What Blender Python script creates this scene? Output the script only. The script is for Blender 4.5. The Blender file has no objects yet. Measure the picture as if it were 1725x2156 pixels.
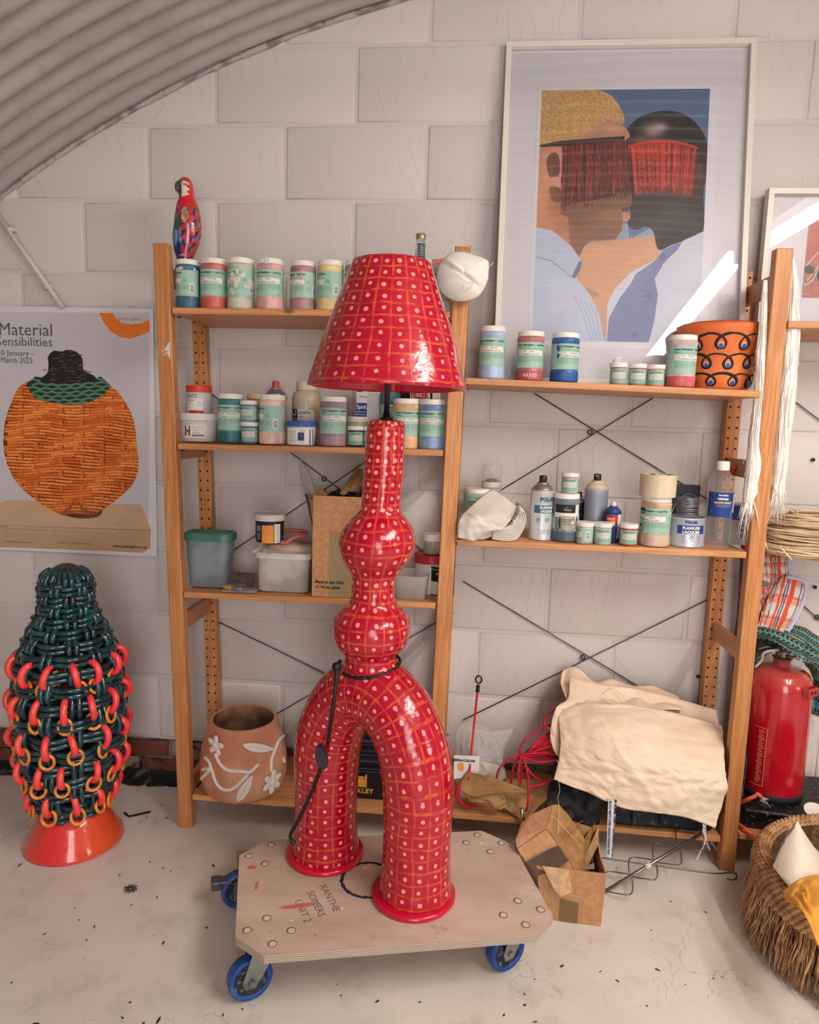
import bpy, bmesh, math, random
import numpy as np
from mathutils import Vector, Matrix
random.seed(7); RNG = np.random.RandomState(11)
PI = math.pi
S = bpy.context.scene
COL = S.collection

# ---------------------------------------------------------------- camera
FOC = 1465.29; PX0, PY0 = 862.5, 1078.0
CAMP = np.array([1.0714, -2.2898, 1.2841]); YAW, PIT, ROL = -.0833, -.1273, .0296
_f = np.array([math.sin(YAW)*math.cos(PIT), math.cos(YAW)*math.cos(PIT), math.sin(PIT)])
_r = np.array([math.cos(YAW), -math.sin(YAW), 0]); _u = np.cross(_r, _f)
CR = _r*math.cos(ROL)+_u*math.sin(ROL); CU = -_r*math.sin(ROL)+_u*math.cos(ROL); CF = _f
cd = bpy.data.cameras.new('camera'); cam = bpy.data.objects.new('camera', cd); COL.objects.link(cam)
cd.sensor_fit = 'VERTICAL'; cd.sensor_height = 36; cd.lens = FOC*36/2156; cd.clip_start = .05
cam.matrix_world = Matrix(((CR[0], CU[0], -CF[0], CAMP[0]), (CR[1], CU[1], -CF[1], CAMP[1]), (CR[2], CU[2], -CF[2], CAMP[2]), (0, 0, 0, 1)))
S.camera = cam

# ---------------------------------------------------------------- world, lights, exposure
S.view_settings.view_transform = 'Standard'; S.view_settings.look = 'None'
S.view_settings.gamma = 1; S.view_settings.use_curve_mapping = False
S.view_settings.exposure = 0.25
wd = bpy.data.worlds.new('world'); S.world = wd; wd.use_nodes = True
bg = wd.node_tree.nodes['Background']; bg.inputs[0].default_value = (.9, .92, 1, 1); bg.inputs[1].default_value = .16

def area(name, loc, aim, sx, sy, power, color):
    l = bpy.data.lights.new(name, 'AREA'); l.shape = 'RECTANGLE'; l.size = sx; l.size_y = sy; l.energy = power; l.color = color
    o = bpy.data.objects.new(name, l); COL.objects.link(o); o.location = loc
    d = Vector(aim)-Vector(loc); o.rotation_euler = d.to_track_quat('-Z', 'Y').to_euler(); return o
# daylight through the open doorway and the roof light behind the camera
area('doorway_light', (1.75, -4.9, 1.35), (1.2, -.3, .9), 1.3, 2.3, 54, (1, .95, .92))
area('side_window_light', (4.6, -2.6, 1.5), (1.6, -.4, .7), 1.2, 1.2, 30, (1, .93, .88))

# ---------------------------------------------------------------- helpers
def W(px, py, Y):
    d = CR*(px-PX0)/FOC-CU*(py-PY0)/FOC+CF; t = (Y-CAMP[1])/d[1]; return Vector(CAMP+d*t)
def F(px, py, z=0):
    d = CR*(px-PX0)/FOC-CU*(py-PY0)/FOC+CF; t = (z-CAMP[2])/d[2]; return Vector(CAMP+d*t)
def depth(p): return float((np.array(p)-CAMP)@CF)
def mpp(p): return depth(p)/FOC
def lin(c):
    c = [x/255 for x in c[:3]]
    return tuple((x/12.92 if x <= .04045 else ((x+.055)/1.055)**2.4) for x in c)+(1,)
MATS = {}
def M(name, rgb=(200, 200, 200), rough=.6, metal=0, spec=.5, var=None, bump=None, coat=0, alpha=1, trans=0, ior=1.45, sss=0):
    """var=(scale, rgb2, amount, detail)  bump=(scale, strength, dist)"""
    if name in MATS: return MATS[name]
    m = bpy.data.materials.new(name); m.use_nodes = True; nt = m.node_tree; b = nt.nodes['Principled BSDF']
    b.inputs['Base Color'].default_value = lin(rgb); b.inputs['Roughness'].default_value = rough
    b.inputs['Metallic'].default_value = metal; b.inputs['Specular IOR Level'].default_value = spec
    b.inputs['Coat Weight'].default_value = coat; b.inputs['Coat Roughness'].default_value = .06
    b.inputs['Alpha'].default_value = alpha; b.inputs['Transmission Weight'].default_value = trans; b.inputs['IOR'].default_value = ior
    if var or bump:
        tc = nt.nodes.new('ShaderNodeTexCoord')
    if var:
        n = nt.nodes.new('ShaderNodeTexNoise'); n.inputs['Scale'].default_value = var[0]; n.inputs['Detail'].default_value = var[3] if len(var) > 3 else 4
        nt.links.new(tc.outputs['Object'], n.inputs['Vector'])
        r = nt.nodes.new('ShaderNodeValToRGB'); a = var[2]
        cc = .5-.17*(1-2*a); r.color_ramp.elements[0].position = cc-.08; r.color_ramp.elements[1].position = cc+.08
        r.color_ramp.elements[0].color = lin(var[1]); r.color_ramp.elements[1].color = lin(rgb)
        nt.links.new(n.outputs['Fac'], r.inputs[0]); nt.links.new(r.outputs[0], b.inputs['Base Color'])
    if bump:
        n = nt.nodes.new('ShaderNodeTexNoise'); n.inputs['Scale'].default_value = bump[0]; n.inputs['Detail'].default_value = 5
        nt.links.new(tc.outputs['Object'], n.inputs['Vector'])
        bp = nt.nodes.new('ShaderNodeBump'); bp.inputs['Strength'].default_value = bump[1]; bp.inputs['Distance'].default_value = bump[2] if len(bump) > 2 else .01
        nt.links.new(n.outputs['Fac'], bp.inputs['Height']); nt.links.new(bp.outputs[0], b.inputs['Normal'])
        if coat: nt.links.new(bp.outputs[0], b.inputs['Coat Normal'])
    MATS[name] = m; return m
def nodes(m): return m.node_tree.nodes, m.node_tree.links, m.node_tree.nodes['Principled BSDF']
class NT:
    """tiny node-building helper"""
    def __init__(s, m): s.t = m.node_tree; s.b = s.t.nodes['Principled BSDF']
    def n(s, typ, **kw):
        o = s.t.nodes.new('ShaderNode'+typ)
        for k, v in kw.items():
            if k.startswith('i_'):
                key = k[2:]; key = int(key) if key.isdigit() else key.replace('_', ' ')
                s.put(o.inputs[key], v)
            else: setattr(o, k, v)
        return o
    def put(s, sock, v):
        if hasattr(v, 'is_output') or isinstance(v, bpy.types.NodeSocket): s.t.links.new(v, sock)
        else: sock.default_value = v
    def math(s, op, a, b=0, c=None, clamp=False):
        o = s.t.nodes.new('ShaderNodeMath'); o.operation = op; o.use_clamp = clamp; s.put(o.inputs[0], a); s.put(o.inputs[1], b)
        if c is not None: s.put(o.inputs[2], c)
        return o.outputs[0]
    def mix(s, f, a, b):
        o = s.t.nodes.new('ShaderNodeMix'); o.data_type = 'RGBA'; s.put(o.inputs[0], f); s.put(o.inputs[6], a); s.put(o.inputs[7], b); return o.outputs[2]
    def ramp(s, v, *st):
        o = s.t.nodes.new('ShaderNodeValToRGB'); s.put(o.inputs[0], v); e = o.color_ramp.elements
        for i, (p, c) in enumerate(st):
            if i > 1: e.new(p)
            e[i].position = p; e[i].color = c if len(c) == 4 else lin(c)
        return o.outputs[0]
    def noise(s, vec, scale, detail=4, rough=.5, dist=0):
        o = s.n('TexNoise'); s.put(o.inputs['Vector'], vec); o.inputs['Scale'].default_value = scale; o.inputs['Detail'].default_value = detail
        o.inputs['Roughness'].default_value = rough; o.inputs['Distortion'].default_value = dist; return o.outputs['Fac']
    def obj(s): return s.n('TexCoord').outputs['Object']
    def map(s, v, scale=(1, 1, 1), loc=(0, 0, 0)):
        o = s.n('Mapping'); s.put(o.inputs[0], v); o.inputs['Scale'].default_value = scale; o.inputs['Location'].default_value = loc; return o.outputs[0]
    def col(s, v): s.put(s.b.inputs['Base Color'], v)
    def bump(s, h, strength=.5, dist=.005):
        o = s.n('Bump'); o.inputs['Strength'].default_value = strength; o.inputs['Distance'].default_value = dist; s.put(o.inputs['Height'], h)
        s.t.links.new(o.outputs[0], s.b.inputs['Normal']); return o.outputs[0]
W_ = (1, 1, 1, 1); K_ = (0, 0, 0, 1)

_txt = {}
def text_geo(s, bold=0, space=1):
    k = (s, bold, space)
    if k not in _txt:
        c = bpy.data.curves.new('t', 'FONT'); c.body = s; c.size = 1; c.resolution_u = 2; c.offset = bold; c.space_character = space
        o = bpy.data.objects.new('t', c); COL.objects.link(o)
        dg = bpy.context.evaluated_depsgraph_get(); me = bpy.data.meshes.new_from_object(o.evaluated_get(dg))
        v = [tuple(x.co)[:2] for x in me.vertices]; f = [tuple(p.vertices) for p in me.polygons]
        bpy.data.objects.remove(o); bpy.data.curves.remove(c); bpy.data.meshes.remove(me)
        w = max([a[0] for a in v]+[.01]); _txt[k] = (v, f, w)
    return _txt[k]

class G:
    def __init__(s): s.v = []; s.f = []; s.m = []; s.sm = []
    def add(s, vs, fs, m=0, sm=False):
        o = len(s.v); s.v += [tuple(map(float, v)) for v in vs]
        for f in fs: s.f.append(tuple(o+i for i in f)); s.m.append(m); s.sm.append(sm)
        return s
    def box(s, x0, x1, y0, y1, z0, z1, m=0, T=None):
        vs = [(x, y, z) for x in (x0, x1) for y in (y0, y1) for z in (z0, z1)]
        if T is not None: vs = [T @ Vector(v) for v in vs]
        return s.add(vs, [(0, 1, 3, 2), (4, 6, 7, 5), (0, 4, 5, 1), (2, 3, 7, 6), (0, 2, 6, 4), (1, 5, 7, 3)], m)
    def hexa(s, p, m=0):  # 8 points, bottom 4 ccw then top 4 ccw
        return s.add(p, [(3, 2, 1, 0), (4, 5, 6, 7), (0, 1, 5, 4), (1, 2, 6, 5), (2, 3, 7, 6), (3, 0, 4, 7)], m)
    def lathe(s, prof, n=32, m=0, c=(0, 0, 0), sm=True, fn=None, T=None, closed=False):
        vs = []; fs = []
        for i, (r, z) in enumerate(prof):
            for k in range(n):
                a = 2*PI*k/n; rr = r*(fn(a, z) if fn else 1); v = Vector((c[0]+rr*math.cos(a), c[1]+rr*math.sin(a), c[2]+z))
                vs.append(T @ v if T is not None else v)
        for i in range(len(prof)-1):
            for k in range(n):
                a = i*n+k; b = i*n+(k+1) % n; fs.append((a, b, b+n, a+n))
        if not closed:
            if prof[0][0] > 1e-6: fs.append(tuple(range(n))[::-1])
            if prof[-1][0] > 1e-6: fs.append(tuple((len(prof)-1)*n+k for k in range(n)))
        return s.add(vs, fs, m, sm)
    def tube(s, path, r, n=8, m=0, closed=False, sm=True, flat=1.0, up=None):
        P = [Vector(p) for p in path]; N = len(P); R = r if hasattr(r, '__len__') else [r]*N
        vs = []; fs = []; prev = None
        for i in range(N):
            if closed: t = P[(i+1) % N]-P[i-1]
            else: t = P[min(i+1, N-1)]-P[max(i-1, 0)]
            if t.length < 1e-9: t = Vector((0, 0, 1))
            t.normalize()
            if prev is None:
                a = Vector(up) if up else (Vector((0, 0, 1)) if abs(t.z) < .9 else Vector((1, 0, 0)))
            else: a = prev
            a = (a-t*a.dot(t));
            if a.length < 1e-6: a = t.orthogonal()
            a.normalize(); prev = a; b = t.cross(a)
            for k in range(n):
                q = 2*PI*k/n; vs.append(P[i]+a*math.cos(q)*R[i]*flat+b*math.sin(q)*R[i])
        L = N if closed else N-1
        for i in range(L):
            j = (i+1) % N
            for k in range(n): fs.append((i*n+k, i*n+(k+1) % n, j*n+(k+1) % n, j*n+k))
        if not closed: fs.append(tuple(range(n))[::-1]); fs.append(tuple((N-1)*n+k for k in range(n)))
        return s.add(vs, fs, m, sm)
    def grid(s, fn, ns, nt, m=0, sm=True, wrap=False):
        vs = [fn(i/ns, j/nt) for j in range(nt+1) for i in range(ns+1)]
        fs = [(j*(ns+1)+i, j*(ns+1)+i+1, (j+1)*(ns+1)+i+1, (j+1)*(ns+1)+i) for j in range(nt) for i in range(ns)]
        return s.add(vs, fs, m, sm)
    def text(s, st, size, xf, m=0, align='L', bold=0, space=1, maxw=None, rev=False):
        v, f, w = text_geo(st, bold, space); sx = size
        if maxw and w*size > maxw: sx = maxw/w
        off = {'L': 0, 'C': -w*sx/2, 'R': -w*sx}[align]
        return s.add([xf(a*sx+off, b*size) for a, b in v], f if not rev else [q[::-1] for q in f], m)
    def prism(s, pts, z0, z1, xf=None, m=0, m2=None):
        n = len(pts); g = xf or (lambda x, y, z: (x, y, z))
        vs = [g(x, y, z0) for x, y in pts]+[g(x, y, z1) for x, y in pts]
        s.add(vs, [tuple(range(n))[::-1], tuple(range(n, 2*n))], m)
        return s.add(vs, [(i, (i+1) % n, n+(i+1) % n, n+i) for i in range(n)], m if m2 is None else m2)
    def build(s, name, mats, parent=None, loc=(0, 0, 0), rot=(0, 0, 0), bevel=0, seg=2, solid=0, sub=0, sharp=None, off=0):
        me = bpy.data.meshes.new(name); me.from_pydata(s.v, [], s.f)
        mats = mats if isinstance(mats, (list, tuple)) else [mats]
        for q in mats: me.materials.append(q)
        me.polygons.foreach_set('material_index', s.m)
        if bevel and not any(s.sm): s.sm = [True]*len(s.sm); sharp = sharp or 40
        me.polygons.foreach_set('use_smooth', s.sm)
        if sharp is not None: me.set_sharp_from_angle(angle=math.radians(sharp))
        me.update(); return link(name, me, parent, loc, rot, bevel, seg, solid, sub, off)
def link(name, me, parent=None, loc=(0, 0, 0), rot=(0, 0, 0), bevel=0, seg=2, solid=0, sub=0, off=0):
    o = bpy.data.objects.new(name, me); COL.objects.link(o); o.location = loc; o.rotation_euler = rot
    if parent: o.parent = parent
    if solid:
        k = o.modifiers.new('s', 'SOLIDIFY'); k.thickness = solid; k.offset = off
    if bevel:
        k = o.modifiers.new('b', 'BEVEL'); k.width = bevel; k.segments = seg; k.limit_method = 'ANGLE'; k.angle_limit = .6; k.harden_normals = False
    if sub:
        k = o.modifiers.new('u', 'SUBSURF'); k.levels = sub; k.render_levels = sub
    return o
def thing(name, label, cat, loc=(0, 0, 0), rz=0, group=None):
    o = bpy.data.objects.new(name, None); COL.objects.link(o); o.location = loc; o.rotation_euler = (0, 0, rz); o.empty_display_size = .05
    o['label'] = label; o['category'] = cat
    if group: o['group'] = group
    return o
def tag(o, label, cat, group=None, kind=None):
    o['label'] = label; o['category'] = cat
    if group: o['group'] = group
    if kind: o['kind'] = kind
    return o
def struct(o): o['kind'] = 'structure'; return o
def stuff(o): o['kind'] = 'stuff'; return o
def smoothpath(pts, n=6, closed=False):
    P = [Vector(p) for p in pts]; out = []; N = len(P)
    for i in range(N if closed else N-1):
        p0 = P[i-1] if (closed or i > 0) else P[0]; p1 = P[i]; p2 = P[(i+1) % N]; p3 = P[(i+2) % N] if (closed or i+2 < N) else P[-1]
        for k in range(n):
            t = k/n; out.append(.5*((2*p1)+(p2-p0)*t+(2*p0-5*p1+4*p2-p3)*t*t+(3*p1-p0-3*p2+p3)*t**3))
    if not closed: out.append(P[-1])
    return out
def vn(x, y, z=0, s=0):   # cheap smooth value noise, -1..1
    x += s*17.13; y += s*7.77
    return (math.sin(x*1.7+1.3*math.sin(y*2.1+z))+math.sin(y*1.9+1.7*math.sin(x*1.3-z*1.4)+z*1.1)+math.sin((x+y)*2.7+z*2.3+1.1*math.sin(y*3.1)))/3
def coons(top, bot, left, right):
    """four boundary polylines of 3D points -> f(s,t); s along top/bottom, t from top to bottom"""
    def ev(pl, t):
        n = len(pl)-1; x = min(max(t, 0), 1)*n; i = min(int(x), n-1); a = x-i; return pl[i]*(1-a)+pl[i+1]*a
    T, B, L, R = [smoothpath(q, 4) for q in (top, bot, left, right)]
    def f(s, t):
        return ev(T, s)*(1-t)+ev(B, s)*t+ev(L, t)*(1-s)+ev(R, t)*s-(T[0]*(1-s)*(1-t)+T[-1]*s*(1-t)+B[0]*(1-s)*t+B[-1]*s*t)
    return f
def PW(*a): return [W(*p) for p in a]
# ================================================================ structure
BW, BH, ZT = .45, .23, 2.436
wallm = M('painted_block', (214, 206, 203), .55)
n = NT(wallm); tc = n.n('TexCoord'); oi = n.n('ObjectInfo')
sc = n.n('VectorMath', operation='SCALE'); n.put(sc.inputs[0], n.n('CombineXYZ', i_0=oi.outputs['Random'], i_1=0., i_2=oi.outputs['Random']).outputs[0]); sc.inputs['Scale'].default_value = 9
ad = n.n('VectorMath', operation='ADD', i_0=tc.outputs['Object'], i_1=sc.outputs[0])
nz = n.noise(ad.outputs[0], 4.2, 1.5, .4)
sx = n.n('SeparateXYZ', i_0=tc.outputs['Object'])
ph = n.math('ADD', n.math('MULTIPLY', sx.outputs[0], 24.), n.math('MULTIPLY', nz, 7.))
fr = n.math('ABSOLUTE', n.math('SUBTRACT', n.math('FRACT', ph), .5))
ln = n.math('SUBTRACT', 1., n.math('DIVIDE', fr, .02), clamp=True)
msk = n.math('GREATER_THAN', n.noise(ad.outputs[0], 3.2, 1), .47)
ln = n.math('MULTIPLY', ln, msk)
fine = n.noise(tc.outputs['Object'], 90, 4); mid = n.noise(tc.outputs['Object'], 14, 3)
h = n.math('ADD', n.math('ADD', n.math('MULTIPLY', ln, .6), n.math('MULTIPLY', fine, .22)), n.math('MULTIPLY', mid, .5))
n.bump(h, .5, .003)
spk = n.noise(ad.outputs[0], 34, 2, .6)
c = n.mix(n.math('GREATER_THAN', spk, .80), lin((214, 206, 203)), lin((120, 112, 106)))
c = n.mix(n.ramp(n.noise(ad.outputs[0], 3, 3), (.35, (0, 0, 0, 1)), (.75, (.22, .22, .22, 1))), c, lin((196, 184, 172)))
n.col(c)
mort = M('painted_mortar', (208, 200, 197), .6, bump=(30, .5, .006))

wall = struct(G().box(-1.5, 5.4, .0, .12, -.05, 2.9).build('wall_back', mort, loc=(0, .0035, 0)))
# one bevelled block mesh shared by every full block
def block_mesh(w, h, d=.02, b=.006):
    g = G().box(-w/2, w/2, -.0, d, -h/2, h/2); me = bpy.data.meshes.new('block'); me.from_pydata(g.v, [], g.f)
    bm = bmesh.new(); bm.from_mesh(me); bmesh.ops.bevel(bm, geom=[e for e in bm.edges if all(v.co.y < .001 for v in e.verts)], offset=b, segments=2, profile=.5, affect='EDGES')
    bm.to_mesh(me); bm.free(); me.materials.append(wallm); me.polygons.foreach_set('use_smooth', [True]*len(me.polygons)); me.set_sharp_from_angle(angle=.9); return me
bm_full = block_mesh(BW-.011, BH-.011)
ACX, ACZ, AR = 1.708, -1.282, 3.951
for r in range(-2, 10):
    z = ZT-(r+.5)*BH; off = .0 if r % 2 else .5
    for u in range(-4, 12):
        x = (u+off+.5)*BW
        if x < -1.3 or x > 5.2: continue
        if math.hypot(x+(BW/2 if x < ACX else -BW/2)-ACX, z-.5*BH-ACZ) > AR: continue
        o = bpy.data.objects.new('block', bm_full); COL.objects.link(o); o.parent = wall
        o.location = (x, -.0035+random.uniform(-.0012, .0006), z+random.uniform(-.0008, .0008)); o.rotation_euler = (0, random.uniform(-.002, .002), random.uniform(-.002, .002))
# brick plinth
bk = M('old_brick', (112, 62, 48), .85, var=(18, (50, 32, 30), .2, 5), bump=(60, .7, .004))
bk2 = M('limewashed_brick', (150, 132, 120), .85, var=(25, (70, 50, 44), .4, 5), bump=(60, .7, .004))
pm = M('dirty_mortar', (128, 120, 114), .9, var=(12, (40, 37, 36), .4, 5), bump=(40, .8, .006))
pl = struct(G().box(-1.5, 5.4, -.002, .0, -.02, .136).build('wall_plinth', pm, loc=(0, -.004, 0)))
bmesh_brick = [block_mesh(.212, .056, .02, .004) for _ in range(2)]
bmesh_brick[0].materials[0] = bk; bmesh_brick[1].materials[0] = bk2
for row in range(2):
    for i in range(26):
        x = -1.3+i*.225+(.11 if row else 0)
        o = bpy.data.objects.new('brick', bmesh_brick[1 if (i*7+row*3) % 5 == 0 else 0]); COL.objects.link(o); o.parent = pl
        o.location = (x, -.012+random.uniform(-.004, .003), .034+.004+row*.066+random.uniform(-.002, .002)); o.rotation_euler = (0, random.uniform(-.01, .01), random.uniform(-.01, .01))
# dirt and mortar fillet along the wall foot
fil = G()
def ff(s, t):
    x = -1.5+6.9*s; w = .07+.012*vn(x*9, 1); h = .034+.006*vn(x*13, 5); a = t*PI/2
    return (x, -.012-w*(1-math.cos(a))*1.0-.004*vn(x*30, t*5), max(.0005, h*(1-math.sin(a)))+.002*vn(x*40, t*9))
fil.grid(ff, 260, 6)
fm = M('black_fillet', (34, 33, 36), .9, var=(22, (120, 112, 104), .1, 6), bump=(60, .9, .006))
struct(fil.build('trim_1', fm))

# floor
flm = M('painted_concrete', (196, 186, 178), .42)
n = NT(flm); ob = n.obj()
n1 = n.noise(ob, 1.6, 6, .6); n2 = n.noise(ob, 9, 6, .65); n3 = n.noise(ob, 55, 4, .6)
base = n.mix(n.ramp(n1, (.35, K_), (.7, W_)), lin((210, 200, 191)), lin((228, 219, 210)))
base = n.mix(n.ramp(n2, (.52, K_), (.78, (.5, .5, .5, 1))), base, lin((160, 148, 138)))
vo = n.n('TexVoronoi', feature='DISTANCE_TO_EDGE'); wv = n.n('VectorMath', operation='ADD', i_0=ob)
wn = n.n('TexNoise'); n.put(wn.inputs['Vector'], ob); wn.inputs['Scale'].default_value = 3.; wn.inputs['Detail'].default_value = 5
n.put(wv.inputs[1], wn.outputs['Color']); n.put(vo.inputs['Vector'], wv.outputs[0]); vo.inputs['Scale'].default_value = 3.1
crk = n.ramp(vo.outputs['Distance'], (.0, W_), (.0045, K_)); crk = n.math('MULTIPLY', crk, n.ramp(n.noise(ob, 2.3, 3), (.5, K_), (.62, W_)))
base = n.mix(n.math('MULTIPLY', crk, .55), base, lin((90, 82, 76)))
sp = n.ramp(n.noise(ob, 70, 2, .5), (.74, K_), (.77, W_))
base = n.mix(n.math('MULTIPLY', sp, .7), base, lin((82, 74, 66)))
st = n.ramp(n.noise(n.map(ob, (1, 1, 1), (3.3, 1.7, 0)), 5.5, 7, .7), (.64, K_), (.72, W_))
base = n.mix(n.math('MULTIPLY', st, .45), base, lin((128, 114, 102)))
n.col(base)
n.bump(n.math('ADD', n.math('MULTIPLY', n2, .6), n.math('SUBTRACT', n.math('MULTIPLY', n3, .25), n.math('MULTIPLY', crk, .8))), .35, .006)
struct(G().add([(-2.2, -6, 0), (5.6, -6, 0), (5.6, .12, 0), (-2.2, .12, 0)], [(0, 1, 2, 3)]).build('floor', flm))
# grit and flakes lying on the floor
g = G()
for i in range(70):
    px, py = random.uniform(0, 1725), random.uniform(1720, 2156); p = F(px, py); 
    a = random.uniform(0, PI); w = random.uniform(.0012, .0032); l = w*random.uniform(1, 3.2); ca, sa = math.cos(a), math.sin(a)
    q = [(x*l*ca-y*w*sa+p.x, x*l*sa+y*w*ca+p.y) for x, y in ((-1, -.5), (.2, -1), (1, .1), (.3, .9), (-.8, .7))]
    g.prism(q, .0003, .0013, m=random.choice((0, 0, 0, 1)))
tag(g.build('floor_grit', [M('grit_dark', (52, 44, 40), .9), M('grit_brown', (120, 82, 46), .9)]), 'scattered dark grit and flakes over the pale concrete floor', 'debris', kind='stuff')

# corrugated vault
cm = M('painted_corrugated_sheet', (186, 180, 176), .5)
n = NT(cm); ob = n.obj()
g1 = n.ramp(n.noise(n.map(ob, (1, 3, 1)), 3.5, 7, .7), (.42, (178, 172, 169)), (.72, (158, 148, 140)))
g2 = n.mix(n.ramp(n.noise(ob, 16, 5, .7), (.62, K_), (.75, (.6, .6, .6, 1))), g1, lin((130, 116, 102)))
g3 = n.mix(n.ramp(n.noise(n.map(ob, (2, 22, 2)), 2.2, 6, .75), (.66, K_), (.7, (.6, .6, .6, 1))), g2, lin((88, 80, 74)))
n.col(g3); n.bump(n.noise(ob, 40, 5), .3, .003)
g = G(); PITCH = .0762
def vf(s, t):
    y = -.012-4.99*s; a = math.radians(158-136*t); R_ = AR+.008+.0095*(1+math.cos(2*PI*y/PITCH))-.016-(.004 if y < -.93 else 0)
    return (ACX+R_*math.cos(a), y, ACZ+R_*math.sin(a))
g.grid(vf, 500, 80)
struct(g.build('ceiling', cm, solid=.003))
# seam of filler where the sheet meets the wall
g = G(); g.tube([(ACX+(AR-.006)*math.cos(math.radians(a)), -.006, ACZ+(AR-.006)*math.sin(math.radians(a))) for a in np.arange(157, 23, -1.)], [.009+.004*vn(i*.9, 2) for i in range(len(np.arange(157, 23, -1.)))], 6)
struct(g.build('trim_2', M('seam_filler', (184, 175, 168), .8, var=(22, (136, 126, 118), .25), bump=(60, .8))))
# conduit on the wall
g = G(); a, b = W(-25, 425, -.018), W(133, 648, -.018)
t = thing('conduit_pipe', 'thin white painted conduit running diagonally down the wall above the poster', 'pipe', a)
g.tube([(0, 0, 0), b-a], .0085, 10); g.build('pipe', wallm if False else M('white_paint', (206, 199, 196), .5), t)
for q in ((22, 484), (100, 604)):
    c = W(q[0], q[1], -.012)-a; d = (b-a).normalized(); g = G(); g.tube([c-d*.006, c+d*.006], .0135, 12); g.box(c.x-.02, c.x+.02, .004, .0175, c.z-.006, c.z+.006); g.build('clip', MATS['white_paint'], t)
# plastic wall plugs and screw holes
for i, q in enumerate([(1495, 1295), (1470, 1424), (1712, 968), (1716, 1236)]):
    p = W(q[0], q[1], -.006); g = G(); g.lathe([(.0, 0), (.006, 0), (.006, .004), (.0035, .004), (.0035, .001), (0, .001)], 10, T=Matrix.Translation(p) @ Matrix.Rotation(PI/2, 4, 'X'))
    tag(g.build('wall_plug', M('plug_grey', (44, 50, 58), .6)), ['dark wall plug beside the right rear post, level with the rung', 'dark wall plug just above the cream canvas, left of the post', 'dark wall plug in the wall right of the hanging fleece', 'dark wall plug in the wall above the checked cloth, at the right edge'][i], 'wall plug')
# ================================================================ pine shelving
def wood(name, c1, c2, axis=2, knots=True, rough=.42):
    m = M(name, c1, rough); n = NT(m); tc = n.n('TexCoord'); oi = n.n('ObjectInfo')
    cx = n.n('CombineXYZ', i_0=n.math('MULTIPLY', oi.outputs['Random'], 7.), i_1=n.math('MULTIPLY', oi.outputs['Random'], 3.), i_2=n.math('MULTIPLY', oi.outputs['Random'], 11.))
    ob = n.n('VectorMath', operation='ADD', i_0=tc.outputs['Object'], i_1=cx.outputs[0]).outputs[0]
    sc = [26, 26, 26]; sc[axis] = 1.1; s2 = [5, 5, 5]; s2[axis] = .7
    wv = n.noise(n.map(ob, sc), 4.2, 5, .6, .9); w2 = n.noise(n.map(ob, s2), 1.7, 3)
    c = n.mix(n.ramp(wv, (.4, K_), (.62, W_)), lin(c2), lin(c1)); dk = tuple(int(x*.86) for x in c2)
    c = n.mix(n.ramp(w2, (.3, (.55, .55, .55, 1)), (.62, K_)), c, lin(dk))
    vs = [2.2, 2.2, 2.2]; vs[axis] = 1.; v = n.n('TexVoronoi'); n.put(v.inputs['Vector'], n.map(ob, vs)); v.inputs['Scale'].default_value = 3.3
    k = n.ramp(v.outputs['Distance'], (.035, W_), (.075, K_)); c = n.mix(n.math('MULTIPLY', k, .8), c, lin((96, 58, 34)))
    pt = n.ramp(n.noise(ob, 7, 4, .6), (.71, K_), (.73, (.6, .6, .6, 1))); c = n.mix(pt, c, lin((206, 186, 168)))
    n.col(c); n.bump(n.math('ADD', wv, n.noise(ob, 60, 3)), .25, .0015); return m
pine = wood('pine', (212, 150, 94), (184, 118, 66)); pineH = wood('pine_shelf', (214, 156, 104), (190, 128, 78), 0); pineD = wood('pine_rung', (202, 142, 90), (178, 118, 70), 1)
holem = M('hole_black', (26, 18, 14), .9); steel = M('brace_steel', (84, 84, 84), .5, .5)
su = thing('shelving_unit', 'tall open pine shelving of several bays with drilled posts, against the white block wall', 'shelving', (0, 0, 0))
YF, YB = -.31, -.012
def post(xt, xb, zt, yfront, holes, name='post', w=.044, d=.034):
    g = G(); g.hexa([(xb-w/2, yfront, .0), (xb+w/2, yfront, 0), (xb+w/2, yfront+d, 0), (xb-w/2, yfront+d, 0),
                     (xt-w/2, yfront, zt), (xt+w/2, yfront, zt), (xt+w/2, yfront+d, zt), (xt-w/2, yfront+d, zt)])
    o = g.build('post', pine, su, bevel=.003)
    if holes:
        g = G(); z = .05
        while z < zt-.02:
            for s in (-1, 1):
                x = xb+(xt-xb)*z/zt+s*.012; T = Matrix.Translation((x, yfront-.0006, z)) @ Matrix.Rotation(PI/2, 4, 'X')
                g.lathe([(.0034, 0), (.0034, .0002)], 8, T=T, sm=False)
            z += .032
        stuff(g.build('peg_holes', holem, o))
    return o
XS = [(.171+.0, .232), (1.036, 1.0), (1.880, 1.880)]
PT = 1.769
# real x of the three frames at top and bottom (front faces)
fx = []
for (a, b) in (((321+353.5)/2, 392), ((959.5+992)/2, None), ((1634.5+1669.5)/2, 1531)):
    fx.append(a)
FT = [.171+.004, 1.031, 1.877]; FB = [.228, 1.005, 1.878]
for i in range(3):
    post(FT[i], FB[i], PT, YF, False)
    post(FT[i], FB[i], PT-.002, -.048, True)
post(2.745, 2.745, PT, YF, False); post(2.745, 2.745, PT-.002, -.048, True)
def fxz(i, z): return FB[i]+(FT[i]-FB[i])*z/PT
FT.append(2.745); FB.append(2.745)
for i in range(4):
    for z in (.12, .655, 1.18, 1.685):
        x = fxz(i, z); g = G().box(x-.0095, x+.0095, YF+.034, -.048, z-.026, z+.026); g.build('rung', pineD, su, bevel=.002)
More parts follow.
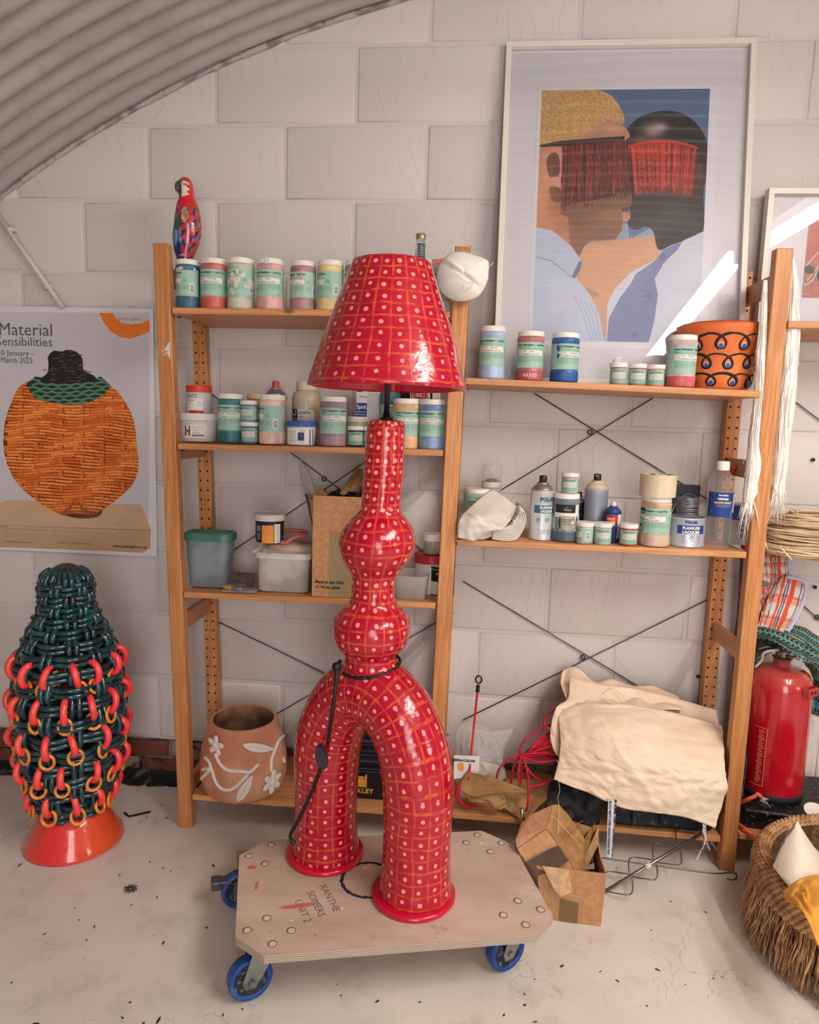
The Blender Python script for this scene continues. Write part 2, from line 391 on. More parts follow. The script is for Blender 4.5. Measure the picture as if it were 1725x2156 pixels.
    # angled brace behind the visible rungs of the outer frames
def shelf(i, z0, z1, xl=None, xr=None):
    a = (fxz(i, z0)+.026) if xl is None else xl; b = (fxz(i+1, z1)-.026) if xr is None else xr
    yf, yb = YF+.002, YB-.002; T = .018; nx = .006
    o = G().hexa([(a, yf, z0-T), (b, yf, z1-T), (b, yb, z1-T), (a, yb, z0-T), (a, yf, z0), (b, yf, z1), (b, yb, z1), (a, yb, z0)]).build('shelf', pineH, su, bevel=.0018)
    g = G()
    for x, z in ((a-.004, z0), (b-.002, z1)):
        for y in (yf+.045, yb-.045): g.tube([(x, y, z-T-.003), (x+.012, y, z-T-.003)], .003, 8)
    stuff(g.build('shelf_pins', M('pin_metal', (120, 120, 120), .4, .9), o))
    return z0
L1, L2, L3, L4 = 1.592, 1.207, .762, .112
R1, R2, R4 = 1.406, .9555, .112; Q1, Q4 = 1.583, .12
shelf(0, L1, L1+.002); shelf(0, L2-.002, L2+.004); shelf(0, L3-.002, L3+.003); shelf(0, L4, L4)
shelf(1, R1+.008, R1-.008); shelf(1, R2, R2); shelf(1, .118, .106)
shelf(2, Q1, Q1); shelf(2, Q4, Q4)
def brace(pts, hub, r=.003):
    g = G()
    for a, b in pts: g.tube([a, b], r, 6, flat=.6)
    h = Vector(hub); g.lathe([(.005, -.003), (.009, -.003), (.009, .003), (.005, .003), (.005, -.003)], 16, T=Matrix.Translation(h) @ Matrix.Rotation(PI/2, 4, 'X'), closed=True)
    g.build('cross_brace', steel, su)
yb = -.008
brace([(W(1125, 828, yb), W(1508, 1062, yb)), (W(1055, 1032, yb), W(1505, 760, yb))], W(1243, 910, yb))
brace([(W(975, 1224, yb), W(1400, 1478, yb)), (W(975, 1516, yb), W(1510, 1253, yb))], W(1228, 1384, yb))
brace([(W(430, 818, yb), W(925, 1185, yb)), (W(430, 1200, yb), W(960, 845, yb))], W(683, 1008, yb))
brace([(W(440, 1300, yb), W(700, 1425, yb)), (W(700, 1425, yb), W(945, 1548, yb)), (W(500, 1550, yb), W(955, 1290, yb))], W(715, 1428, yb))
brace([(W(1640, 820, yb), W(1800, 940, yb)), (W(1660, 1130, yb), W(1800, 1020, yb))], W(1790, 935, yb))
brace([(W(1640, 1230, yb), W(1800, 1370, yb)), (W(1640, 1500, yb), W(1800, 1370, yb))], W(1722, 1300, yb))
# paint chip on the left post
g = G(); a = W(357, 757, YF-.0006)
g.add([W(x, y, YF-.0008) for x, y in ((358.5, 718), (353, 724), (350, 731), (345, 735), (348, 741), (352, 745), (356, 753), (359, 758))][::-1], [tuple(range(8))])
for k in range(34):
    x, y = random.uniform(331, 352), random.uniform(727, 749); q = random.uniform(.4, 1.3)
    if abs(y-738) < 4+(x-331)*.45: g.add([W(x+q*1.6*math.cos(j*1.26), y+q*math.sin(j*1.26), YF-.0008) for j in range(5)], [(4, 3, 2, 1, 0)])
stuff(g.build('paint_smear', M('pale_smear', (212, 196, 180), .7), su))
# ================================================================ painted two-legged lamp
def glaze(name, red, line, dot, patch, scale_uv=True):
    m = M(name, red, .2, 0, .4, coat=.45); n = NT(m)
    uv = n.n('UVMap', uv_map='UVMap').outputs[0]; cw = n.n('Attribute', attribute_name='cw').outputs['Fac']; ob = n.obj()
    s = n.n('SeparateXYZ', i_0=uv); nx = n.noise(ob, 9, 2); nx2 = n.noise(ob, 22, 2)
    u = n.math('ADD', s.outputs[0], n.math('MULTIPLY', n.math('SUBTRACT', nx, .5), .35)); v = n.math('ADD', s.outputs[1], n.math('MULTIPLY', n.math('SUBTRACT', nx2, .5), .45))
    CHH = .029
    # dots, one per cell with jitter and uneven size
    cu = n.math('FLOOR', s.outputs[0]); cv = n.math('FLOOR', s.outputs[1])
    wn = n.n('TexWhiteNoise', noise_dimensions='2D', i_0=n.n('CombineXYZ', i_0=cu, i_1=cv).outputs[0])
    sc = n.n('SeparateColor', i_0=wn.outputs['Color'])
    du = n.math('MULTIPLY', n.math('SUBTRACT', n.math('SUBTRACT', n.math('FRACT', s.outputs[0]), .5), n.math('MULTIPLY', n.math('SUBTRACT', sc.outputs[0], .5), .16)), cw)
    dv = n.math('MULTIPLY', n.math('SUBTRACT', n.math('SUBTRACT', n.math('FRACT', s.outputs[1]), .5), n.math('MULTIPLY', n.math('SUBTRACT', sc.outputs[1], .5), .22)), CHH)
    d = n.math('SQRT', n.math('ADD', n.math('MULTIPLY', du, du), n.math('MULTIPLY', dv, dv)))
    d = n.math('ADD', d, n.math('MULTIPLY', n.math('SUBTRACT', n.noise(ob, 120, 1), .5), .0022))
    R_ = n.math('ADD', .0042, n.math('MULTIPLY', sc.outputs[2], .0011))
    dm = n.math('LESS_THAN', d, R_); ctr = n.math('LESS_THAN', d, n.math('MULTIPLY', R_, .3))
    def line_(x, w, other, sc2, seed):
        a = n.math('MULTIPLY', n.math('ABSOLUTE', n.math('SUBTRACT', n.math('FRACT', n.math('ADD', x, .5)), .5)), w)      # metres from the line
        e = n.math('SUBTRACT', 1, n.math('MULTIPLY', n.math('ABSOLUTE', n.math('SUBTRACT', a, .0014)), 1/.0011), clamp=True)  # two thin strands
        f = n.math('MULTIPLY', n.math('SUBTRACT', 1, n.math('MULTIPLY', a, 1/.0026), clamp=True), .35)
        brk = n.ramp(n.noise(n.n('CombineXYZ', i_0=n.math('MULTIPLY', n.math('FLOOR', n.math('ADD', x, .5)), 3.7), i_1=other, i_2=float(seed)).outputs[0], sc2, 2, .7), (.36, (.1, .1, .1, 1)), (.6, W_))
        return n.math('MULTIPLY', n.math('MAXIMUM', e, f), brk)
    lu = line_(u, cw, s.outputs[1], 1.1, 3); lv = line_(v, CHH, s.outputs[0], 1.3, 8)
    L = n.math('MULTIPLY', n.math('MAXIMUM', lu, lv), n.math('ADD', .45, n.math('MULTIPLY', n.noise(ob, 30, 2), .75)), clamp=True)
    base = n.mix(n.ramp(n.noise(ob, 5, 4, .6), (.45, K_), (.72, (.75, .75, .75, 1))), lin(red), lin(patch))
    base = n.mix(n.math('MULTIPLY', L, .85), base, lin(line))
    base = n.mix(dm, base, lin(dot)); base = n.mix(n.math('MULTIPLY', ctr, .5), base, lin((226, 128, 110)))
    n.col(base)
    b = n.bump(n.math('ADD', n.noise(ob, 26, 2), n.math('MULTIPLY', n.noise(ob, 110, 3), .22)), .5, .004)
    n.t.links.new(b, n.b.inputs['Coat Normal']); return m
RED = glaze('red_glaze', (168, 0, 40), (240, 130, 50), (244, 150, 132), (186, 14, 46))
RED2 = M('plain_red_glaze', (196, 6, 46), .25, coat=.5, bump=(40, .3, .003))
ZP = .155
PL = Vector((.735, -.606)); PR = Vector((.983, -.738)); MID = (PL+PR)/2; UH = (PR-PL).normalized(); HALF = (PR-PL).length/2; VH = Vector((-UH.y, UH.x))   # VH horizontal normal
AXT = [(.15, .859), (.66, .853), (.713, .851), (.796, .853), (.898, .8545), (1.002, .8615), (1.08, .867), (1.161, .872), (1.288, .876), (1.7, .878)]
def axx(z):
    return float(np.interp(z, [a[0] for a in AXT], [a[1] for a in AXT]))
def cl(t):  # centreline, t 0..1 from the left foot over the crown to the right foot
    h0 = .40; rise = .232; L1_ = h0-ZP-.006; arc = PI*math.sqrt((HALF**2+rise**2)/2); tot = 2*L1_+arc; s = t*tot
    if s < L1_: x, z = -HALF, ZP+.006+s
    elif s > L1_+arc: x, z = HALF, h0-(s-L1_-arc)
    else:
        a = PI-(s-L1_)/arc*PI; x, z = HALF*math.cos(a), h0+rise*math.sin(a)
    return x, z, s, tot
NP = 96; CLP = [cl(i/NP) for i in range(NP+1)]
def legr(z): return .0875-.006*math.exp(-((z-.30)/.12)**2)+.004*math.exp(-((z-.16)/.03)**2)
g = G()
g.tube([(MID.x+UH.x*x, MID.y+UH.y*x, z) for x, z, s, t in CLP], [legr(z) if z < .42 else .0855 for x, z, s, t in CLP], 40, up=(VH.x, VH.y, 0))
prof = [(.004, .60), (.085, .60), (.084, .64), (.074, .672), (.0655, .695), (.0632, .712), (.063, .727), (.070, .733), (.080, .742), (.0885, .757), (.0938, .776), (.0948, .796), (.0915, .812), (.086, .823), (.074, .836), (.062, .847), (.0545, .857), (.0525, .87), (.052, .898), (.0535, .917), (.060, .929), (.070, .943), (.083, .963), (.0905, .984), (.0922, 1.002), (.0895, 1.018), (.082, 1.036), (.069, 1.054), (.056, 1.066), (.0485, 1.076), (.0468, 1.09), (.0472, 1.16), (.0462, 1.23), (.0450, 1.27), (.0437, 1.283), (.038, 1.289), (.003, 1.290)]
NA = 48; vs = []; fs = []
for r, z in prof:
    for k in range(NA): a = 2*PI*k/NA; vs.append((axx(z)+r*math.cos(a), -.67+r*math.sin(a), z))
for i in range(len(prof)-1):
    for k in range(NA): fs.append((i*NA+k, i*NA+(k+1) % NA, (i+1)*NA+(k+1) % NA, (i+1)*NA+k))
fs.append(tuple(range(NA))[::-1]); fs.append(tuple((len(prof)-1)*NA+k for k in range(NA)))
g.add(vs, fs)
tmp = g.build('tmp', RED); rm = tmp.modifiers.new('r', 'REMESH'); rm.mode = 'VOXEL'; rm.voxel_size = .0055; rm.use_smooth_shade = True
sm_ = tmp.modifiers.new('s', 'SMOOTH'); sm_.factor = .5; sm_.iterations = 10
me = bpy.data.meshes.new_from_object(tmp.evaluated_get(bpy.context.evaluated_depsgraph_get())); bpy.data.objects.remove(tmp)
nv = len(me.vertices); co = np.empty(nv*3); me.vertices.foreach_get('co', co); co = co.reshape(-1, 3)
nl = len(me.loops); lv_ = np.empty(nl, int); me.loops.foreach_get('vertex_index', lv_)
npoly = len(me.polygons); ls = np.empty(npoly, int); lt = np.empty(npoly, int); me.polygons.foreach_get('loop_start', ls); me.polygons.foreach_get('loop_total', lt)
fc = np.add.reduceat(co[lv_], ls, axis=0)/lt[:, None]; fol = np.repeat(np.arange(npoly), lt)
clx = np.array([[x, z, s] for x, z, s, t in CLP])
def legmap(p):
    x = (p[:, 0]-MID.x)*UH.x+(p[:, 1]-MID.y)*UH.y; y = (p[:, 0]-MID.x)*VH.x+(p[:, 1]-MID.y)*VH.y; z = p[:, 2]
    d = (x[:, None]-clx[None, :, 0])**2+(z[:, None]-clx[None, :, 1])**2; i = d.argmin(1); i = np.clip(i, 1, NP-1)
    tx = clx[i+1, 0]-clx[i-1, 0]; tz = clx[i+1, 1]-clx[i-1, 1]; L = np.hypot(tx, tz); tx /= L; tz /= L
    al = (x-clx[i, 0])*tx+(z-clx[i, 1])*tz; nrm = (x-clx[i, 0])*tz-(z-clx[i, 1])*tx
    return np.arctan2(nrm, -y), clx[i, 2]+al
def neckmap(p):
    ax = np.interp(p[:, 2], [a[0] for a in AXT], [a[1] for a in AXT]); return np.arctan2(p[:, 0]-ax, -(p[:, 1]+.67)), p[:, 2]
isneck = fc[:, 2] > .695
A1, S1 = legmap(co); A2, S2 = neckmap(co); A1f, _ = legmap(fc); A2f, _ = neckmap(fc)
ll = isneck[fol]; ang = np.where(ll, A2[lv_], A1[lv_]); ref = np.where(ll, A2f[fol], A1f[fol]); ang = ref+(ang-ref+PI) % (2*PI)-PI
ss = np.where(ll, S2[lv_], S1[lv_]); u = ang/(2*PI)*14; v = ss/.029+.2
uvl = me.uv_layers.new(name='UVMap'); uvl.data.foreach_set('uv', np.stack([u, v], 1).ravel())
rad = np.where(co[:, 2] > .695, np.hypot(co[:, 0]-np.interp(co[:, 2], [a[0] for a in AXT], [a[1] for a in AXT]), co[:, 1]+.67), .0865)
at = me.attributes.new('cw', 'FLOAT', 'POINT'); at.data.foreach_set('value', (2*PI*rad/14).astype(float))
me.materials.clear(); me.materials.append(RED)
lamp = thing('painted_lamp', 'tall crimson two-legged ceramic lamp with orange grid and pink dots, on the wooden dolly', 'lamp', (MID.x, MID.y, ZP))
LO = Vector((MID.x, MID.y, ZP))
def lp(o): o.location = Vector(o.location)-LO; return o
lp(link('lamp_body', me, lamp)).data.name = 'lamp_body'
for P_, dz in ((PL, 0), (PR, 0)):
    g = G(); g.lathe([(.05, .0006), (.099, .0006), (.1015, .004), (.101, .010), (.097, .0135), (.084, .014)], 48, c=(P_.x-(.004 if P_ is PR else 0), P_.y-.004, ZP)); lp(g.build('foot_flange', RED2, lamp))
# shade
g = G(); NU, NVV = 96, 40; sh_t, sh_b = 1.640, 1.362
def shp(s, t, off=0):
    a = 2*PI*s+PI; z = sh_b+(sh_t-sh_b)*t; r = .181+(.086-.181)*t+.006*math.sin(PI*t)*(.6)+.0022*vn(math.cos(a)*3, math.sin(a)*3, t*5)-off
    if t == 0: z += .003*vn(math.cos(a)*2, math.sin(a)*2)
    cx = .876+.004*t; return (cx+r*math.sin(a), -.67-r*math.cos(a), z)
g.grid(lambda s, t: shp(s, t), NU, NVV)
me2 = bpy.data.meshes.new('lamp_shade'); me2.from_pydata(g.v, [], g.f); me2.materials.append(RED); me2.materials.append(RED2)
uvl = me2.uv_layers.new(name='UVMap'); uvd = []
for p in me2.polygons:
    p.use_smooth = True
    for vi in p.vertices:
        i = vi % (NU+1); j = vi//(NU+1); uvd += [i/NU*22+.5, 10.35-j/NVV*10.35]
uvl.data.foreach_set('uv', uvd)
at = me2.attributes.new('cw', 'FLOAT', 'POINT'); at.data.foreach_set('value', [2*PI*(.181-.095*(k//(NU+1))/NVV)/22 for k in range(len(me2.vertices))])
o = lp(link('lamp_shade', me2, lamp)); k = o.modifiers.new('s', 'SOLIDIFY'); k.thickness = .006; k.offset = 0; k.material_offset = 1; k.material_offset_rim = 1
BLK = M('black_plastic', (20, 20, 24), .35); 
g = G(); g.tube([(.876, -.67, 1.285), (.878, -.67, 1.56)], .0066, 14); g.lathe([(.0, 0), (.016, 0), (.015, .004), (.009, .007), (.0075, .016)], 20, c=(.876, -.67, 1.2895)); lp(g.build('pole', BLK, lamp))
g = G(); g.lathe([(.012, 1.54), (.017, 1.545), (.017, 1.58), (.012, 1.585)], 20, c=(.878, -.67, 0))
for a in (0, 2.1, 4.2): g.tube([(.878, -.67, 1.575), (.88+.084*math.sin(a), -.67-.084*math.cos(a), 1.625)], .002, 6)
lp(g.build('shade_carrier', BLK, lamp))
# flex
g = G(); rp = []
for k in range(41):
    a = 2*PI*k/40; rp.append((.851+.0695*math.sin(a)+.003, -.67-.0705*math.cos(a), .697+.011*math.sin(a)-.006*math.cos(a)))
g.tube(rp, .0042, 8)
cp = [W(842, 1392, -.66), W(716, 1392, -.685), W(709, 1404, -.733), W(709, 1425, -.752), W(704, 1470, -.768), W(697, 1520, -.764), W(690, 1566, -.735)]
g.tube(smoothpath(cp[1:], 6), .0046, 8); kn = cp[2]
g.lathe([(.0, -.012), (.009, -.008), (.0115, 0), (.009, .008), (0, .012)], 12, c=kn)
sw = W(680, 1593, -.722); b_ = [W(676, 1618, -.722), W(655, 1672, -.712), W(628, 1728, -.706), W(614, 1752, -.702), W(612, 1766, -.700), W(621, 1776, -.700)]
g.tube(smoothpath(b_, 6), [.0046]*25+[.0055]*6, 8); lp(g.build('flex', M('black_flex', (18, 16, 20), .5), lamp))
g = G(); T = Matrix.Translation(sw) @ Matrix.Rotation(-.22, 4, 'Y') @ Matrix.Rotation(PI/2, 4, 'X')
pts = [(.0145*math.cos(a)*(1.15 if math.cos(a) < 0 else .72), .029*math.sin(a)) for a in np.linspace(0, 2*PI, 28, endpoint=False)]
g.prism(pts, -.009, .009, lambda x, y, z: T @ Vector((x, y, z)))
for q in (-.003, .003): g.prism([(x*1.03, y*1.03) for x, y in pts], q-.0008, q+.0008, lambda x, y, z: T @ Vector((x, y, z)))
lp(g.build('inline_switch', M('navy_switch', (16, 22, 38), .25, coat=.5), lamp, bevel=.002))

# ================================================================ dolly
dz = ZP; TH = .019
pxs = [(495.5, 1972), (556, 2012), (1128, 1968), (1165, 1929), (1080, 1778), (1015, 1749), (562, 1769), (504, 1801)]
OC = [F(x, y, dz) for x, y in pxs]; dc = sum((Vector(p) for p in OC), Vector())/8; dc.z = 0
dolly = thing('wooden_dolly', 'wooden board dolly with clipped corners on blue castors, carrying the red lamp', 'dolly', dc)
ply = M('worn_ply', (190, 160, 148), .55); n = NT(ply); ob = n.obj()
c = n.mix(n.ramp(n.noise(n.map(ob, (1.2, 3, 1)), 4, 6, .6), (.35, K_), (.7, W_)), lin((182, 156, 138)), lin((208, 186, 170)))
c = n.mix(n.ramp(n.noise(ob, 13, 5, .7), (.62, K_), (.7, (.6, .6, .6, 1))), c, lin((150, 120, 98)))
c = n.mix(n.ramp(n.noise(ob, 60, 3), (.72, K_), (.75, (.8, .8, .8, 1))), c, lin((112, 84, 66)))
c = n.mix(n.ramp(n.noise(n.map(ob, (1, 1, 1), (5, 2, 0)), 28, 3), (.71, K_), (.73, W_)), c, lin((232, 222, 212)))
n.col(c); n.bump(n.noise(n.map(ob, (60, 8, 8)), 3, 4), .2, .001)
edge = M('ply_edge', (168, 148, 132), .7); n = NT(edge); w = n.n('TexWave', wave_type='BANDS', bands_direction='Z'); n.put(w.inputs[0], n.obj()); w.inputs['Scale'].default_value = 75; w.inputs['Distortion'].default_value = 1.5
n.col(n.ramp(w.outputs['Fac'], (.2, (134, 112, 96)), (.7, (196, 180, 166))))
g = G(); g.prism([(p.x-dc.x, p.y-dc.y) for p in OC], dz-TH-.0002, dz-.0002, m=0, m2=1); g.build('board', [ply, edge], dolly, bevel=.0025)
screwm = M('screw_filler', (206, 188, 176), .7, bump=(200, .8, .002)); scr2 = M('screw_rim', (110, 86, 76), .8)
for x, y in [(265, 140), (153, 197), (235, 235), (1305, 90), (1250, 130), (1427, 132), (1372, 175), (1510, 423), (1625, 467), (1437, 495), (1550, 543), (243, 510), (145, 572), (367, 573), (272, 640)]:
    p = F(460+x/2.396, 1720+y/2.396, dz)-dc; g = G(); g.lathe([(.0105, -.0003), (.0105, .0003), (.0085, .0006)], 20, c=p, m=1); g.lathe([(.0083, .0003), (.0083, .0007), (.004, .0012), (.003, .0007), (0, .0006)], 16, c=p, m=0)
    g.build('bolt_head', [screwm, scr2], dolly)
ink = M('navy_paint', (28, 34, 58), .6); g = G()
pa, pb, pc = F(720, 1850, dz), F(797, 1819, dz), F(786, 1889, dz)
def circ(a, b, c):
    A = np.array([[2*(b.x-a.x), 2*(b.y-a.y)], [2*(c.x-a.x), 2*(c.y-a.y)]]); B = np.array([b.x**2+b.y**2-a.x**2-a.y**2, c.x**2+c.y**2-a.x**2-a.y**2]); s = np.linalg.solve(A, B); return s, math.hypot(a.x-s[0], a.y-s[1])
cc, cr = circ(pa, pb, pc)
g.tube([(cc[0]-dc.x+(cr+.0016*vn(k*.7, 3))*math.cos(k*PI/40), cc[1]-dc.y+(cr+.0016*vn(k*.9, 8))*math.sin(k*PI/40), dz) for k in range(80)], [.0042+.0022*vn(k*.8, 1) for k in range(80)], 6, closed=True, flat=.12)
g.build('painted_ring', ink, dolly)
pen = M('faded_pen', (104, 96, 98), .7)
o_ = F(672, 1864, dz)-dc; d_ = (F(706, 1927, dz)-F(672, 1864, dz)); tl = d_.length; d_.normalize(); up_ = Vector((-d_.y, d_.x, 0))
g = G()
for k, (s_, w_, sh) in enumerate((('XANTHE', tl, 0), ('SOMERS', tl*.92, .012), ('UNIT 2', tl*.98, .03))):
    oo = o_-up_*.036*k+d_*sh+Vector((0, 0, .0002)); g.text(s_, .026, lambda a, b, oo=oo: oo+d_*a+up_*b, maxw=w_)
g.build('handwriting', pen, dolly)
sm1 = M('red_smear', (196, 104, 88), .7)
for q in ([(586, 1911), (600, 1908), (640, 1902), (668, 1900), (655, 1908), (620, 1913), (596, 1914)], [(520, 1825), (535, 1822), (540, 1827), (524, 1831)], [(538, 1858), (545, 1856), (543, 1871), (536, 1873)], [(752, 1792), (758, 1791), (757, 1800), (753, 1799)]):
    p = [F(x, y, dz)-dc for x, y in q]; g = G(); g.prism([(a.x, a.y) for a in p][::-1], dz, dz+.0004); g.build('paint_smear', sm1, dolly)
blue = M('blue_tyre', (22, 66, 138), .45, var=(30, (70, 96, 140), .3)); hubm = M('dark_hub', (40, 44, 56), .6, bump=(80, .8), var=(60, (150, 150, 150), .15)); galv = M('galvanised', (150, 152, 148), .42, .75, var=(16, (112, 114, 112), .3))
def caster(x, y, yaw, wheel_xy=None, brake=False):
    c = Vector((x, y, 0))-dc; T = Matrix.Translation(c) @ Matrix.Rotation(yaw, 4, 'Z')
    # local: axle along Y, trailing along -X
    tr = -.034; R_ = .05
    w = G(); Tw = T @ Matrix.Translation((tr, 0, R_)) @ Matrix.Rotation(PI/2, 4, 'X')
    w.lathe([(.036, -.010), (.0385, -.0145), (.046, -.0155), (.0495, -.010), (.05, 0), (.0495, .010), (.046, .0155), (.0385, .0145), (.036, .010), (.036, -.010)], 40, T=Tw, closed=True)
    ty = w.build('wheel', blue, dolly)
    w = G(); w.lathe([(.0, -.008), (.012, -.013), (.014, -.008), (.034, -.007), (.0365, -.011), (.0365, .011), (.034, .007), (.014, .008), (.012, .013), (0, .013)], 32, T=Tw); w.build('hub', hubm, ty)
    k = G(); zt = dz-TH-.0015
    k.box(-.042, .042, -.036, .036, zt-.0035, zt, T=T); k.lathe([(.024, zt-.016-.0), (.03, zt-.012), (.03, zt-.0035)], 24, T=T)
    for s in (-1, 1):
        y_ = s*.0195; pts = [(.03, zt-.012), (-.03, zt-.012), (tr-.020, R_+.004), (tr-.014, R_-.014), (tr+.008, R_-.014), (tr+.02, R_+.004)]
        k.prism(pts, y_-.0014, y_+.0014, lambda a, b, c_: T @ Vector((a, c_, b)))
        k.lathe([(0, 0), (.0078, 0), (.0078, .005), (0, .005)], 6, T=T @ Matrix.Translation((tr, s*.021, R_)) @ Matrix.Rotation(-s*PI/2, 4, 'X'), sm=False)
    fk = k.build('fork', galv, dolly, bevel=.001)
    if brake:
        k = G(); k.box(tr-.068, tr-.02, -.014, .014, .072, .084, T=T); k.box(tr-.074, tr-.05, -.017, .017, .062, .086, T=T); k.build('brake_pedal', M('zinc_dark', (92, 96, 102), .4, .7), fk, bevel=.003)
w1 = F(524, 2098, 0); w2 = F(1062, 2040, 0)
def place(wx, wy, yaw, **k): caster(wx+.034*math.cos(yaw), wy+.034*math.sin(yaw), yaw, **k)
place(w1.x+.002, w1.y+.0, .55); place(w2.x, w2.y+.005, .62)
q = F(470, 1862, .075); caster(.545, -.62, .35, brake=True); caster(1.215, -.50, 1.2)
# ================================================================ woven sculpture
teal = M('teal_glaze', (24, 74, 78), .2, coat=.7); n = NT(teal); ob = n.obj()
c = n.mix(n.ramp(n.noise(ob, 26, 5, .7), (.42, K_), (.66, W_)), lin((8, 34, 44)), lin((24, 80, 84))); c = n.mix(n.ramp(n.noise(ob, 11, 2), (.6, K_), (.8, (.5, .5, .5, 1))), c, lin((10, 28, 52)))
n.col(c); bb = n.bump(n.noise(n.map(ob, (1, 1, .6)), 60, 4), .5, .003)
coral = M('coral_glaze', (248, 50, 66), .28, coat=.5, var=(14, (246, 84, 66), .4), bump=(60, .25, .002)); amber = M('amber_glaze', (226, 138, 44), .3, coat=.4, var=(20, (206, 112, 34), .4), bump=(60, .3, .002))
conem = M('orange_red_glaze', (226, 56, 44), .22, coat=.8); n = NT(conem); ob = n.obj()
sxx = n.n('SeparateXYZ', i_0=ob); fac = n.math('ADD', n.math('MULTIPLY', n.math('ABSOLUTE', n.math('ADD', sxx.outputs[0], -.005)), 7.), n.math('MULTIPLY', n.math('SUBTRACT', n.noise(ob, 9, 4), .5), .6), clamp=True)
n.col(n.mix(n.math('MULTIPLY', fac, .75), lin((226, 44, 46)), lin((222, 98, 44)))); n.bump(n.math('ADD', n.noise(ob, 18, 3), n.math('MULTIPLY', n.noise(ob, 90, 3), .3)), .5, .004)
VC = Vector((-.078, -.408, 0)); vase = thing('woven_vase', 'dark teal woven coil vessel with coral hoops and amber rings on an orange-red cone foot', 'sculpture', VC)
g = G(); g.lathe([(.02, .001), (.137, .001), (.1405, .004), (.1385, .012), (.120, .045), (.103, .078), (.093, .104), (.086, .108), (.02, .108)], 64); g.build('cone_foot', conem, vase)
VP = [(.100, .070), (.12, .083), (.155, .102), (.20, .118), (.27, .134), (.34, .141), (.42, .144), (.50, .139), (.56, .131), (.61, .119), (.65, .102), (.69, .082), (.715, .070), (.74, .064), (.765, .065), (.79, .065), (.82, .058), (.838, .035), (.842, .010)]
vz = [a[0] for a in VP]; vr = [a[1] for a in VP]
def vrad(z): return float(np.interp(z, vz, vr))
# profile arclength
zz = np.linspace(.100, .842, 300); rr = np.interp(zz, vz, vr)
NM = 12; SR = .0084
levels = [.118, .148, .196, .240, .285, .33, .376, .42, .466, .51, .556, .597, .632, .664, .694, .724, .754, .784, .808]
for m_ in range(NM):
    a0 = 2*PI*m_/NM+.10+.02*vn(m_*1.3, 2); g = G()
    for s in (-1, 1):
        pts = []
        for i in range(0, 300, 4):
            z = zz[i]; r = rr[i]
            # over / under each level
            ph = np.interp(z, levels, np.arange(len(levels))); o = .0085*math.cos(PI*ph+PI*m_)
            th = min(.0088, .44*2*PI*r/NM/2); aa = a0+s*th/max(r, .02)+.012*vn(z*9, m_*1.7)
            pts.append((math.cos(aa)*(r+o), math.sin(aa)*(r+o), z))
        rs = [min(SR, max(.0035, .46*2*PI*math.hypot(p[0], p[1])/NM/2)) for p in pts]
        g.tube(pts, rs, 8)
    g.build('upright_strand', teal, vase)
for li, z in enumerate(levels):
    r = vrad(z); g = G(); dd = .0084 if z < .6 else .0076
    for s in (-1, 1):
        if z > .8 and s > 0: continue
        pts = []
        N = 96
        for k in range(N):
            a = 2*PI*k/N; o = -.0085*math.cos(NM*(a-.10)/1.0)*1.0 if False else .0
            # phase: at upright m (angle a0) the band is opposite to the upright
            mm = (a-.10)/(2*PI/NM); o = -.0085*math.cos(PI*li+PI*mm)
            pts.append((math.cos(a)*(r+o), math.sin(a)*(r+o), z+s*dd+.003*vn(a*2, li)+(.004*math.sin(a+li) if z < .55 else 0)))
        g.tube(pts, SR if z < .6 else .0078, 8, closed=True)
    g.build('band_strand', teal, vase)
# twisted knot on the crown
g = G()
for k in range(7):
    a = k*PI/7; pts = [(math.cos(a)*x*.058, math.sin(a)*x*.058, .80+.05*math.cos(x*1.35)*(.9 if abs(x) < .99 else .2)) for x in np.linspace(-1, 1, 13)]
    g.tube(smoothpath(pts, 3), .0085, 8)
g.build('crown_knot', teal, vase)
# dark unglazed inside wall of the hollow vessel
# hoops and rings: one mesh each, copied
hp = G(); P = []
for k in range(15):
    t = k/14; a = math.radians(118-236*t); P.append((-.006+.026*math.cos(a)*1.0, 0, .0275*math.sin(a)*1.05))
hp.tube(P, [.0084+.0012*math.sin(PI*k/14) for k in range(15)], 10); hoop = hp.build('hoop', coral, vase)
rg = G(); rg.tube([(0, .0185*math.cos(a), .020*math.sin(a)) for a in np.linspace(0, 2*PI, 28, endpoint=False)], .0047, 8, closed=True); ring = rg.build('ring', amber, hoop)
first = True
for row, (z, nh) in enumerate(((.560, 13), (.462, 13), (.362, 12), (.268, 12), (.172, 11))):
    for k in range(nh):
        a = 2*PI*k/nh+.31*row+random.uniform(-.06, .06); r = vrad(z)+.004
        if first: h_, r_ = hoop, ring; first = False
        else:
            h_ = hoop.copy(); COL.objects.link(h_); h_.parent = vase; r_ = ring.copy(); COL.objects.link(r_); r_.parent = h_
        h_.location = (r*math.cos(a), r*math.sin(a), z+random.uniform(-.003, .003)); tl_ = random.uniform(-.25, .2)
        h_.rotation_euler = (random.uniform(-.25, .25), random.uniform(-.1, .15), a+tl_); h_.scale = (1, 1, random.uniform(.95, 1.12))
        r_.location = (.004, 0, -.036); r_.rotation_euler = (0, random.uniform(-.35, .1), random.uniform(-.25, .25)); q = random.uniform(.9, 1.12); r_.scale = (1, q, q)
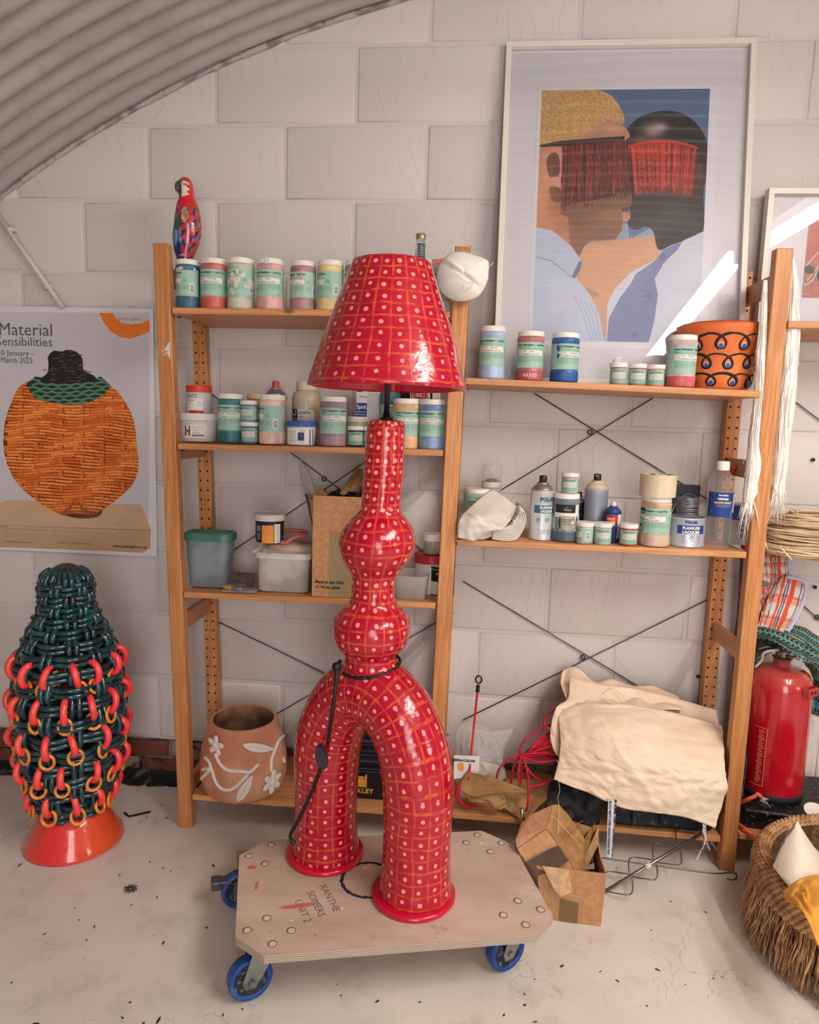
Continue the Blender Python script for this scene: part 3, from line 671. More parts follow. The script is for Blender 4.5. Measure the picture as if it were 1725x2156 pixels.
# ================================================================ containers on the shelves
MINT = M('mint_label', (156, 191, 174), .55); WHT = M('white_label', (226, 220, 212), .6); INKD = M('dark_ink', (24, 52, 60), .6); INKB = M('black_ink', (30, 28, 32), .6)
LIDW = M('white_lid', (232, 226, 220), .45, bump=(40, .15, .002)); FINE = M('fine_print', (92, 134, 126), .6)
INKR = M('red_ink', (196, 40, 38), .6); INKBL = M('blue_ink', (28, 60, 130), .6); YEL = M('yellow_ink', (232, 190, 70), .6); INKW = M('white_ink', (232, 230, 226), .6)
LM = [MINT, WHT, INKD, INKB, FINE, INKR, INKBL, YEL, INKW]
class Dec(G):
    """decals wrapped on a cylinder of radius R (u metres to the right, z up), or flat when R is None"""
    def __init__(s, R=None, y=0): super().__init__(); s.R = R; s.y = y
    def xf(s, lv):
        e = .0004+.00025*lv
        if s.R is None: return lambda u, z: (u, s.y-e, z)
        return lambda u, z: ((s.R+e)*math.sin(u/s.R), -(s.R+e)*math.cos(u/s.R), z)
    def rect(s, u0, u1, z0, z1, m, lv=0):
        f = s.xf(lv); n = 1 if s.R is None else max(1, int(abs(u1-u0)/s.R/.16)); us = np.linspace(u0, u1, n+1)
        return s.add([f(u, z) for z in (z0, z1) for u in us], [(i, i+1, n+2+i, n+1+i) for i in range(n)], m)
    def t(s, u, z, size, st, m=3, lv=2, maxw=None, bold=0, align='L'): f = s.xf(lv); return s.text(st, size, lambda a, b: f(u+a, z+b), m, align, bold, maxw=maxw)
    def disc(s, u, z, r, m, lv=2, r0=0):
        f = s.xf(lv); n = 20; P = [f(u+r*math.cos(k*2*PI/n), z+r*math.sin(k*2*PI/n)) for k in range(n)]
        if not r0: return s.add(P, [tuple(range(n))], m)
        Q = [f(u+r0*math.cos(k*2*PI/n), z+r0*math.sin(k*2*PI/n)) for k in range(n)]
        return s.add(P+Q, [(k, (k+1) % n, n+(k+1) % n, n+k) for k in range(n)], m)
    def lines(s, u0, u1, z0, z1, k, m=3, h=.0006, lv=2):
        for i in range(k):
            z = z0+(z1-z0)*(i+.5)/k; u = u0; rnd = random.Random(i*7+int(u0*1e4))
            while u < u1:
                w = rnd.uniform(.002, .007); s.rect(u, min(u+w, u1), z-h/2, z+h/2, m, lv); u += w+.0012
    def barcode(s, u0, u1, z0, z1, lv=1, vert=False):
        s.rect(u0, u1, z0, z1, 1, lv); rnd = random.Random(5); a, b = (z0, z1) if vert else (u0, u1); q = a+.1*(b-a)
        while q < b-.12*(b-a):
            w = rnd.choice((.0004, .0008, .0012))
            if vert: s.rect(u0+.2*(u1-u0), u1-.12*(u1-u0), q, q+w, 3, lv+1)
            else: s.rect(q, q+w, z0+.2*(z1-z0), z1-.12*(z1-z0), 3, lv+1)
            q += w+rnd.choice((.0005, .001))
def plastic(rgb, rough=.38): return M('plastic_%d_%d_%d' % rgb, rgb, rough, var=(22, tuple(int(c*.86) for c in rgb), .5), bump=(30, .15, .002))
def ribs(a, z): return 1
def size_of(px, py, w, h, Y, z=None):
    p = W(px, py, Y); k = mpp(p); return p.x, w/2*k, h*k
JP = [(.86, 0), (.95, .008), (1, .03), (1, .215), (.975, .235), (.97, .25), (.97, .80), (1, .825), (1, .855), (.965, .885), (.91, .905)]
def pint(px, py, w, h, Y, z, col, name, code, label, rz=0, lid=None, extra=None, group=None, low=None, band=None, miss=False):
    x, R, H = size_of(px, py, w, h, Y)
    t = thing('glaze_jar', label, 'jar', (x, Y, z), rz, group)
    g = G(); nb = 96
    g.lathe([(r*R*(1 if zz > .21 or zz < .03 else 1), zz*H) for r, zz in JP], nb, fn=lambda a, q: 1+(.012*math.cos(36*a) if .02*H < q < .22*H else 0))
    # ribs need intermediate rings
    g = G(); prof = []
    for r, zz in JP[:3]: prof.append((r*R, zz*H))
    for zz in (.06, .10, .15, .19, .215): prof.append((R, zz*H))
    for r, zz in JP[4:]: prof.append((r*R, zz*H))
    g.lathe(prof, nb, fn=lambda a, q: 1+(.014*math.cos(30*a) if .05*H < q < .2*H else 0))
    k = len(g.f)
    if low is not None:
        for i, f in enumerate(g.f):
            if max(g.v[j][2] for j in f) < low[0]*H+.001: g.m[i] = 1
    g.build('jar_body', [plastic(col), plastic(low[1]) if low else plastic(col)], t)
    g = G(); g.lathe([(.9*R, .895*H), (.955*R, .90*H), (.955*R, .985*H), (.93*R, 1.0*H), (.02*R, 1.0*H)], 48); ld = g.build('lid', lid or LIDW, t, sharp=40)
    d = Dec(R*.975); e = R*.975; A = 2.55
    if not miss:
        d.rect(-A*e, A*e, .26*H, .775*H, 0)
    else: d.rect(-A*e, A*e, .26*H, .52*H, 0); d.rect(-.2*e, A*e, .52*H, .58*H, 0)
    if not miss:
        d.t(-1.15*e, .70*H, .058*H, 'Velvet Underglazes — Lead Free', 2, maxw=2.25*e, bold=.025); d.t(-1.15*e, .655*H, .034*H, 'V Series', 2, bold=.02); d.lines(-.72*e, .9*e, .635*H, .675*H, 2, 4)
    d.rect(-1.05*e, 1.0*e, .515*H, .61*H, 1, 1)
    if not miss:
        d.disc(-.86*e, .562*H, .03*H, 3, 2, .026*H); d.t(-.86*e, .55*H, .03*H, 'R', 3, align='C'); d.rect(-.70*e, -.69*e, .52*H, .605*H, 3, 2)
    d.t(-.6*e, .577*H, .026*H, code, 3, bold=.02); d.t(-.12*e, .577*H, .026*H, name, 3, maxw=.95*e, bold=.02); d.t(-.6*e, .528*H, .026*H, 'LEADFREE 16 FL. OZ. (473ml)', 3, maxw=1.5*e, bold=.02)
    d.lines(-1.05*e, -.05*e, .36*H, .49*H, 6, 4, .0008); d.lines(.05*e, 1.0*e, .39*H, .49*H, 5, 4, .0008); d.lines(.7*e, 1*e, .28*H, .3*H, 1, 2)
    d.disc(1.35*e, .57*H, .033*H, 2, 2, .028*H); d.t(1.35*e, .557*H, .028*H, 'AP', 2, align='C'); d.barcode(1.75*e, 2.1*e, .32*H, .52*H, vert=True); d.lines(1.15*e, 1.6*e, .38*H, .48*H, 5, 4, .0008)
    if band: band(d, R, H)
    d.build('label', LM, t)
    if extra: extra(t, R, H)
    return t
def small(px, py, w, h, Y, z, col, label, rz=0, group=None, lid=None):
    x, R, H = size_of(px, py, w, h, Y); t = thing('small_glaze_jar', label, 'jar', (x, Y, z), rz, group)
    g = G(); g.lathe([(.84*R, 0), (.9*R, .02*H), (.9*R, .76*H), (.86*R, .8*H), (.8*R, .82*H)], 40); g.build('jar_body', plastic(col), t)
    g = G(); g.lathe([(.92*R, .80*H), (.98*R, .81*H), (1.0*R, .985*H), (.96*R, 1*H), (.02*R, 1*H)], 40, fn=lambda a, q: 1+.008*math.cos(40*a)); g.build('lid', lid or LIDW, t, sharp=40)
    e = .905*R; d = Dec(e); d.rect(-2.4*e, 2.4*e, .10*H, .72*H, 0); d.lines(-.9*e, .6*e, .58*H, .68*H, 3, 2, .0009); d.rect(-.9*e, .8*e, .32*H, .54*H, 1, 1); d.lines(-.75*e, .7*e, .34*H, .52*H, 3, 3, .001); d.lines(-.9*e, .8*e, .13*H, .28*H, 4, 4, .0007); d.barcode(1.3*e, 1.75*e, .2*H, .58*H, vert=True)
    d.build('label', LM, t); return t
stain = lambda nm, a, b, sc: M(nm, a, .5, var=(sc, b, .1, 3))
def flakes(mat_, n_, r0, z0, z1, seed, a0=-1.2, a1=1.2, s=.005):
    def f(t, R, H):
        g = G(); rnd = random.Random(seed)
        for i in range(n_):
            a = rnd.uniform(a0, a1); z = rnd.uniform(z0, z1)*H; q = s*rnd.uniform(.5, 1.4); k = rnd.randint(5, 7); rr = r0*R+.0012
            P = [(rr*math.sin(a+q/R*math.cos(j*2*PI/k)*rnd.uniform(.6, 1.2)), -rr*math.cos(a+q/R*math.cos(j*2*PI/k)), z+q*math.sin(j*2*PI/k)*rnd.uniform(.6, 1.3)) for j in range(k)]
            g.add(P, [tuple(range(k))], 0)
        stuff(g.build('dried_drips', mat_, t))
    return f
# ---- left bay, top shelf
yt = -.235
SL = L1+.0005
pint(397, 645, 52, 100, -.25, SL, (58, 110, 128), 'TEAL', 'V-341', 'slate-blue glaze jar with a half-missing label, nearest the left post on the top shelf', -1.25, extra=flakes(M('drip_white', (200, 206, 204), .5), 5, .98, .74, .84, 3, 0, 2.6, .006), miss=False, low=(.22, (52, 104, 132)))
pint(451, 646, 56, 103, -.25, SL, (206, 116, 112), 'RADIANT RED', 'V-388', 'coral-red glaze jar second from the left post on the top shelf', .0, low=(.22, (206, 96, 88)), lid=stain('lid_worn', (232, 224, 216), (200, 150, 140), 18))
pint(508, 647, 57, 104, -.255, SL, (188, 186, 166), 'AMBER', 'V-310', 'cream glaze jar whose label is torn to pale scraps, third on the top shelf', -.8, extra=flakes(M('scrap', (206, 204, 190), .7), 30, .98, .3, .76, 5, -.6, 2.3, .0065), low=(.22, (196, 194, 176)))
def tape_tab(t, R, H):
    g = G(); g.box(-.006, .006, -R-.0006, -R+.004, .88*H, 1.004*H); g.box(-.006, .006, -R, -R+.02, 1.0*H, 1.006*H); g.build('tape_tab', M('clear_tape', (206, 204, 214), .3), t)
pint(569, 648, 57, 104, -.255, SL, (222, 172, 166), 'CORAL', 'V-317', 'pale pink glaze jar with a bit of clear tape over its lid', .05, extra=tape_tab, low=(.22, (222, 170, 166)))
pint(638, 649, 54, 101, -.25, SL, (168, 128, 134), 'ORCHID', 'V-322', 'dusty mauve glaze jar with a pink-smudged lid and a drip down its label', -.7, lid=stain('lid_pinked', (228, 216, 212), (210, 130, 120), 26), extra=flakes(M('drip_pink', (206, 140, 130), .5), 9, .98, .5, .78, 9, .7, .82, .004))
pint(695, 650, 56, 103, -.25, SL, (222, 200, 138), 'YELLOW', 'V-308', 'pale yellow glaze jar just left of the lampshade on the top shelf', -1.3, lid=stain('lid_peach', (230, 222, 212), (214, 160, 120), 22))
pint(752, 650, 54, 105, -.25, SL, (150, 148, 160), 'LILAC', 'V-323', 'grey-lilac glaze jar half hidden behind the left edge of the lampshade', -.3)
pint(884, 652, 56, 107, -.25, SL, (196, 186, 176), 'WHITE', 'V-361', 'white-lidded glaze jar standing behind the lampshade with the small bottle on it', 0)
pint(929, 655, 56, 108, -.25, SL, (190, 184, 178), 'ROSE', 'V-325', 'pale glaze jar between the lampshade and the dust mask', -.1, lid=stain('lid_rosy', (226, 214, 208), (214, 110, 90), 10))
x, R, H = size_of(885, 545, 21, 56, -.25); kz = W(884, 545, -.25).z
t = thing('small_bottle', 'small glass bottle with a gold cap and dark green label above the lampshade', 'bottle', (x, -.25, L1+.001+107*mpp(W(884, 600, -.25))))
glass = M('bottle_glass', (214, 220, 216), .08, trans=.9, ior=1.3)
g = G(); g.lathe([(.8*R, 0), (R, .03*H), (R, .62*H), (.9*R, .76*H), (.84*R, .84*H)], 32); g.build('bottle_body', glass, t)
g = G(); g.lathe([(.9*R, .82*H), (1.0*R, .83*H), (1.0*R, .985*H), (.94*R, H), (.01*R, H)], 32, fn=lambda a, q: 1+.02*math.cos(24*a)); g.build('cap', M('gold_cap', (186, 162, 110), .35, .7), t, sharp=40)
d = Dec(R); d.rect(-.5*R, 1.0*R, .1*H, .62*H, 0); d.lines(-.35*R, .8*R, .16*H, .56*H, 7, 1, .0008); d.build('label', [M('green_label', (20, 62, 62), .5), INKW], t)
# ---- left bay, second shelf
S2 = L2+.0026
def tub(px, py, w, h, Y, z, label, body, lidm, dec=None, name='plastic_tub', cat='tub', taper=.86, lh=.16, rz=0, oval=1.0, rim=1.0):
    x, R, H = size_of(px, py, w, h, Y); t = thing(name, label, cat, (x, Y, z), rz)
    T = Matrix.Diagonal((1, oval, 1, 1)); g = G(); r0 = taper*R
    g.lathe([(r0*.95, 0), (r0, .02*H), (.95*R, (1-lh)*H), (.9*R, (1-lh)*H+.001)], 56, T=T); g.build('tub_body', body, t)
    g = G(); g.lathe([(.94*R, (1-lh)*H-.004), (rim*R, (1-lh)*H-.003), (rim*R, .975*H), (.97*R, H), (.9*R, H), (.88*R, .985*H), (.01, .985*H)], 56, T=T); g.build('lid', lidm, t, sharp=40)
    if dec: d = Dec(.93*R); dec(d, .93*R, H); o = d.build('label', LM, t); o.scale = (1, oval, 1)
    return t, R, H
wt = M('white_tub', (222, 220, 220), .4, var=(12, (206, 202, 200), .5))
def d1(d, R, H):
    d.rect(-.45*R, .75*R, .12*H, .62*H, 1); d.rect(-.42*R, -.12*R, .2*H, .56*H, 3, 1); d.disc(-.27*R, .36*H, .10*R, 5, 2); d.disc(-.25*R, .30*H, .08*R, 7, 3)
    d.t(-.42*R, .59*H, .05*H, 'SCARVA', 3); d.t(.0, .5*H, .05*H, 'Earth Glaze Pencil', 4, maxw=.6*R); d.t(.1*R, .4*H, .05*H, 'Sample', 5); d.t(.05*R, .3*H, .05*H, 'Qty. 350g', 3); d.lines(0, .6*R, .2*H, .25*H, 2, 3, .002)
t1, R1_, H1_ = tub(419, 935, 84, 58, -.22, S2, 'wide white tub with a small sticker and photo of orange glaze, under the red-lidded pot', wt, M('tub_lid', (226, 222, 216), .45), d1, taper=.84, lh=.2, oval=.9)
def d2(d, R, H):
    d.rect(-.9*R, .7*R, .06*H, .78*H, 8); d.t(-.75*R, .56*H, .17*H, 'MOTZ', 3, maxw=.9*R); d.t(-.75*R, .44*H, .08*H, 'clay glaze', 3); d.t(-.75*R, .34*H, .07*H, 'liquid', 3); d.lines(.2*R, .65*R, .25*H, .45*H, 4, 3); d.rect(-.6*R, .7*R, .0, .1*H, 5, 1)
tub(420, 877, 52, 57, -.215, S2+H1_+.0005, 'clear pot with a red screw lid marked OTZ, standing on the wide white tub', M('clear_pot', (206, 204, 202), .35), M('red_lid', (206, 60, 50), .45), d2, name='glaze_pot', cat='pot', taper=.92, lh=.2, rim=1.02)
pint(486, 936, 53, 101, -.25, S2, (70, 134, 138), 'HUNTER GREEN', 'V-378', 'dark teal-green glaze jar beside two stacked small jars on the second shelf', .15, low=(.22, (46, 112, 118)))
s1 = small(526, 936, 37, 45, -.262, S2, (96, 130, 150), 'lower of the two stacked small mint-label jars by the dark green jar', .1)
x, R, H = size_of(526, 936, 37, 45, -.262); small(525, 891, 37, 44, -.262, S2+H+.0004, (120, 140, 170), 'upper of the two stacked small mint-label jars by the dark green jar', -.15)
pint(574, 938, 56, 102, -.255, S2, (226, 196, 182), 'PEACH', 'V-316', 'peach glaze jar turned so its barcode faces out, on the second shelf', -1.45, low=(.22, (228, 192, 176)))
pint(546, 932, 52, 100, -.15, S2, (214, 130, 60), 'ORANGE', 'V-384', 'jar with a yellowed lid peeping out behind the small stacked jars', .4, lid=M('cream_lid', (222, 196, 160), .5))
def spray(px, py, w, h, Y, z, label, body, cap, dec=None, dome=None, rz=0, valve=True, group=None):
    x, R, H = size_of(px, py, w, h, Y); t = thing('spray_can', label, 'spray can', (x, Y, z), rz, group)
    g = G(); g.lathe([(.93*R, 0), (1.0*R, .008*H), (1.0*R, .012*H), (.97*R, .02*H), (.97*R, .735*H), (1.0*R, .745*H), (1.0*R, .755*H), (.94*R, .77*H)], 48); g.build('can_body', body, t)
    g = G(); g.lathe([(.95*R, .765*H), (.9*R, .79*H), (.72*R, .835*H), (.5*R, .865*H), (.46*R, .872*H), (.5*R, .88*H), (.47*R, .892*H), (.1*R, .892*H)], 40); g.build('dome', dome or M('tin_dome', (158, 152, 144), .35, .7), t)
    g = G(); g.lathe([(.29*R, .885*H), (.32*R, .895*H), (.32*R, .975*H), (.28*R, .995*H), (.0, 1.0*H)], 24); g.box(-.01*R, .01*R, -.36*R, -.31*R, .93*H, .96*H); g.build('nozzle', cap, t)
    if dec: d = Dec(.975*R); dec(d, .975*R, H); d.build('label', LM+[M('teal_ink', (32, 98, 112), .5), M('silver_ink', (180, 180, 184), .4, .3)], t)
    return t
spray(580, 932, 46, 128, -.12, S2, 'navy and red spray can with a red nozzle behind the peach jar', M('navy_can', (28, 34, 62), .35), M('red_nozzle', (200, 70, 60), .4), lambda d, R, H: (d.rect(-2.5*R, 2.5*R, .69*H, .73*H, 5), d.rect(.3*R, 1.2*R, .2*H, .6*H, 5), d.t(.0, .6*H, .08*H, 'X', 8)), dome=M('grey_dome', (150, 150, 150), .3, .6))
# large amber plastic bottle jar
x, R, H = size_of(645, 930, 60, 128, -.15); t = thing('plastic_jar', 'large brownish translucent jar with a sieved white label, behind the blue-lidded tub', 'jar', (x, -.15, S2))
am = M('amber_liquid', (186, 158, 122), .25, trans=.15, var=(9, (206, 190, 166), .4)); g = G(); g.lathe([(.93*R, 0), (R, .02*H), (R, .74*H), (.9*R, .83*H), (.7*R, .86*H), (.66*R, .87*H)], 48); g.build('jar_body', am, t)
g = G(); g.lathe([(.68*R, .865*H), (.72*R, .87*H), (.72*R, .985*H), (.68*R, H), (.01, H)], 40); g.build('lid', M('beige_lid', (206, 190, 166), .5), t, sharp=40)
d = Dec(R); d.rect(-1.0*R, -.45*R, .2*H, .56*H, 3); [d.disc(-.98*R+random.random()*.5*R, (.22+random.random()*.32)*H, .0022, 8, 2) for _ in range(26)]; d.rect(-.4*R, .75*R, .14*H, .56*H, 1); d.t(-.3*R, .49*H, .05*H, 'SCARVA', 3, bold=.02); d.t(-.3*R, .43*H, .03*H, 'Lizzella', 3); d.t(-.3*R, .38*H, .03*H, 'Glaze', 5); d.t(-.15*R, .32*H, .03*H, 'Wash Cleaner', 3); d.t(-.1*R, .2*H, .03*H, '1 Litre', 3); d.build('label', LM, t)
def d3(d, R, H):
    d.rect(-1.1*R, 1.1*R, .04*H, .70*H, 8); d.t(.05*R, .58*H, .09*H, '250ml', 3, maxw=.4*R); d.rect(-.05*R, .38*R, .2*H, .54*H, 6, 1); d.disc(.2*R, .42*H, .07*R, 5, 3); d.lines(-.8*R, -.15*R, .15*H, .62*H, 6, 3, .0011); d.rect(.75*R, 1.05*R, .05*H, .66*H, 6, 1); d.lines(-.05*R, .4*R, .08*H, .18*H, 2, 3, .001)
tub(636, 937, 66, 50, -.255, S2, 'small white tub with a blue lid and food-style print on the second shelf', wt, M('blue_lid', (52, 92, 170), .4), d3, taper=.82, lh=.17)
pint(701, 940, 56, 102, -.255, S2, (158, 138, 148), 'MAROON', 'V-375', 'grey-mauve maroon glaze jar right of the blue-lidded tub', .35, low=(.22, (172, 138, 146)))
small(748, 940, 34, 43, -.25, S2, (34, 62, 78), 'small jar of very dark blue-green glaze, left of the lamp neck', .3)
small(778, 940, 34, 42, -.22, S2, (120, 170, 160), 'small pale jar mostly hidden behind the lamp neck', -.5)
tub(752, 936, 46, 60, -.14, S2, 'cloudy clear pot behind the small dark jar', M('cloudy', (196, 188, 176), .4), M('tub_lid', (226, 222, 216), .45), None, name='glaze_pot', cat='pot')
# white spirit canister
def flatcan(px, py, w, h, dpt, Y, z, name, cat, label, body, rz=0, bev=.006):
    p = W(px, py, Y); k = mpp(p); t = thing(name, label, cat, (p.x, Y, z), rz); w_, h_ = w*k/2, h*k
    g = G().box(-w_, w_, -dpt/2, dpt/2, 0, h_); g.build('body', body, t, bevel=bev); return t, w_, h_
t, w_, h_ = flatcan(775, 936, 52, 132, .05, -.11, S2+.001, 'spirit_canister', 'canister', 'white flat canister with a navy spirit label behind the lamp pole', wt)
d = Dec(None, -.025); d.rect(-.9*w_, -.05*w_, .36*h_, .97*h_, 6); d.rect(-.9*w_, -.05*w_, .66*h_, .98*h_, 1, 1); d.rect(-.86*w_, -.45*w_, .83*h_, .94*h_, 3, 2); d.t(-.8*w_, .86*h_, .05*h_, 'GLX', 8, 3, bold=.02); d.rect(-.42*w_, -.1*w_, .84*h_, .95*h_, 5, 2)
d.t(-.7*w_, .74*h_, .05*h_, 'White', 6, 2); d.t(-.85*w_, .57*h_, .085*h_, 'Spirit', 8, 2, maxw=.75*w_, bold=.02); d.lines(-.85*w_, -.12*w_, .46*h_, .54*h_, 2, 8, .0016); d.t(-.7*w_, .39*h_, .055*h_, '750ml', 8, 2); d.lines(.05*w_, .9*w_, .4*h_, .92*h_, 16, 3, .0008); d.build('label', LM, t)
pint(820, 938, 44, 112, -.13, S2, (70, 120, 132), 'TEAL', 'V-327', 'teal jar just behind the black lamp pole', .6, lid=M('teal_lid', (70, 130, 140), .5))
pint(853, 943, 56, 103, -.255, S2, (230, 188, 140), 'YELLOW', 'V-309', 'pale orange glaze jar right beside the lamp neck', .45, low=(.22, (232, 184, 138)))
pint(909, 945, 56, 103, -.255, S2, (126, 156, 196), 'BABY BLUE', 'V-326', 'light blue glaze jar beside the middle post on the second shelf', 0, low=(.22, (138, 164, 204)))
t, w_, h_ = flatcan(893, 938, 62, 120, .06, -.12, S2+.001, 'filler_box', 'box', 'white carton with big red capital letters above the light blue jar', wt, bev=.001)
d = Dec(None, -.03); d.t(-.95*w_, .84*h_, .16*h_, 'FILLER', 5, 1, bold=.04, maxw=1.2*w_); d.rect(.35*w_, .5*w_, .8*h_, .99*h_, 3, 1); d.build('label', LM, t)
t, w_, h_ = flatcan(850, 938, 36, 112, .04, -.09, S2+.001, 'black_box', 'box', 'black box glimpsed between the lamp pole and the lettered carton', M('black_card', (22, 22, 28), .5), bev=.002)
# ---- right bay, upper shelf
S5 = lambda x: R1+.008-.016*(x-1.06)/.79+.0006
def zr(px): return S5(W(px, 800, -.25).x)
pint(1034, 797, 55, 108, -.255, zr(1034), (172, 190, 220), 'BABY BLUE', 'V-326', 'light blue jar with blue paint crusted on its lid, beside the framed picture', -.02, lid=stain('lid_blued', (224, 218, 212), (56, 106, 170), 42), low=(.22, (176, 196, 226)))
pint(1114, 800, 57, 101, -.255, zr(1114), (186, 118, 114), 'CORAL', 'V-383', 'brick-pink glaze jar in front of the big framed picture', -.02, low=(.22, (182, 96, 96)), lid=stain('lid_b', (230, 222, 214), (206, 170, 150), 16), band=lambda d, R, H: d.t(-.55*R, .08*H, .1*H, 'MACO', 1, 3, bold=.03))
pint(1187, 803, 58, 101, -.255, zr(1187), (56, 106, 166), 'ELECTRIC BLUE', 'V-386', 'bright blue glaze jar with a drip over its label', .35, low=(.22, (44, 96, 168)), extra=flakes(M('drip_blue', (50, 92, 150), .4), 14, .98, .45, .8, 12, -1.05, -.9, .004))
small(1301, 806, 37, 45, -.265, zr(1301), (176, 150, 150), 'leftmost of three small jars by the orange bowl, plastic film on its lid', .0)
small(1341, 808, 38, 45, -.265, zr(1341), (186, 128, 128), 'middle one of the three small jars by the orange bowl', 0)
small(1380, 809, 37, 45, -.265, zr(1380), (222, 160, 146), 'rightmost of the three small jars, touching the large red-based jar', -.1)
g = G(); p = W(1304, 758, -.265)
def film(s, t):
    a = s*2*PI; r = .006+.009*t+.005*vn(s*9, t*3, 4); return (p.x+r*math.cos(a)*1.2, -.265+r*math.sin(a)*.8, zr(1301)+.0618+.016*(1-t)+.004*vn(s*14, t*4, 2))
g.grid(film, 30, 5); tag(g.build('plastic_film', M('clear_film', (236, 236, 238), .1, alpha=.45)), 'scrap of crumpled clear film on the leftmost small jar', 'film')
pint(1431, 812, 60, 107, -.262, zr(1431), (216, 190, 186), 'Bright Red', 'V-387', 'large jar with a rosy red base in front of the orange bowl', .3, low=(.22, (214, 102, 106)))
# orange bowl with black loops
x, _, _ = size_of(1519, 815, 100, 100, -.20); pr_ = W(1517, 672, -.17); k = mpp(pr_); zb = zr(1519)
Rt, Rb, Hb = 88*k, 60*k, .182
bowlm = M('orange_slip', (230, 128, 62), .55, var=(7, (214, 104, 52), .5, 5), bump=(20, .3, .003)); t = thing('painted_bowl', 'deep orange bowl painted with black loops and blue drops', 'bowl', (x-.003, -.165, zb))
def br(z): return Rb+(Rt-Rb)*(z/Hb)**.85
g = G(); zs = np.linspace(0, 1, 16); g.lathe([(.01, 0)]+[(br(q*Hb)+(.002*math.sin(q*9)), q*Hb) for q in zs]+[(Rt-.010, Hb-.001)]+[(br(q*Hb)-.012, q*Hb+.006) for q in zs[::-1]]+[(.01, .01)], 64, closed=True, fn=lambda a, z: 1+.006*math.sin(3*a+z*20)); g.build('bowl_body', bowlm, t)
g = G(); g2 = G(); g3 = G()
def bs(a, z, off=.0012): r = br(z)+.002*math.sin(z/Hb*9)+off; r *= 1+.006*math.sin(3*a-PI/2*0+z*20)*.5; return (r*math.sin(a), -r*math.cos(a), z)
for row, (zc, amp, npts) in enumerate(((.132, .032, 11), (.079, .030, 11), (.030, .026, 10))):
    P = []; da = 2*PI/npts
    for i in range(npts):
        a0 = i*da+row*.23
        for q in np.linspace(0, 1, 20, endpoint=False):
            th = q*2*PI; P.append((a0+da*q+.43*da*math.sin(th), zc+amp*(math.cos(th)*.5)*1.3+.002*vn(i*2., row)))
    pts = [bs(a, z, -.0002) for a, z in P]; rs = [.0052*(.75+.4*vn(i*.11, row*3)) for i in range(len(pts))]
    g.tube(pts, [max(.0028, q) for q in rs], 6, closed=True, flat=.6)
    for i in range(npts):
        a = (i+.5)*da+row*.23; z = zc-amp*.42; n_ = 12
        g3.add([bs(a+.0085/br(z)*math.cos(q*2*PI/n_)-.002, z-.002+.0125*math.sin(q*2*PI/n_)*(1.15 if math.sin(q*2*PI/n_) > 0 else .8), .0008) for q in range(n_)], [tuple(range(n_))])
        g2.add([bs(a+.0062/br(z)*math.cos(q*2*PI/n_), z-.001+.0085*math.sin(q*2*PI/n_), .0016) for q in range(n_)], [tuple(range(n_))])
stuff(g.build('painted_loops', M('black_slip', (24, 26, 30), .6), t)); stuff(g3.build('cream_drops', M('cream_slip', (224, 176, 130), .6), t)); stuff(g2.build('blue_drops', M('blue_slip', (40, 92, 170), .5), t))
# ================================================================ lower shelves and soft things
def sheet(name, fn, ns, nt, mat, parent=None, solid=.0012, loc=(0, 0, 0), amp=0, fr=6, seed=0, nrm=(0, -1, .2), sub=0):
    N = Vector(nrm).normalized(); vs = []; uv = []
    for j in range(nt+1):
        for i in range(ns+1):
            s, t = i/ns, j/nt; p = Vector(fn(s, t))
            if amp: p = p+N*amp*(vn(s*fr, t*fr*.8, 0, seed)+.5*vn(s*fr*2.7, t*fr*2.3, 1, seed))
            vs.append(tuple(p-Vector(loc)))
    fs = [(j*(ns+1)+i, (j+1)*(ns+1)+i, (j+1)*(ns+1)+i+1, j*(ns+1)+i+1) for j in range(nt) for i in range(ns)]
    me = bpy.data.meshes.new(name); me.from_pydata(vs, [], fs); me.materials.append(mat)
    me.uv_layers.new(name='UVMap').data.foreach_set('uv', [c for f in fs for v in f for c in ((v % (ns+1))/ns, (v//(ns+1))/nt)])
    me.polygons.foreach_set('use_smooth', [True]*len(fs)); return link(name, me, parent, loc, solid=solid, sub=sub)
def panel(name, pts, mat, parent, th=.003, loc=(0, 0, 0)):
    P = [W(*p)-Vector(loc) for p in pts]; g = G().add(P, [tuple(range(len(P)))]); return g.build(name, mat, parent, solid=th)
def sq(p, asp=1.0):
    return lambda a, z: 1/((abs(math.cos(a))**p+abs(math.sin(a)*1.0)**p)**(1/p))
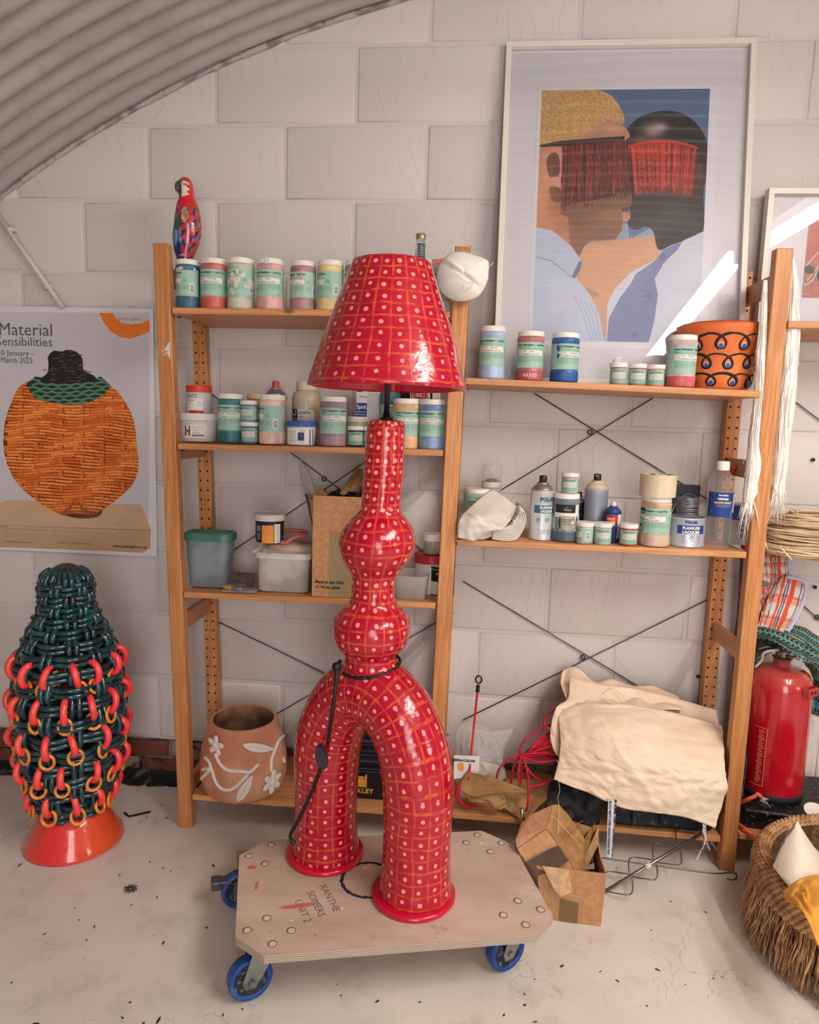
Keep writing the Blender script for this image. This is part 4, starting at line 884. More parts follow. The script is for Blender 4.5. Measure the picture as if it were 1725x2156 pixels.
def rtub(px, py, w, h, z, asp, label, name, cat, body, lidm, taper=.85, p=5, lh=.1, liquid=None, lid=True, dec=None, rz=0, Y=None):
    f = F(px, py, z) if Y is None else Vector((W(px, py, Y).x, Y, z)); k = mpp(f); R = w/2*k*.98; D = R*asp; cy = f.y+D*taper if Y is None else Y; H = h*k
    t = thing(name, label, cat, (f.x, cy, z+.0005), rz); T = Matrix.Diagonal((1, asp, 1, 1)); fn = sq(p); r0 = taper*R
    g = G(); g.lathe([(.9*r0, 0), (r0, .03*H), (.97*R, (1-lh)*H), (1.0*R, (1-lh)*H+.002), (.96*R, (1-lh)*H), (r0-.002, .04*H), (.3*r0, .03*H)], 64, fn=fn, T=T, closed=False); g.build('tub_body', body, t)
    if liquid: g = G(); fz, m = liquid; rr = r0+(.97*R-r0)*fz; g.lathe([(.88*r0, .032*H), (r0*.975, .07*H), (rr*.975, fz*H), (.01, fz*H)], 64, fn=fn, T=T); g.build('contents', m, t)
    if lid: g = G(); g.lathe([(.96*R, (1-lh)*H-.004), (1.04*R, (1-lh)*H-.003), (1.04*R, H*.975), (1.0*R, H), (.93*R, H), (.9*R, H-.004), (.01, H-.004)], 64, fn=fn, T=T); g.build('lid', lidm, t, sharp=40)
    if dec: dec(t, R, D, H)
    return t, R, D, H
def haze(name, rgb, alpha, rough=.3): return M(name, rgb, rough, alpha=alpha, var=(14, tuple(min(255, int(c*1.15)) for c in rgb), .5))
Z3 = L3+.0008
t, R, D, H = rtub(435, 1238, 101, 116, Z3, .62, 'tall cloudy tub with a dark green lid and blue liquid, by the left post', 'plastic_tub', 'tub', haze('hazy_blue', (132, 142, 152), .8), M('green_lid', (40, 104, 84), .35, var=(10, (70, 120, 110), .5)), taper=.8, lh=.12, liquid=(.42, M('blue_liquid', (24, 56, 92), .25, var=(18, (50, 80, 112), .3))))
# packets and knife
f = F(500, 1248, Z3); t = thing('flat_tray', 'thin grey plastic tray lying on the third shelf, carrying the packet and knife', 'tray', (f.x, f.y+.06, Z3), .02)
g = G().box(-.052, .052, -.058, .06, 0, .004); g.box(-.05, .05, -.057, -.05, .004, .0055); g.build('tray_body', M('grey_plastic', (150, 142, 136), .4), t, bevel=.0015)
pk = coons(PW((478, 1205, -.15), (510, 1208, -.14), (537, 1210, -.15)), PW((466, 1232, -.24), (500, 1240, -.26), (530, 1238, -.25)), PW((478, 1205, -.15), (468, 1220, -.2), (466, 1232, -.24)), PW((537, 1210, -.15), (534, 1226, -.2), (530, 1238, -.25)))
g0 = M('dusty_packet', (128, 116, 108), .6, var=(30, (92, 84, 80), .5)); o = sheet('packet_film', pk, 22, 16, g0, amp=.004, fr=5, solid=.005)
tag(o, 'crumpled dusty grey packet on the third shelf between two tubs', 'packet'); o.name = 'grey_packet'
kn = F(487, 1243, Z3+.006); t = thing('utility_knife', 'yellow and grey utility knife lying in front of the dusty packet', 'knife', (kn.x, kn.y+.012, Z3+.007), -.35)
g = G(); g.prism([(-.034, -.004), (-.03, .012), (-.01, .012), (.006, .004), (.0, -.010), (-.02, -.010)], 0, .009); g.build('yellow_grip', M('knife_yellow', (206, 158, 52), .4), t, bevel=.002)
g = G(); g.prism([(0, -.010), (.006, .005), (.03, .008), (.04, -.004), (.03, -.012)], 0.001, .010); g.build('grey_grip', M('knife_grey', (110, 120, 122), .4), t, bevel=.003)
cm2 = haze('hazy_white', (186, 182, 176), .86)
t, R, D, H = rtub(594, 1248, 118, 84, Z3, .55, 'large cloudy white tub under the bagged clay, left of the brown box', 'plastic_tub', 'tub', cm2, haze('clear_lid', (196, 192, 188), .85), taper=.93, lh=.12, p=7, liquid=(.55, M('pale_glaze', (168, 164, 160), .4)))
TX, TYy, TZ = t.location.x, t.location.y, t.location.z+H
clay = M('pink_clay', (178, 146, 128), .6, var=(12, (150, 118, 100), .5), bump=(24, .6, .006)); g = G(); g.lathe([(.02, 0), (R*.9, .002), (R*1.0, .010), (R*.95, .022), (R*.7, .027), (.01, .028)], 48, T=Matrix.Diagonal((1, .62, 1, 1)), fn=lambda a, z: 1+.05*math.sin(3*a+1)+.02*math.sin(7*a))
t = thing('bagged_clay', 'flat cake of pinkish clay in thin clear plastic on top of the cloudy white tub', 'clay', (TX+.006, TYy, TZ+.0005)); g.build('clay_cake', clay, t)
clr = M('thin_clear', (226, 222, 218), .12, alpha=.28, bump=(18, .9, .01)); g = G(); g.grid(lambda s, q: ((R*1.05+.006*vn(s*9, q*4))*math.cos(2*PI*s)*(1-.75*q**3), .64*(R*1.05+.006*vn(s*8, q*3))*math.sin(2*PI*s)*(1-.75*q**3), -.004+.036*q+.004*vn(s*14, q*5)), 60, 8); g.build('bag_film', clr, t)
g = G(); g.grid(lambda s, q: (-.095+.055*s-.0*q+.01*vn(s*4, q*3), -.02-.03*q+.01*vn(q*5, s*4), -.002+.046*math.sin(PI*s)*(1-q)*1.0+.008*vn(s*6, q*6)), 14, 12); g.build('bag_neck', clr, t)
ZC = TZ+.030
def d4(d, R, H): d.rect(-2.6*R, 2.6*R, .1*H, .66*H, 3); d.rect(-.85*R, -.4*R, .4*H, .6*H, 4, 1); d.lines(-.8*R, -.4*R, .1*H, .36*H, 4, 8, .0012); d.rect(-.3*R, .55*R, .0, .62*H, 7, 1); d.lines(-.25*R, .5*R, .3*H, .58*H, 6, 5, .0006, 2); d.rect(.6*R, 1.1*R, .0, .66*H, 1, 1); d.lines(.64*R, 1.05*R, .03*H, .62*H, 12, 3, .0006)
x_, R__, H__ = size_of(568, 1142, 62, 62, TYy); tt, a1, a2 = tub(568, 1142, 62, 60, TYy-.012, ZC, 'small pot with a white rim, navy body and orange sticker on the bagged clay', M('navy_pot', (26, 34, 56), .4), M('offwhite_rim', (206, 198, 190), .5), d4, name='glaze_pot', cat='pot', taper=.9, lh=.2, rim=1.06)
tt.children[1].data.materials.clear(); tt.children[1].data.materials.append(MATS['offwhite_rim'])
for ch in tt.children:
    if ch.name.startswith('label'): ch.data.materials[7] = M('orange_sticker', (232, 146, 56), .6)
terr = M('pink_plastic', (188, 100, 82), .5); g = G(); c = W(618, 1128, TYy-.02); g.tube(smoothpath([W(592, 1132, TYy-.02), W(592, 1120, TYy), W(614, 1117, TYy+.03), W(640, 1119, TYy+.03), W(645, 1127, TYy+.0), W(625, 1130, TYy-.02), W(612, 1136, TYy-.03), W(602, 1143, TYy-.04), W(592, 1142, TYy-.04)], 5), .0062, 8)
tag(g.build('clay_loop', terr), 'terracotta-pink loop handle lying on the bagged clay by the navy pot', 'handle')
# cardboard box with open flap
card = M('cardboard', (190, 142, 100), .75, var=(70, (176, 128, 88), .6), bump=(8, .15, .004)); cardi = M('cardboard_inside', (170, 128, 82), .8, var=(40, (150, 110, 68), .5)); tape_ = M('brown_tape', (76, 52, 36), .65, var=(30, (56, 40, 28), .4))
fL = F(655, 1258, Z3); bx0 = fL.x; bx1 = bx0+.205; by0 = fL.y+.008; by1 = by0+.17; bh = W(658, 1043, by0).z-Z3
t = thing('cardboard_box', 'tall brown carton printed Made in the USA, open at the top, behind the lamp waist', 'box', (0, 0, 0))
g = G(); th = .003
g.box(bx0, bx1, by0, by0+th, Z3, Z3+bh); g.box(bx0, bx1, by1-th, by1, Z3, Z3+bh); g.box(bx0, bx0+th, by0+th, by1-th, Z3, Z3+bh); g.box(bx1-th, bx1, by0+th, by1-th, Z3, Z3+bh); g.box(bx0, bx1, by0, by1, Z3-.0002, Z3+th); g.build('carton', card, t, bevel=.001)
g = G().box(bx0+.002, bx1-.002, by0-.0012, by0, Z3+bh*.655, Z3+bh*.999); g.build('folded_flap', card, t)
g = G().box(bx0+.052, bx0+.115, by0-.0006, by0, Z3+.001, Z3+bh*.65); g.build('clear_tape', M('tape_greenish', (150, 130, 92), .25), t)
g = G(); f3 = lambda x, z: (x+bx0, by0-.0014, z+Z3); g.text('Made in the USA', .0125, lambda a, b: f3(a+.010, b+.043), bold=.03, maxw=.1); g.text('12 16-oz. pints', .0125, lambda a, b: f3(a+.010, b+.028), bold=.03, maxw=.088); g.build('lettering', INKB, t)
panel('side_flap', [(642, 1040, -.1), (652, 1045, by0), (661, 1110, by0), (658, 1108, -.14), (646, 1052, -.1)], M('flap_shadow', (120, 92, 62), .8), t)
panel('upright_flap', [(632, 965, -.07), (648, 992, -.09), (664, 1036, -.12), (655, 1043, -.12), (643, 1040, -.1), (636, 1000, -.08)], M('pale_flap', (196, 188, 184), .7), t)
blk = M('black_bag', (20, 18, 20), .25, bump=(20, .8, .01)); o = sheet('bin_bag', lambda s, q: (bx0+.03+.165*s, by0+.02+.14*q, Z3+bh-.012+.06*math.exp(-((s-.85)/.25)**2)*math.sin(PI*min(q*1.2, 1))+.02*vn(s*6, q*5, 0, 3)), 30, 20, blk, solid=.001)
tag(o, 'black plastic bag poking out of the open brown carton', 'bag')
kr = M('kraft_paper', (172, 132, 82), .7, var=(9, (150, 112, 66), .5), bump=(9, .5, .01)); o = sheet('kraft_paper', coons(PW((752, 985, -.14), (766, 990, -.16), (775, 1000, -.17)), PW((714, 1042, -.2), (740, 1046, -.2), (768, 1046, -.2)), PW((752, 985, -.14), (735, 1008, -.17), (714, 1042, -.2)), PW((775, 1000, -.17), (775, 1020, -.19), (768, 1046, -.2))), 18, 14, kr, amp=.008, fr=5); tag(o, 'crumpled brown paper sticking up from the open carton beside the lamp neck', 'paper')
o = sheet('kraft_paper', coons(PW((672, 1026, -.19), (680, 1030, -.19), (690, 1040, -.19)), PW((664, 1046, -.2), (676, 1047, -.2), (690, 1047, -.2)), PW((672, 1026, -.19), (668, 1036, -.2), (664, 1046, -.2)), PW((690, 1040, -.19), (690, 1044, -.2), (690, 1047, -.2))), 8, 6, kr, amp=.003, fr=5); tag(o, 'small torn paper tip at the left corner of the open carton', 'paper')
# clear tray, red-lidded tub, small jar, tin
t, R, D, H = rtub(862, 1264, 84, 52, Z3, 1.1, 'open clear takeaway tray with dark crumbs, right of the lamp waist', 'clear_tray', 'tray', M('clear_tray_plastic', (206, 204, 198), .25, alpha=.55), None, taper=.84, p=5, lh=.02, lid=False)
g = G()
for i in range(26): a = random.uniform(0, 6.3); r = random.uniform(0, .016); q = random.uniform(.003, .006); g.box(.008+r*math.cos(a)-q, .008+r*math.cos(a)+q, r*math.sin(a)-q, r*math.sin(a)+q, .004, .004+q*2)
stuff(g.build('crumbs', M('blue_grey_chips', (70, 84, 104), .6), t))
def d5(d, R, H): d.rect(-2.6*R, 2.6*R, .02*H, .58*H, 8); d.rect(-2.6*R, 2.6*R, .58*H, .8*H, 4); d.t(.05*R, .42*H, .13*H, 'BOTZ', 3, maxw=.7*R); d.rect(-.5*R, -.36*R, .25*H, .6*H, 5, 1); d.lines(-1.1*R, -.55*R, .2*H, .55*H, 8, 3, .0007)
fz = F(905, 1244, Z3); tb, R5, H5 = tub(907, 1236, 72, 82, -.16, Z3, 'wide pot with a dark red lid and white label behind the black tin', M('clear_pot', (206, 204, 202), .35), M('darkred_lid', (172, 34, 44), .4), d5, name='glaze_pot', cat='pot', taper=.95, lh=.19, rim=1.02)
for ch in tb.children:
    if ch.name.startswith('label'): ch.data.materials[4] = M('slate_band', (84, 104, 118), .4)
x, R, H = size_of(911, 1156, 44, 42, -.16); t = thing('small_clear_jar', 'tiny clear jar with a white lid and dark bits, on the dark red lid', 'jar', (x, -.16, Z3+H5+.0005))
g = G(); g.lathe([(.85*R, 0), (.88*R, .03*H), (.88*R, .66*H), (.86*R, .68*H)], 36); g.build('jar_body', M('clear_pp', (206, 200, 194), .2, alpha=.5), t)
g = G(); g.lathe([(.98*R, .66*H), (1.0*R, .67*H), (1*R, .97*H), (.95*R, H), (.01, H)], 36); g.build('lid', LIDW, t, sharp=40)
g = G(); g.lathe([(.4*R, .02*H), (.44*R, .1*H), (.3*R, .42*H), (.01, .44*H)], 12, c=(-.35*R, -.1*R, .001)); g.build('blue_lump', M('navy_lump', (28, 34, 84), .6), t)
g = G(); g.lathe([(.4*R, .02*H), (.42*R, .1*H), (.3*R, .3*H), (.01, .34*H)], 10, c=(.36*R, -.1*R, .001)); g.build('pink_lump', M('rust_lump', (134, 84, 70), .7), t)
fz = F(928, 1256, Z3); x, R, H = size_of(928, 1256, 56, 62, fz.y+.035); t = thing('food_tin', 'black and white tin can with gold print, against the middle post on the third shelf', 'tin', (x, fz.y+.035, Z3))
g = G(); g.lathe([(.97*R, 0), (1.0*R, .01*H), (1.0*R, .03*H), (.97*R, .04*H), (.97*R, .95*H), (1.01*R, .96*H), (1.01*R, .99*H), (.96*R, H), (.95*R, .97*H), (.01, .965*H)], 48); g.build('can_body', M('tin_black', (22, 26, 38), .35), t)
d = Dec(.972*R); d.rect(-1.2*R, -.15*R, .06*H, .5*H, 1); [d.disc(-.25*R+.55*R*random.random(), (.1+.36*random.random())*H, .0035, 0, 2) for _ in range(14)]; d.t(-.35*R, .72*H, .14*H, 'MELOB', 7, bold=.02); d.t(.05*R, .56*H, .12*H, 'Seeds', 8, bold=.03); d.t(.3*R, .45*H, .08*H, 'Ale', 8); d.rect(.33*R, .36*R, .1*H, .9*H, 8, 1); d.rect(-.8*R, 1*R, .9*H, .915*H, 8, 1); d.build('label', LM, t)
# ---- terracotta pot with white flowers
tc_ = M('terracotta', (204, 148, 116), .75, var=(7, (186, 122, 92), .5), bump=(50, .35, .003)); tin_ = M('terracotta_inside', (150, 108, 82), .85, var=(14, (104, 70, 52), .4), bump=(40, .6, .004)); slip = M('white_slip', (226, 214, 204), .6, bump=(60, .2, .002))
PX_, PY_, PZ_ = W(513, 1640, -.235).x, -.235, L4+.001; Hp = .228
t = thing('flower_pot', 'unglazed terracotta pot with raised white vines and flowers, bottom left shelf', 'pot', (PX_, PY_, PZ_))
pr2 = [(.0, .112), (.015, .126), (.05, .134), (.1, .135), (.15, .127), (.19, .116), (.228, .105)]
def pr(z): return float(np.interp(z, [a[0] for a in pr2], [a[1] for a in pr2]))
zs = np.linspace(0, Hp, 18); g = G(); fnp = lambda a, z: 1+.014*math.cos(2*a+.5)+.006*math.sin(3*a)
g.lathe([(.01, 0)]+[(pr(z), z) for z in zs]+[(.100, Hp+.004), (.094, Hp+.001)], 72, fn=fnp, closed=True); g.build('pot_body', tc_, t)
g = G(); g.lathe([(.01, .012), (.112, .014), (.118, .09), (.108, .16), (.0945, Hp+.001)], 60, fn=fnp, closed=True); o = g.build('pot_inside', tin_, t); o.data.flip_normals()
PC = Vector((PX_, PY_, PZ_))
def onpot(px, py):  # ray against the pot surface
    d = CR*(px-PX0)/FOC-CU*(py-PY0)/FOC+CF; lo = None
    for k in np.linspace(1.5, 2.6, 900):
        p = CAMP+d*k; z = p[2]-PZ_
        if -.02 < z < Hp+.02:
            a = math.atan2(p[1]-PY_, p[0]-PX_)
            if math.hypot(p[0]-PX_, p[1]-PY_) <= pr(min(max(z, 0), Hp))*fnp(a, z): return Vector(p)-PC
    return None
def potline(pts, r):
    P = [onpot(380+x/6.635, 1460+y/6.635) for x, y in pts]; P = [p for p in P if p]
    return smoothpath(P, 5)
def potv(x, y): return onpot(380+x/6.635, 1460+y/6.635)
g = G()
for pts in ([(490, 840), (540, 960), (640, 1060), (760, 1085), (880, 1090), (960, 1100), (1030, 1050), (1090, 985)], [(340, 890), (400, 950), (450, 1100), (500, 1240), (580, 1330), (680, 1345), (780, 1300), (870, 1210), (950, 1130)], [(310, 1060), (390, 1050), (440, 1040)], [(290, 1190), (350, 1130), (420, 1060)], [(1270, 1090), (1270, 930), (1320, 780), (1380, 650), (1440, 590)], [(1430, 890), (1450, 960)]):
    P = potline(pts, 0)
    if len(P) > 3: g.tube([p*1.0 for p in P], .0058, 8)
stuff(g.build('vine', slip, t))
def leaf(x0, y0, x1, y1, wd):
    a, b = potv(x0, y0), potv(x1, y1)
    if not a or not b: return
    ax = b-a; L = ax.length; m_ = (a+b)/2; out = Vector((m_.x, m_.y, 0)).normalized(); sd = out.cross(ax).normalized(); g = G()
    def lf(s, q, sgn):
        p = a+ax*q+sd*sgn*wd*s*(math.sin(PI*q**.8)**.8); an = math.atan2(p.y, p.x); r = pr(max(0, min(p.z, Hp)))*fnp(an, p.z)+.0035+.0015*(1 if s > .12 else 0); return (r*math.cos(an), r*math.sin(an), p.z)
    for sgn in (-1, 1): g.grid(lambda s, q: lf(s, q, sgn), 6, 14)
    g.build('leaf', slip, t, solid=.002)
leaf(870, 705, 1290, 770, .0125); leaf(800, 1500, 1000, 1120, .0145)
def flower(x, y, r, n_, rot):
    c = potv(x, y)
    if not c: return
    out = Vector((c.x, c.y, 0)).normalized(); e1 = Vector((-out.y, out.x, 0)); e2 = Vector((0, 0, 1)); f_ = G()
    for k in range(n_):
        a = rot+2*PI*k/n_; d_ = e1*math.cos(a)+e2*math.sin(a); pd = e1*-math.sin(a)+e2*math.cos(a)
        T = Matrix(((d_.x, pd.x, out.x, 0), (d_.y, pd.y, out.y, 0), (d_.z, pd.z, out.z, 0), (0, 0, 0, 1))); T.translation = c+d_*r*.62
        # petals hug the round wall
        T.translation -= out*((abs(math.cos(a))*r*.62)**2/.26-.0025)
        g = G(); g.lathe([(r*.36, .0), (r*.40, .003), (r*.3, .0055), (.001, .0065)], 16, T=T @ Matrix.Diagonal((1.35, .82, 1, 1))); g.build('petal', slip, t)
    T = Matrix(((e1.x, e2.x, out.x, 0), (e1.y, e2.y, out.y, 0), (e1.z, e2.z, out.z, 0), (0, 0, 0, 1))); T.translation = c+out*.003
    g = G(); g.lathe([(r*.3, 0), (r*.32, .005), (r*.22, .008), (.001, .009)], 18, T=T); g.build('flower_centre', slip, t)
flower(505, 720, .030, 5, PI/2-.1); flower(1275, 1230, .034, 6, .35)
# ---- black toolbox
tb0 = W(700, 1600, -.27); t = thing('toolbox', 'black ribbed plastic toolbox with a yellow latch, seen between the lamp legs', 'toolbox', (0, 0, 0)); bp = M('toolbox_black', (16, 18, 24), .4, bump=(60, .3, .002)); bg2 = M('toolbox_grey', (52, 60, 72), .4); yl = M('toolbox_yellow', (214, 150, 48), .4)
X0, X1, YA, YB2 = .645, .945, -.262, -.06
g = G(); g.box(X0, X1, YA, YB2, L4+.001, .255); g.build('lower_box', bp, t, bevel=.008)
g = G(); g.box(X0-.003, X1+.003, YA-.006, YB2, .2555, .40); g.build('upper_box', bp, t, bevel=.008)
zz_ = [W(770, y, YA-.006).z for y in (1560, 1568, 1580, 1590, 1602, 1618, 1624)]
for k, (q, hh) in enumerate(zip(zz_, (.004, .0012, .0015, .0015, .004, .0015, .0015))): g = G().box(X0+.012+.02*(k % 2), X1-.012-.02*(k % 2), YA-.0085, YA-.0055, q-hh, q+hh); g.build('rib', bg2, t)
a = W(757, 1636, YA-.008); g = G(); g.box(a.x-.06, a.x+.022, YA-.016, YA-.0072, a.z-.029, a.z-.006); g.build('latch', yl, t, bevel=.002); g = G(); g.box(a.x-.06, a.x+.024, YA-.013, YA-.007, a.z-.004, a.z+.003); g.box(a.x+.019, a.x+.0235, YA-.016, YA-.007, a.z-.03, a.z+.01); g.build('latch_hinge', yl, t)
b = W(750, 1668, YA); g = G(); g.text('BERKLEY', .0205, lambda u, v: (b.x-.036+u, YA-.0006, b.z+v), bold=.05, space=1.15); g.build('lettering', yl, t)
g = G(); g.tube(smoothpath([(.70, -.16, .40), (.70, -.16, .44), (.73, -.16, .456), (.86, -.16, .456), (.9, -.16, .44), (.9, -.16, .40)], 5), .009, 10); g.build('handle', bp, t)
# ---- right bay, middle shelf
Z6 = R2+.0008
pint(1005, 1120, 62, 92, -.15, Z6, (178, 196, 176), 'SAGE', 'V-353', 'pale green jar behind the folded white cloth, next to the middle post', .3)
x, R, H = size_of(1035, 1036, 42, 50, -.12); t = thing('clear_pot_stack', 'clear domed cup on the jar behind the folded white cloth', 'cup', (x, -.12, Z6+92*mpp(W(1005, 1100, -.15))+.001))
g = G(); g.lathe([(.95*R, .0), (1.0*R, .05*H), (1.0*R, .24*H), (.97*R, .26*H)], 36); g.build('cup_base', M('cup_white', (206, 196, 188), .4), t); g = G(); g.lathe([(.97*R, .26*H), (.98*R, .85*H), (.9*R, .97*H), (.6*R, H), (.01, H)], 36); g.build('cup_dome', M('dome_clear', (206, 200, 196), .12, alpha=.25), t)
g = G(); g.lathe([(.6*R, .28*H), (.5*R, .36*H), (.01, .38*H)], 18); g.build('dark_bits', M('slate_bits', (90, 98, 100), .6), t)
can = M('silver_can', (196, 196, 200), .35, .25)
def d6(d, R, H):
    d.t(-.25*R, .61*H, .085*H, 'POLAR', 9, maxw=1.4*R, bold=.06); d.lines(-.3*R, 1.0*R, .585*H, .60*H, 1, 3, .0006); d.rect(-.75*R, 1.35*R, .425*H, .545*H, 9); d.t(-.25*R, .495*H, .05*H, 'FLAWLESS', 8, maxw=1.25*R, bold=.05); d.t(-.2*R, .44*H, .05*H, 'LACQUER', 8, maxw=1.15*R, bold=.05)
    for u in (-.35, .42): d.disc(u*R, .325*H, .034*H, 4, 2, .026*H); d.disc(u*R, .325*H, .016*H, 4, 2); d.lines((u-.12)*R, (u+.14)*R, .25*H, .28*H, 2, 4, .0006)
    d.rect(-.45*R, 1.0*R, .1*H, .1*H+.0006, 3); d.rect(-.45*R, 1.0*R, .165*H, .165*H+.0006, 3); d.t(-.15*R, .13*H, .022*H, 'CRYSTAL CLEAR', 3, maxw=1.0*R)
spray(1137, 1140, 50, 134, -.235, Z6, 'silver spray can marked POLAR with a teal band, right of the white cloth', can, M('navy_nozzle', (24, 36, 56), .4), d6)
def gl(t, R, H):
    d = Dec(R*.977); d.rect(-.95*R, -.35*R, .26*H, .78*H, 3); d.rect(-.35*R, .62*R, .58*H, .78*H, 3); d.rect(-.35*R, .62*R, .26*H, .58*H, 4); d.rect(.62*R, 1.0*R, .22*H, .78*H, 1); d.t(-.25*R, .66*H, .07*H, 'amaco', 4, maxw=.5*R, bold=.03); d.lines(-.3*R, .5*R, .35*H, .55*H, 4, 3, .001); d.disc(.42*R, .42*H, .035*H, 1, 2); d.rect(.72*R, .9*R, .4*H, .55*H, 3, 1); d.build('paper_label', LM[:4]+[M('taupe_label', (164, 146, 132), .6)]+LM[5:], t)
    g = G(); rnd = random.Random(4)
    for i in range(22): a = rnd.uniform(-1.1, .9); z = rnd.uniform(.25, .72)*H; l = rnd.uniform(.006, .03); k = rnd.uniform(-1, .6); g.tube([((R*.984)*math.sin(a+l/R*q*.5), -(R*.984)*math.cos(a+l/R*q*.5), z+l*q*k) for q in (0, .5, 1)], .0004, 4)
    stuff(g.build('scratches', INKW, t))
x8, R8, H8 = size_of(1188, 1142, 56, 100, -.245)
pint(1188, 1142, 56, 100, -.245, Z6, (126, 134, 146), '', '', 'grey scratched jar with a dark taupe label and a small jar on its lid', 0, extra=gl, miss=True, low=(.22, (88, 100, 118)))
small(1199, 1043, 38, 43, -.245, Z6+H8+.0005, (216, 176, 164), 'small mint-label jar standing on the lid of the grey scratched jar', -.1)
spray(1216, 1130, 30, 90, -.12, Z6, 'dark canister hidden behind the grey scratched jar', M('navy_can', (28, 34, 62), .35), M('navy_nozzle', (24, 36, 56), .4))
spray(1250, 1139, 49, 134, -.16, Z6, 'silver-grey spray can with a cream paint-spattered shoulder', M('blue_grey_can', (170, 174, 190), .4, .2), stain('nozzle_spat', (30, 34, 36), (200, 190, 160), 90), lambda d, R, H: d.lines(-.9*R, .7*R, .28*H, .70*H, 18, 4, .0009), dome=M('cream_dome', (206, 190, 156), .5))
small(1230, 1146, 38, 45, -.275, Z6, (196, 200, 190), 'small mint-label jar turned to its barcode, first of three before the spray cans', -1.3)
small(1268, 1148, 38, 45, -.275, Z6, (200, 206, 196), 'small mint-label jar second of three, touching the blue can', 0)
small(1322, 1150, 38, 46, -.28, Z6, (176, 90, 78), 'small mint-label jar with red glaze, between the blue can and the taped jar', 0)
def d7(d, R, H):
    d.rect(-2.8*R, 2.8*R, .03*H, .72*H, 6); d.rect(-1.1*R, .35*R, .5*H, .68*H, 5, 1); d.t(-.9*R, .56*H, .07*H, 'MULTI', 8, maxw=.9*R, bold=.03); d.rect(-1.0*R, .1*R, .42*H, .53*H, 7, 2); d.t(-.85*R, .435*H, .08*H, '140', 3, 3, bold=.04); d.rect(.45*R, 1.3*R, .1*H, .7*H, 1, 1)
    for z in (.42, .24):
        for q in ((.65, .0), (.85, .0)): pass
        f_ = d.xf(3); c = .85*R; s_ = .08*H; P = [(c, z*H+s_), (c+s_*.8, z*H), (c, z*H-s_), (c-s_*.8, z*H)]; d.add([f_(*p) for p in P][::-1], [(0, 1, 2, 3)], 5); f_ = d.xf(4); s_ *= .75; P = [(c, z*H+s_), (c+s_*.8, z*H), (c, z*H-s_), (c-s_*.8, z*H)]; d.add([f_(*p) for p in P][::-1], [(0, 1, 2, 3)], 8)
spray(1287, 1144, 34, 84, -.225, Z6, 'small blue and yellow oil can with a white nozzle', M('oil_blue', (30, 58, 120), .35), M('white_nozzle', (226, 222, 214), .4), d7, dome=M('oil_rim', (60, 80, 130), .4, .4))
def d8(t, R, H):
    d = Dec(R*.985); d.rect(-1.0*R, -.45*R, .66*H, .76*H, 3, 3); d.t(-.95*R, .68*H, .06*H, 'amaco', 0, 4, maxw=.45*R, bold=.04); d.rect(-1.0*R, -.55*R, .3*H, .56*H, 2, 2); d.rect(-.97*R, -.58*R, .31*H, .55*H, 0, 3); d.disc(-.78*R, .42*H, .035*H, 3, 4); d.build('brand_label', LM, t)
x9, R9, H9 = size_of(1376, 1152, 62, 116, -.262)
pint(1376, 1152, 62, 104, -.262, Z6, (214, 176, 138), 'SALMON', 'V-315', 'tall peach jar wearing a roll of beige packing tape on top', -.55, extra=d8, low=(.24, (206, 180, 158)))
k = mpp(W(1376, 1050, -.262)); t = thing('tape_roll', 'roll of beige packing tape resting on the tall peach jar', 'tape', (x9, -.262, Z6+104*k*1.0+.0008)); g = G(); rt = 37*k; g.lathe([(rt*.78, 0), (rt, 0), (rt, 46*k), (rt*.78, 46*k), (rt*.78, 0)], 56, closed=True); g.build('tape_body', M('beige_tape', (216, 198, 170), .35, var=(6, (206, 186, 156), .5)), t, sharp=40)
g = G(); g.lathe([(rt*.74, .001), (rt*.78, .001), (rt*.78, 46*k-.001), (rt*.74, 46*k-.001), (rt*.74, .001)], 40, closed=True); g.build('core', M('core_print', (226, 220, 210), .6, var=(80, (40, 40, 44), .3)), t, sharp=40)
t.location.z -= .0
x, R, H = size_of(1440, 1156, 78, 60, -.225); t = thing('lacquer_tin', 'wide silver tin labelled POLAR FLAWLESS LACQUER with a coil of wire on it', 'tin', (x, -.225, Z6), -.05)
g = G(); g.lathe([(.98*R, 0), (1.0*R, .01*H), (1.0*R, .03*H), (.98*R, .04*H), (.98*R, .93*H), (1.0*R, .945*H), (1.0*R, .98*H), (.97*R, H), (.9*R, .99*H), (.88*R, .95*H), (.01, .95*H)], 56); g.build('tin_body', M('tin_silver', (184, 188, 200), .35, .3), t)
d = Dec(.985*R); d.t(.05*R, .82*H, .13*H, 'POLAR', 6, align='C', bold=.05); d.rect(-.65*R, .85*R, .46*H, .75*H, 6); d.t(.08*R, .62*H, .13*H, 'FLAWLESS', 8, align='C', bold=.05); d.t(.08*R, .48*H, .13*H, 'LACQUER', 8, align='C', bold=.05)
for u in (-.3, .12, .5): d.disc(u*R, .35*H, .055*H, 4, 2, .043*H); d.lines((u-.06)*R, (u+.08)*R, .17*H, .25*H, 2, 3, .0008)
d.t(.1*R, .08*H, .05*H, 'CLEAR', 3, align='C'); d.build('label', LM, t)
zt_ = Z6+H; ga = M('galv_wire', (150, 156, 160), .35, .8); g = G(); pts = []
for i in range(22*14):
    a = i*2*PI/14; rr_ = .030+.0035*vn(i*.11, 3)+.002*math.sin(i*1.7); pts.append((x+rr_*math.cos(a)+.002, -.225+rr_*math.sin(a)*.9, zt_+.002+.052*(i/(22*14))+.003*vn(i*.2, 7)))
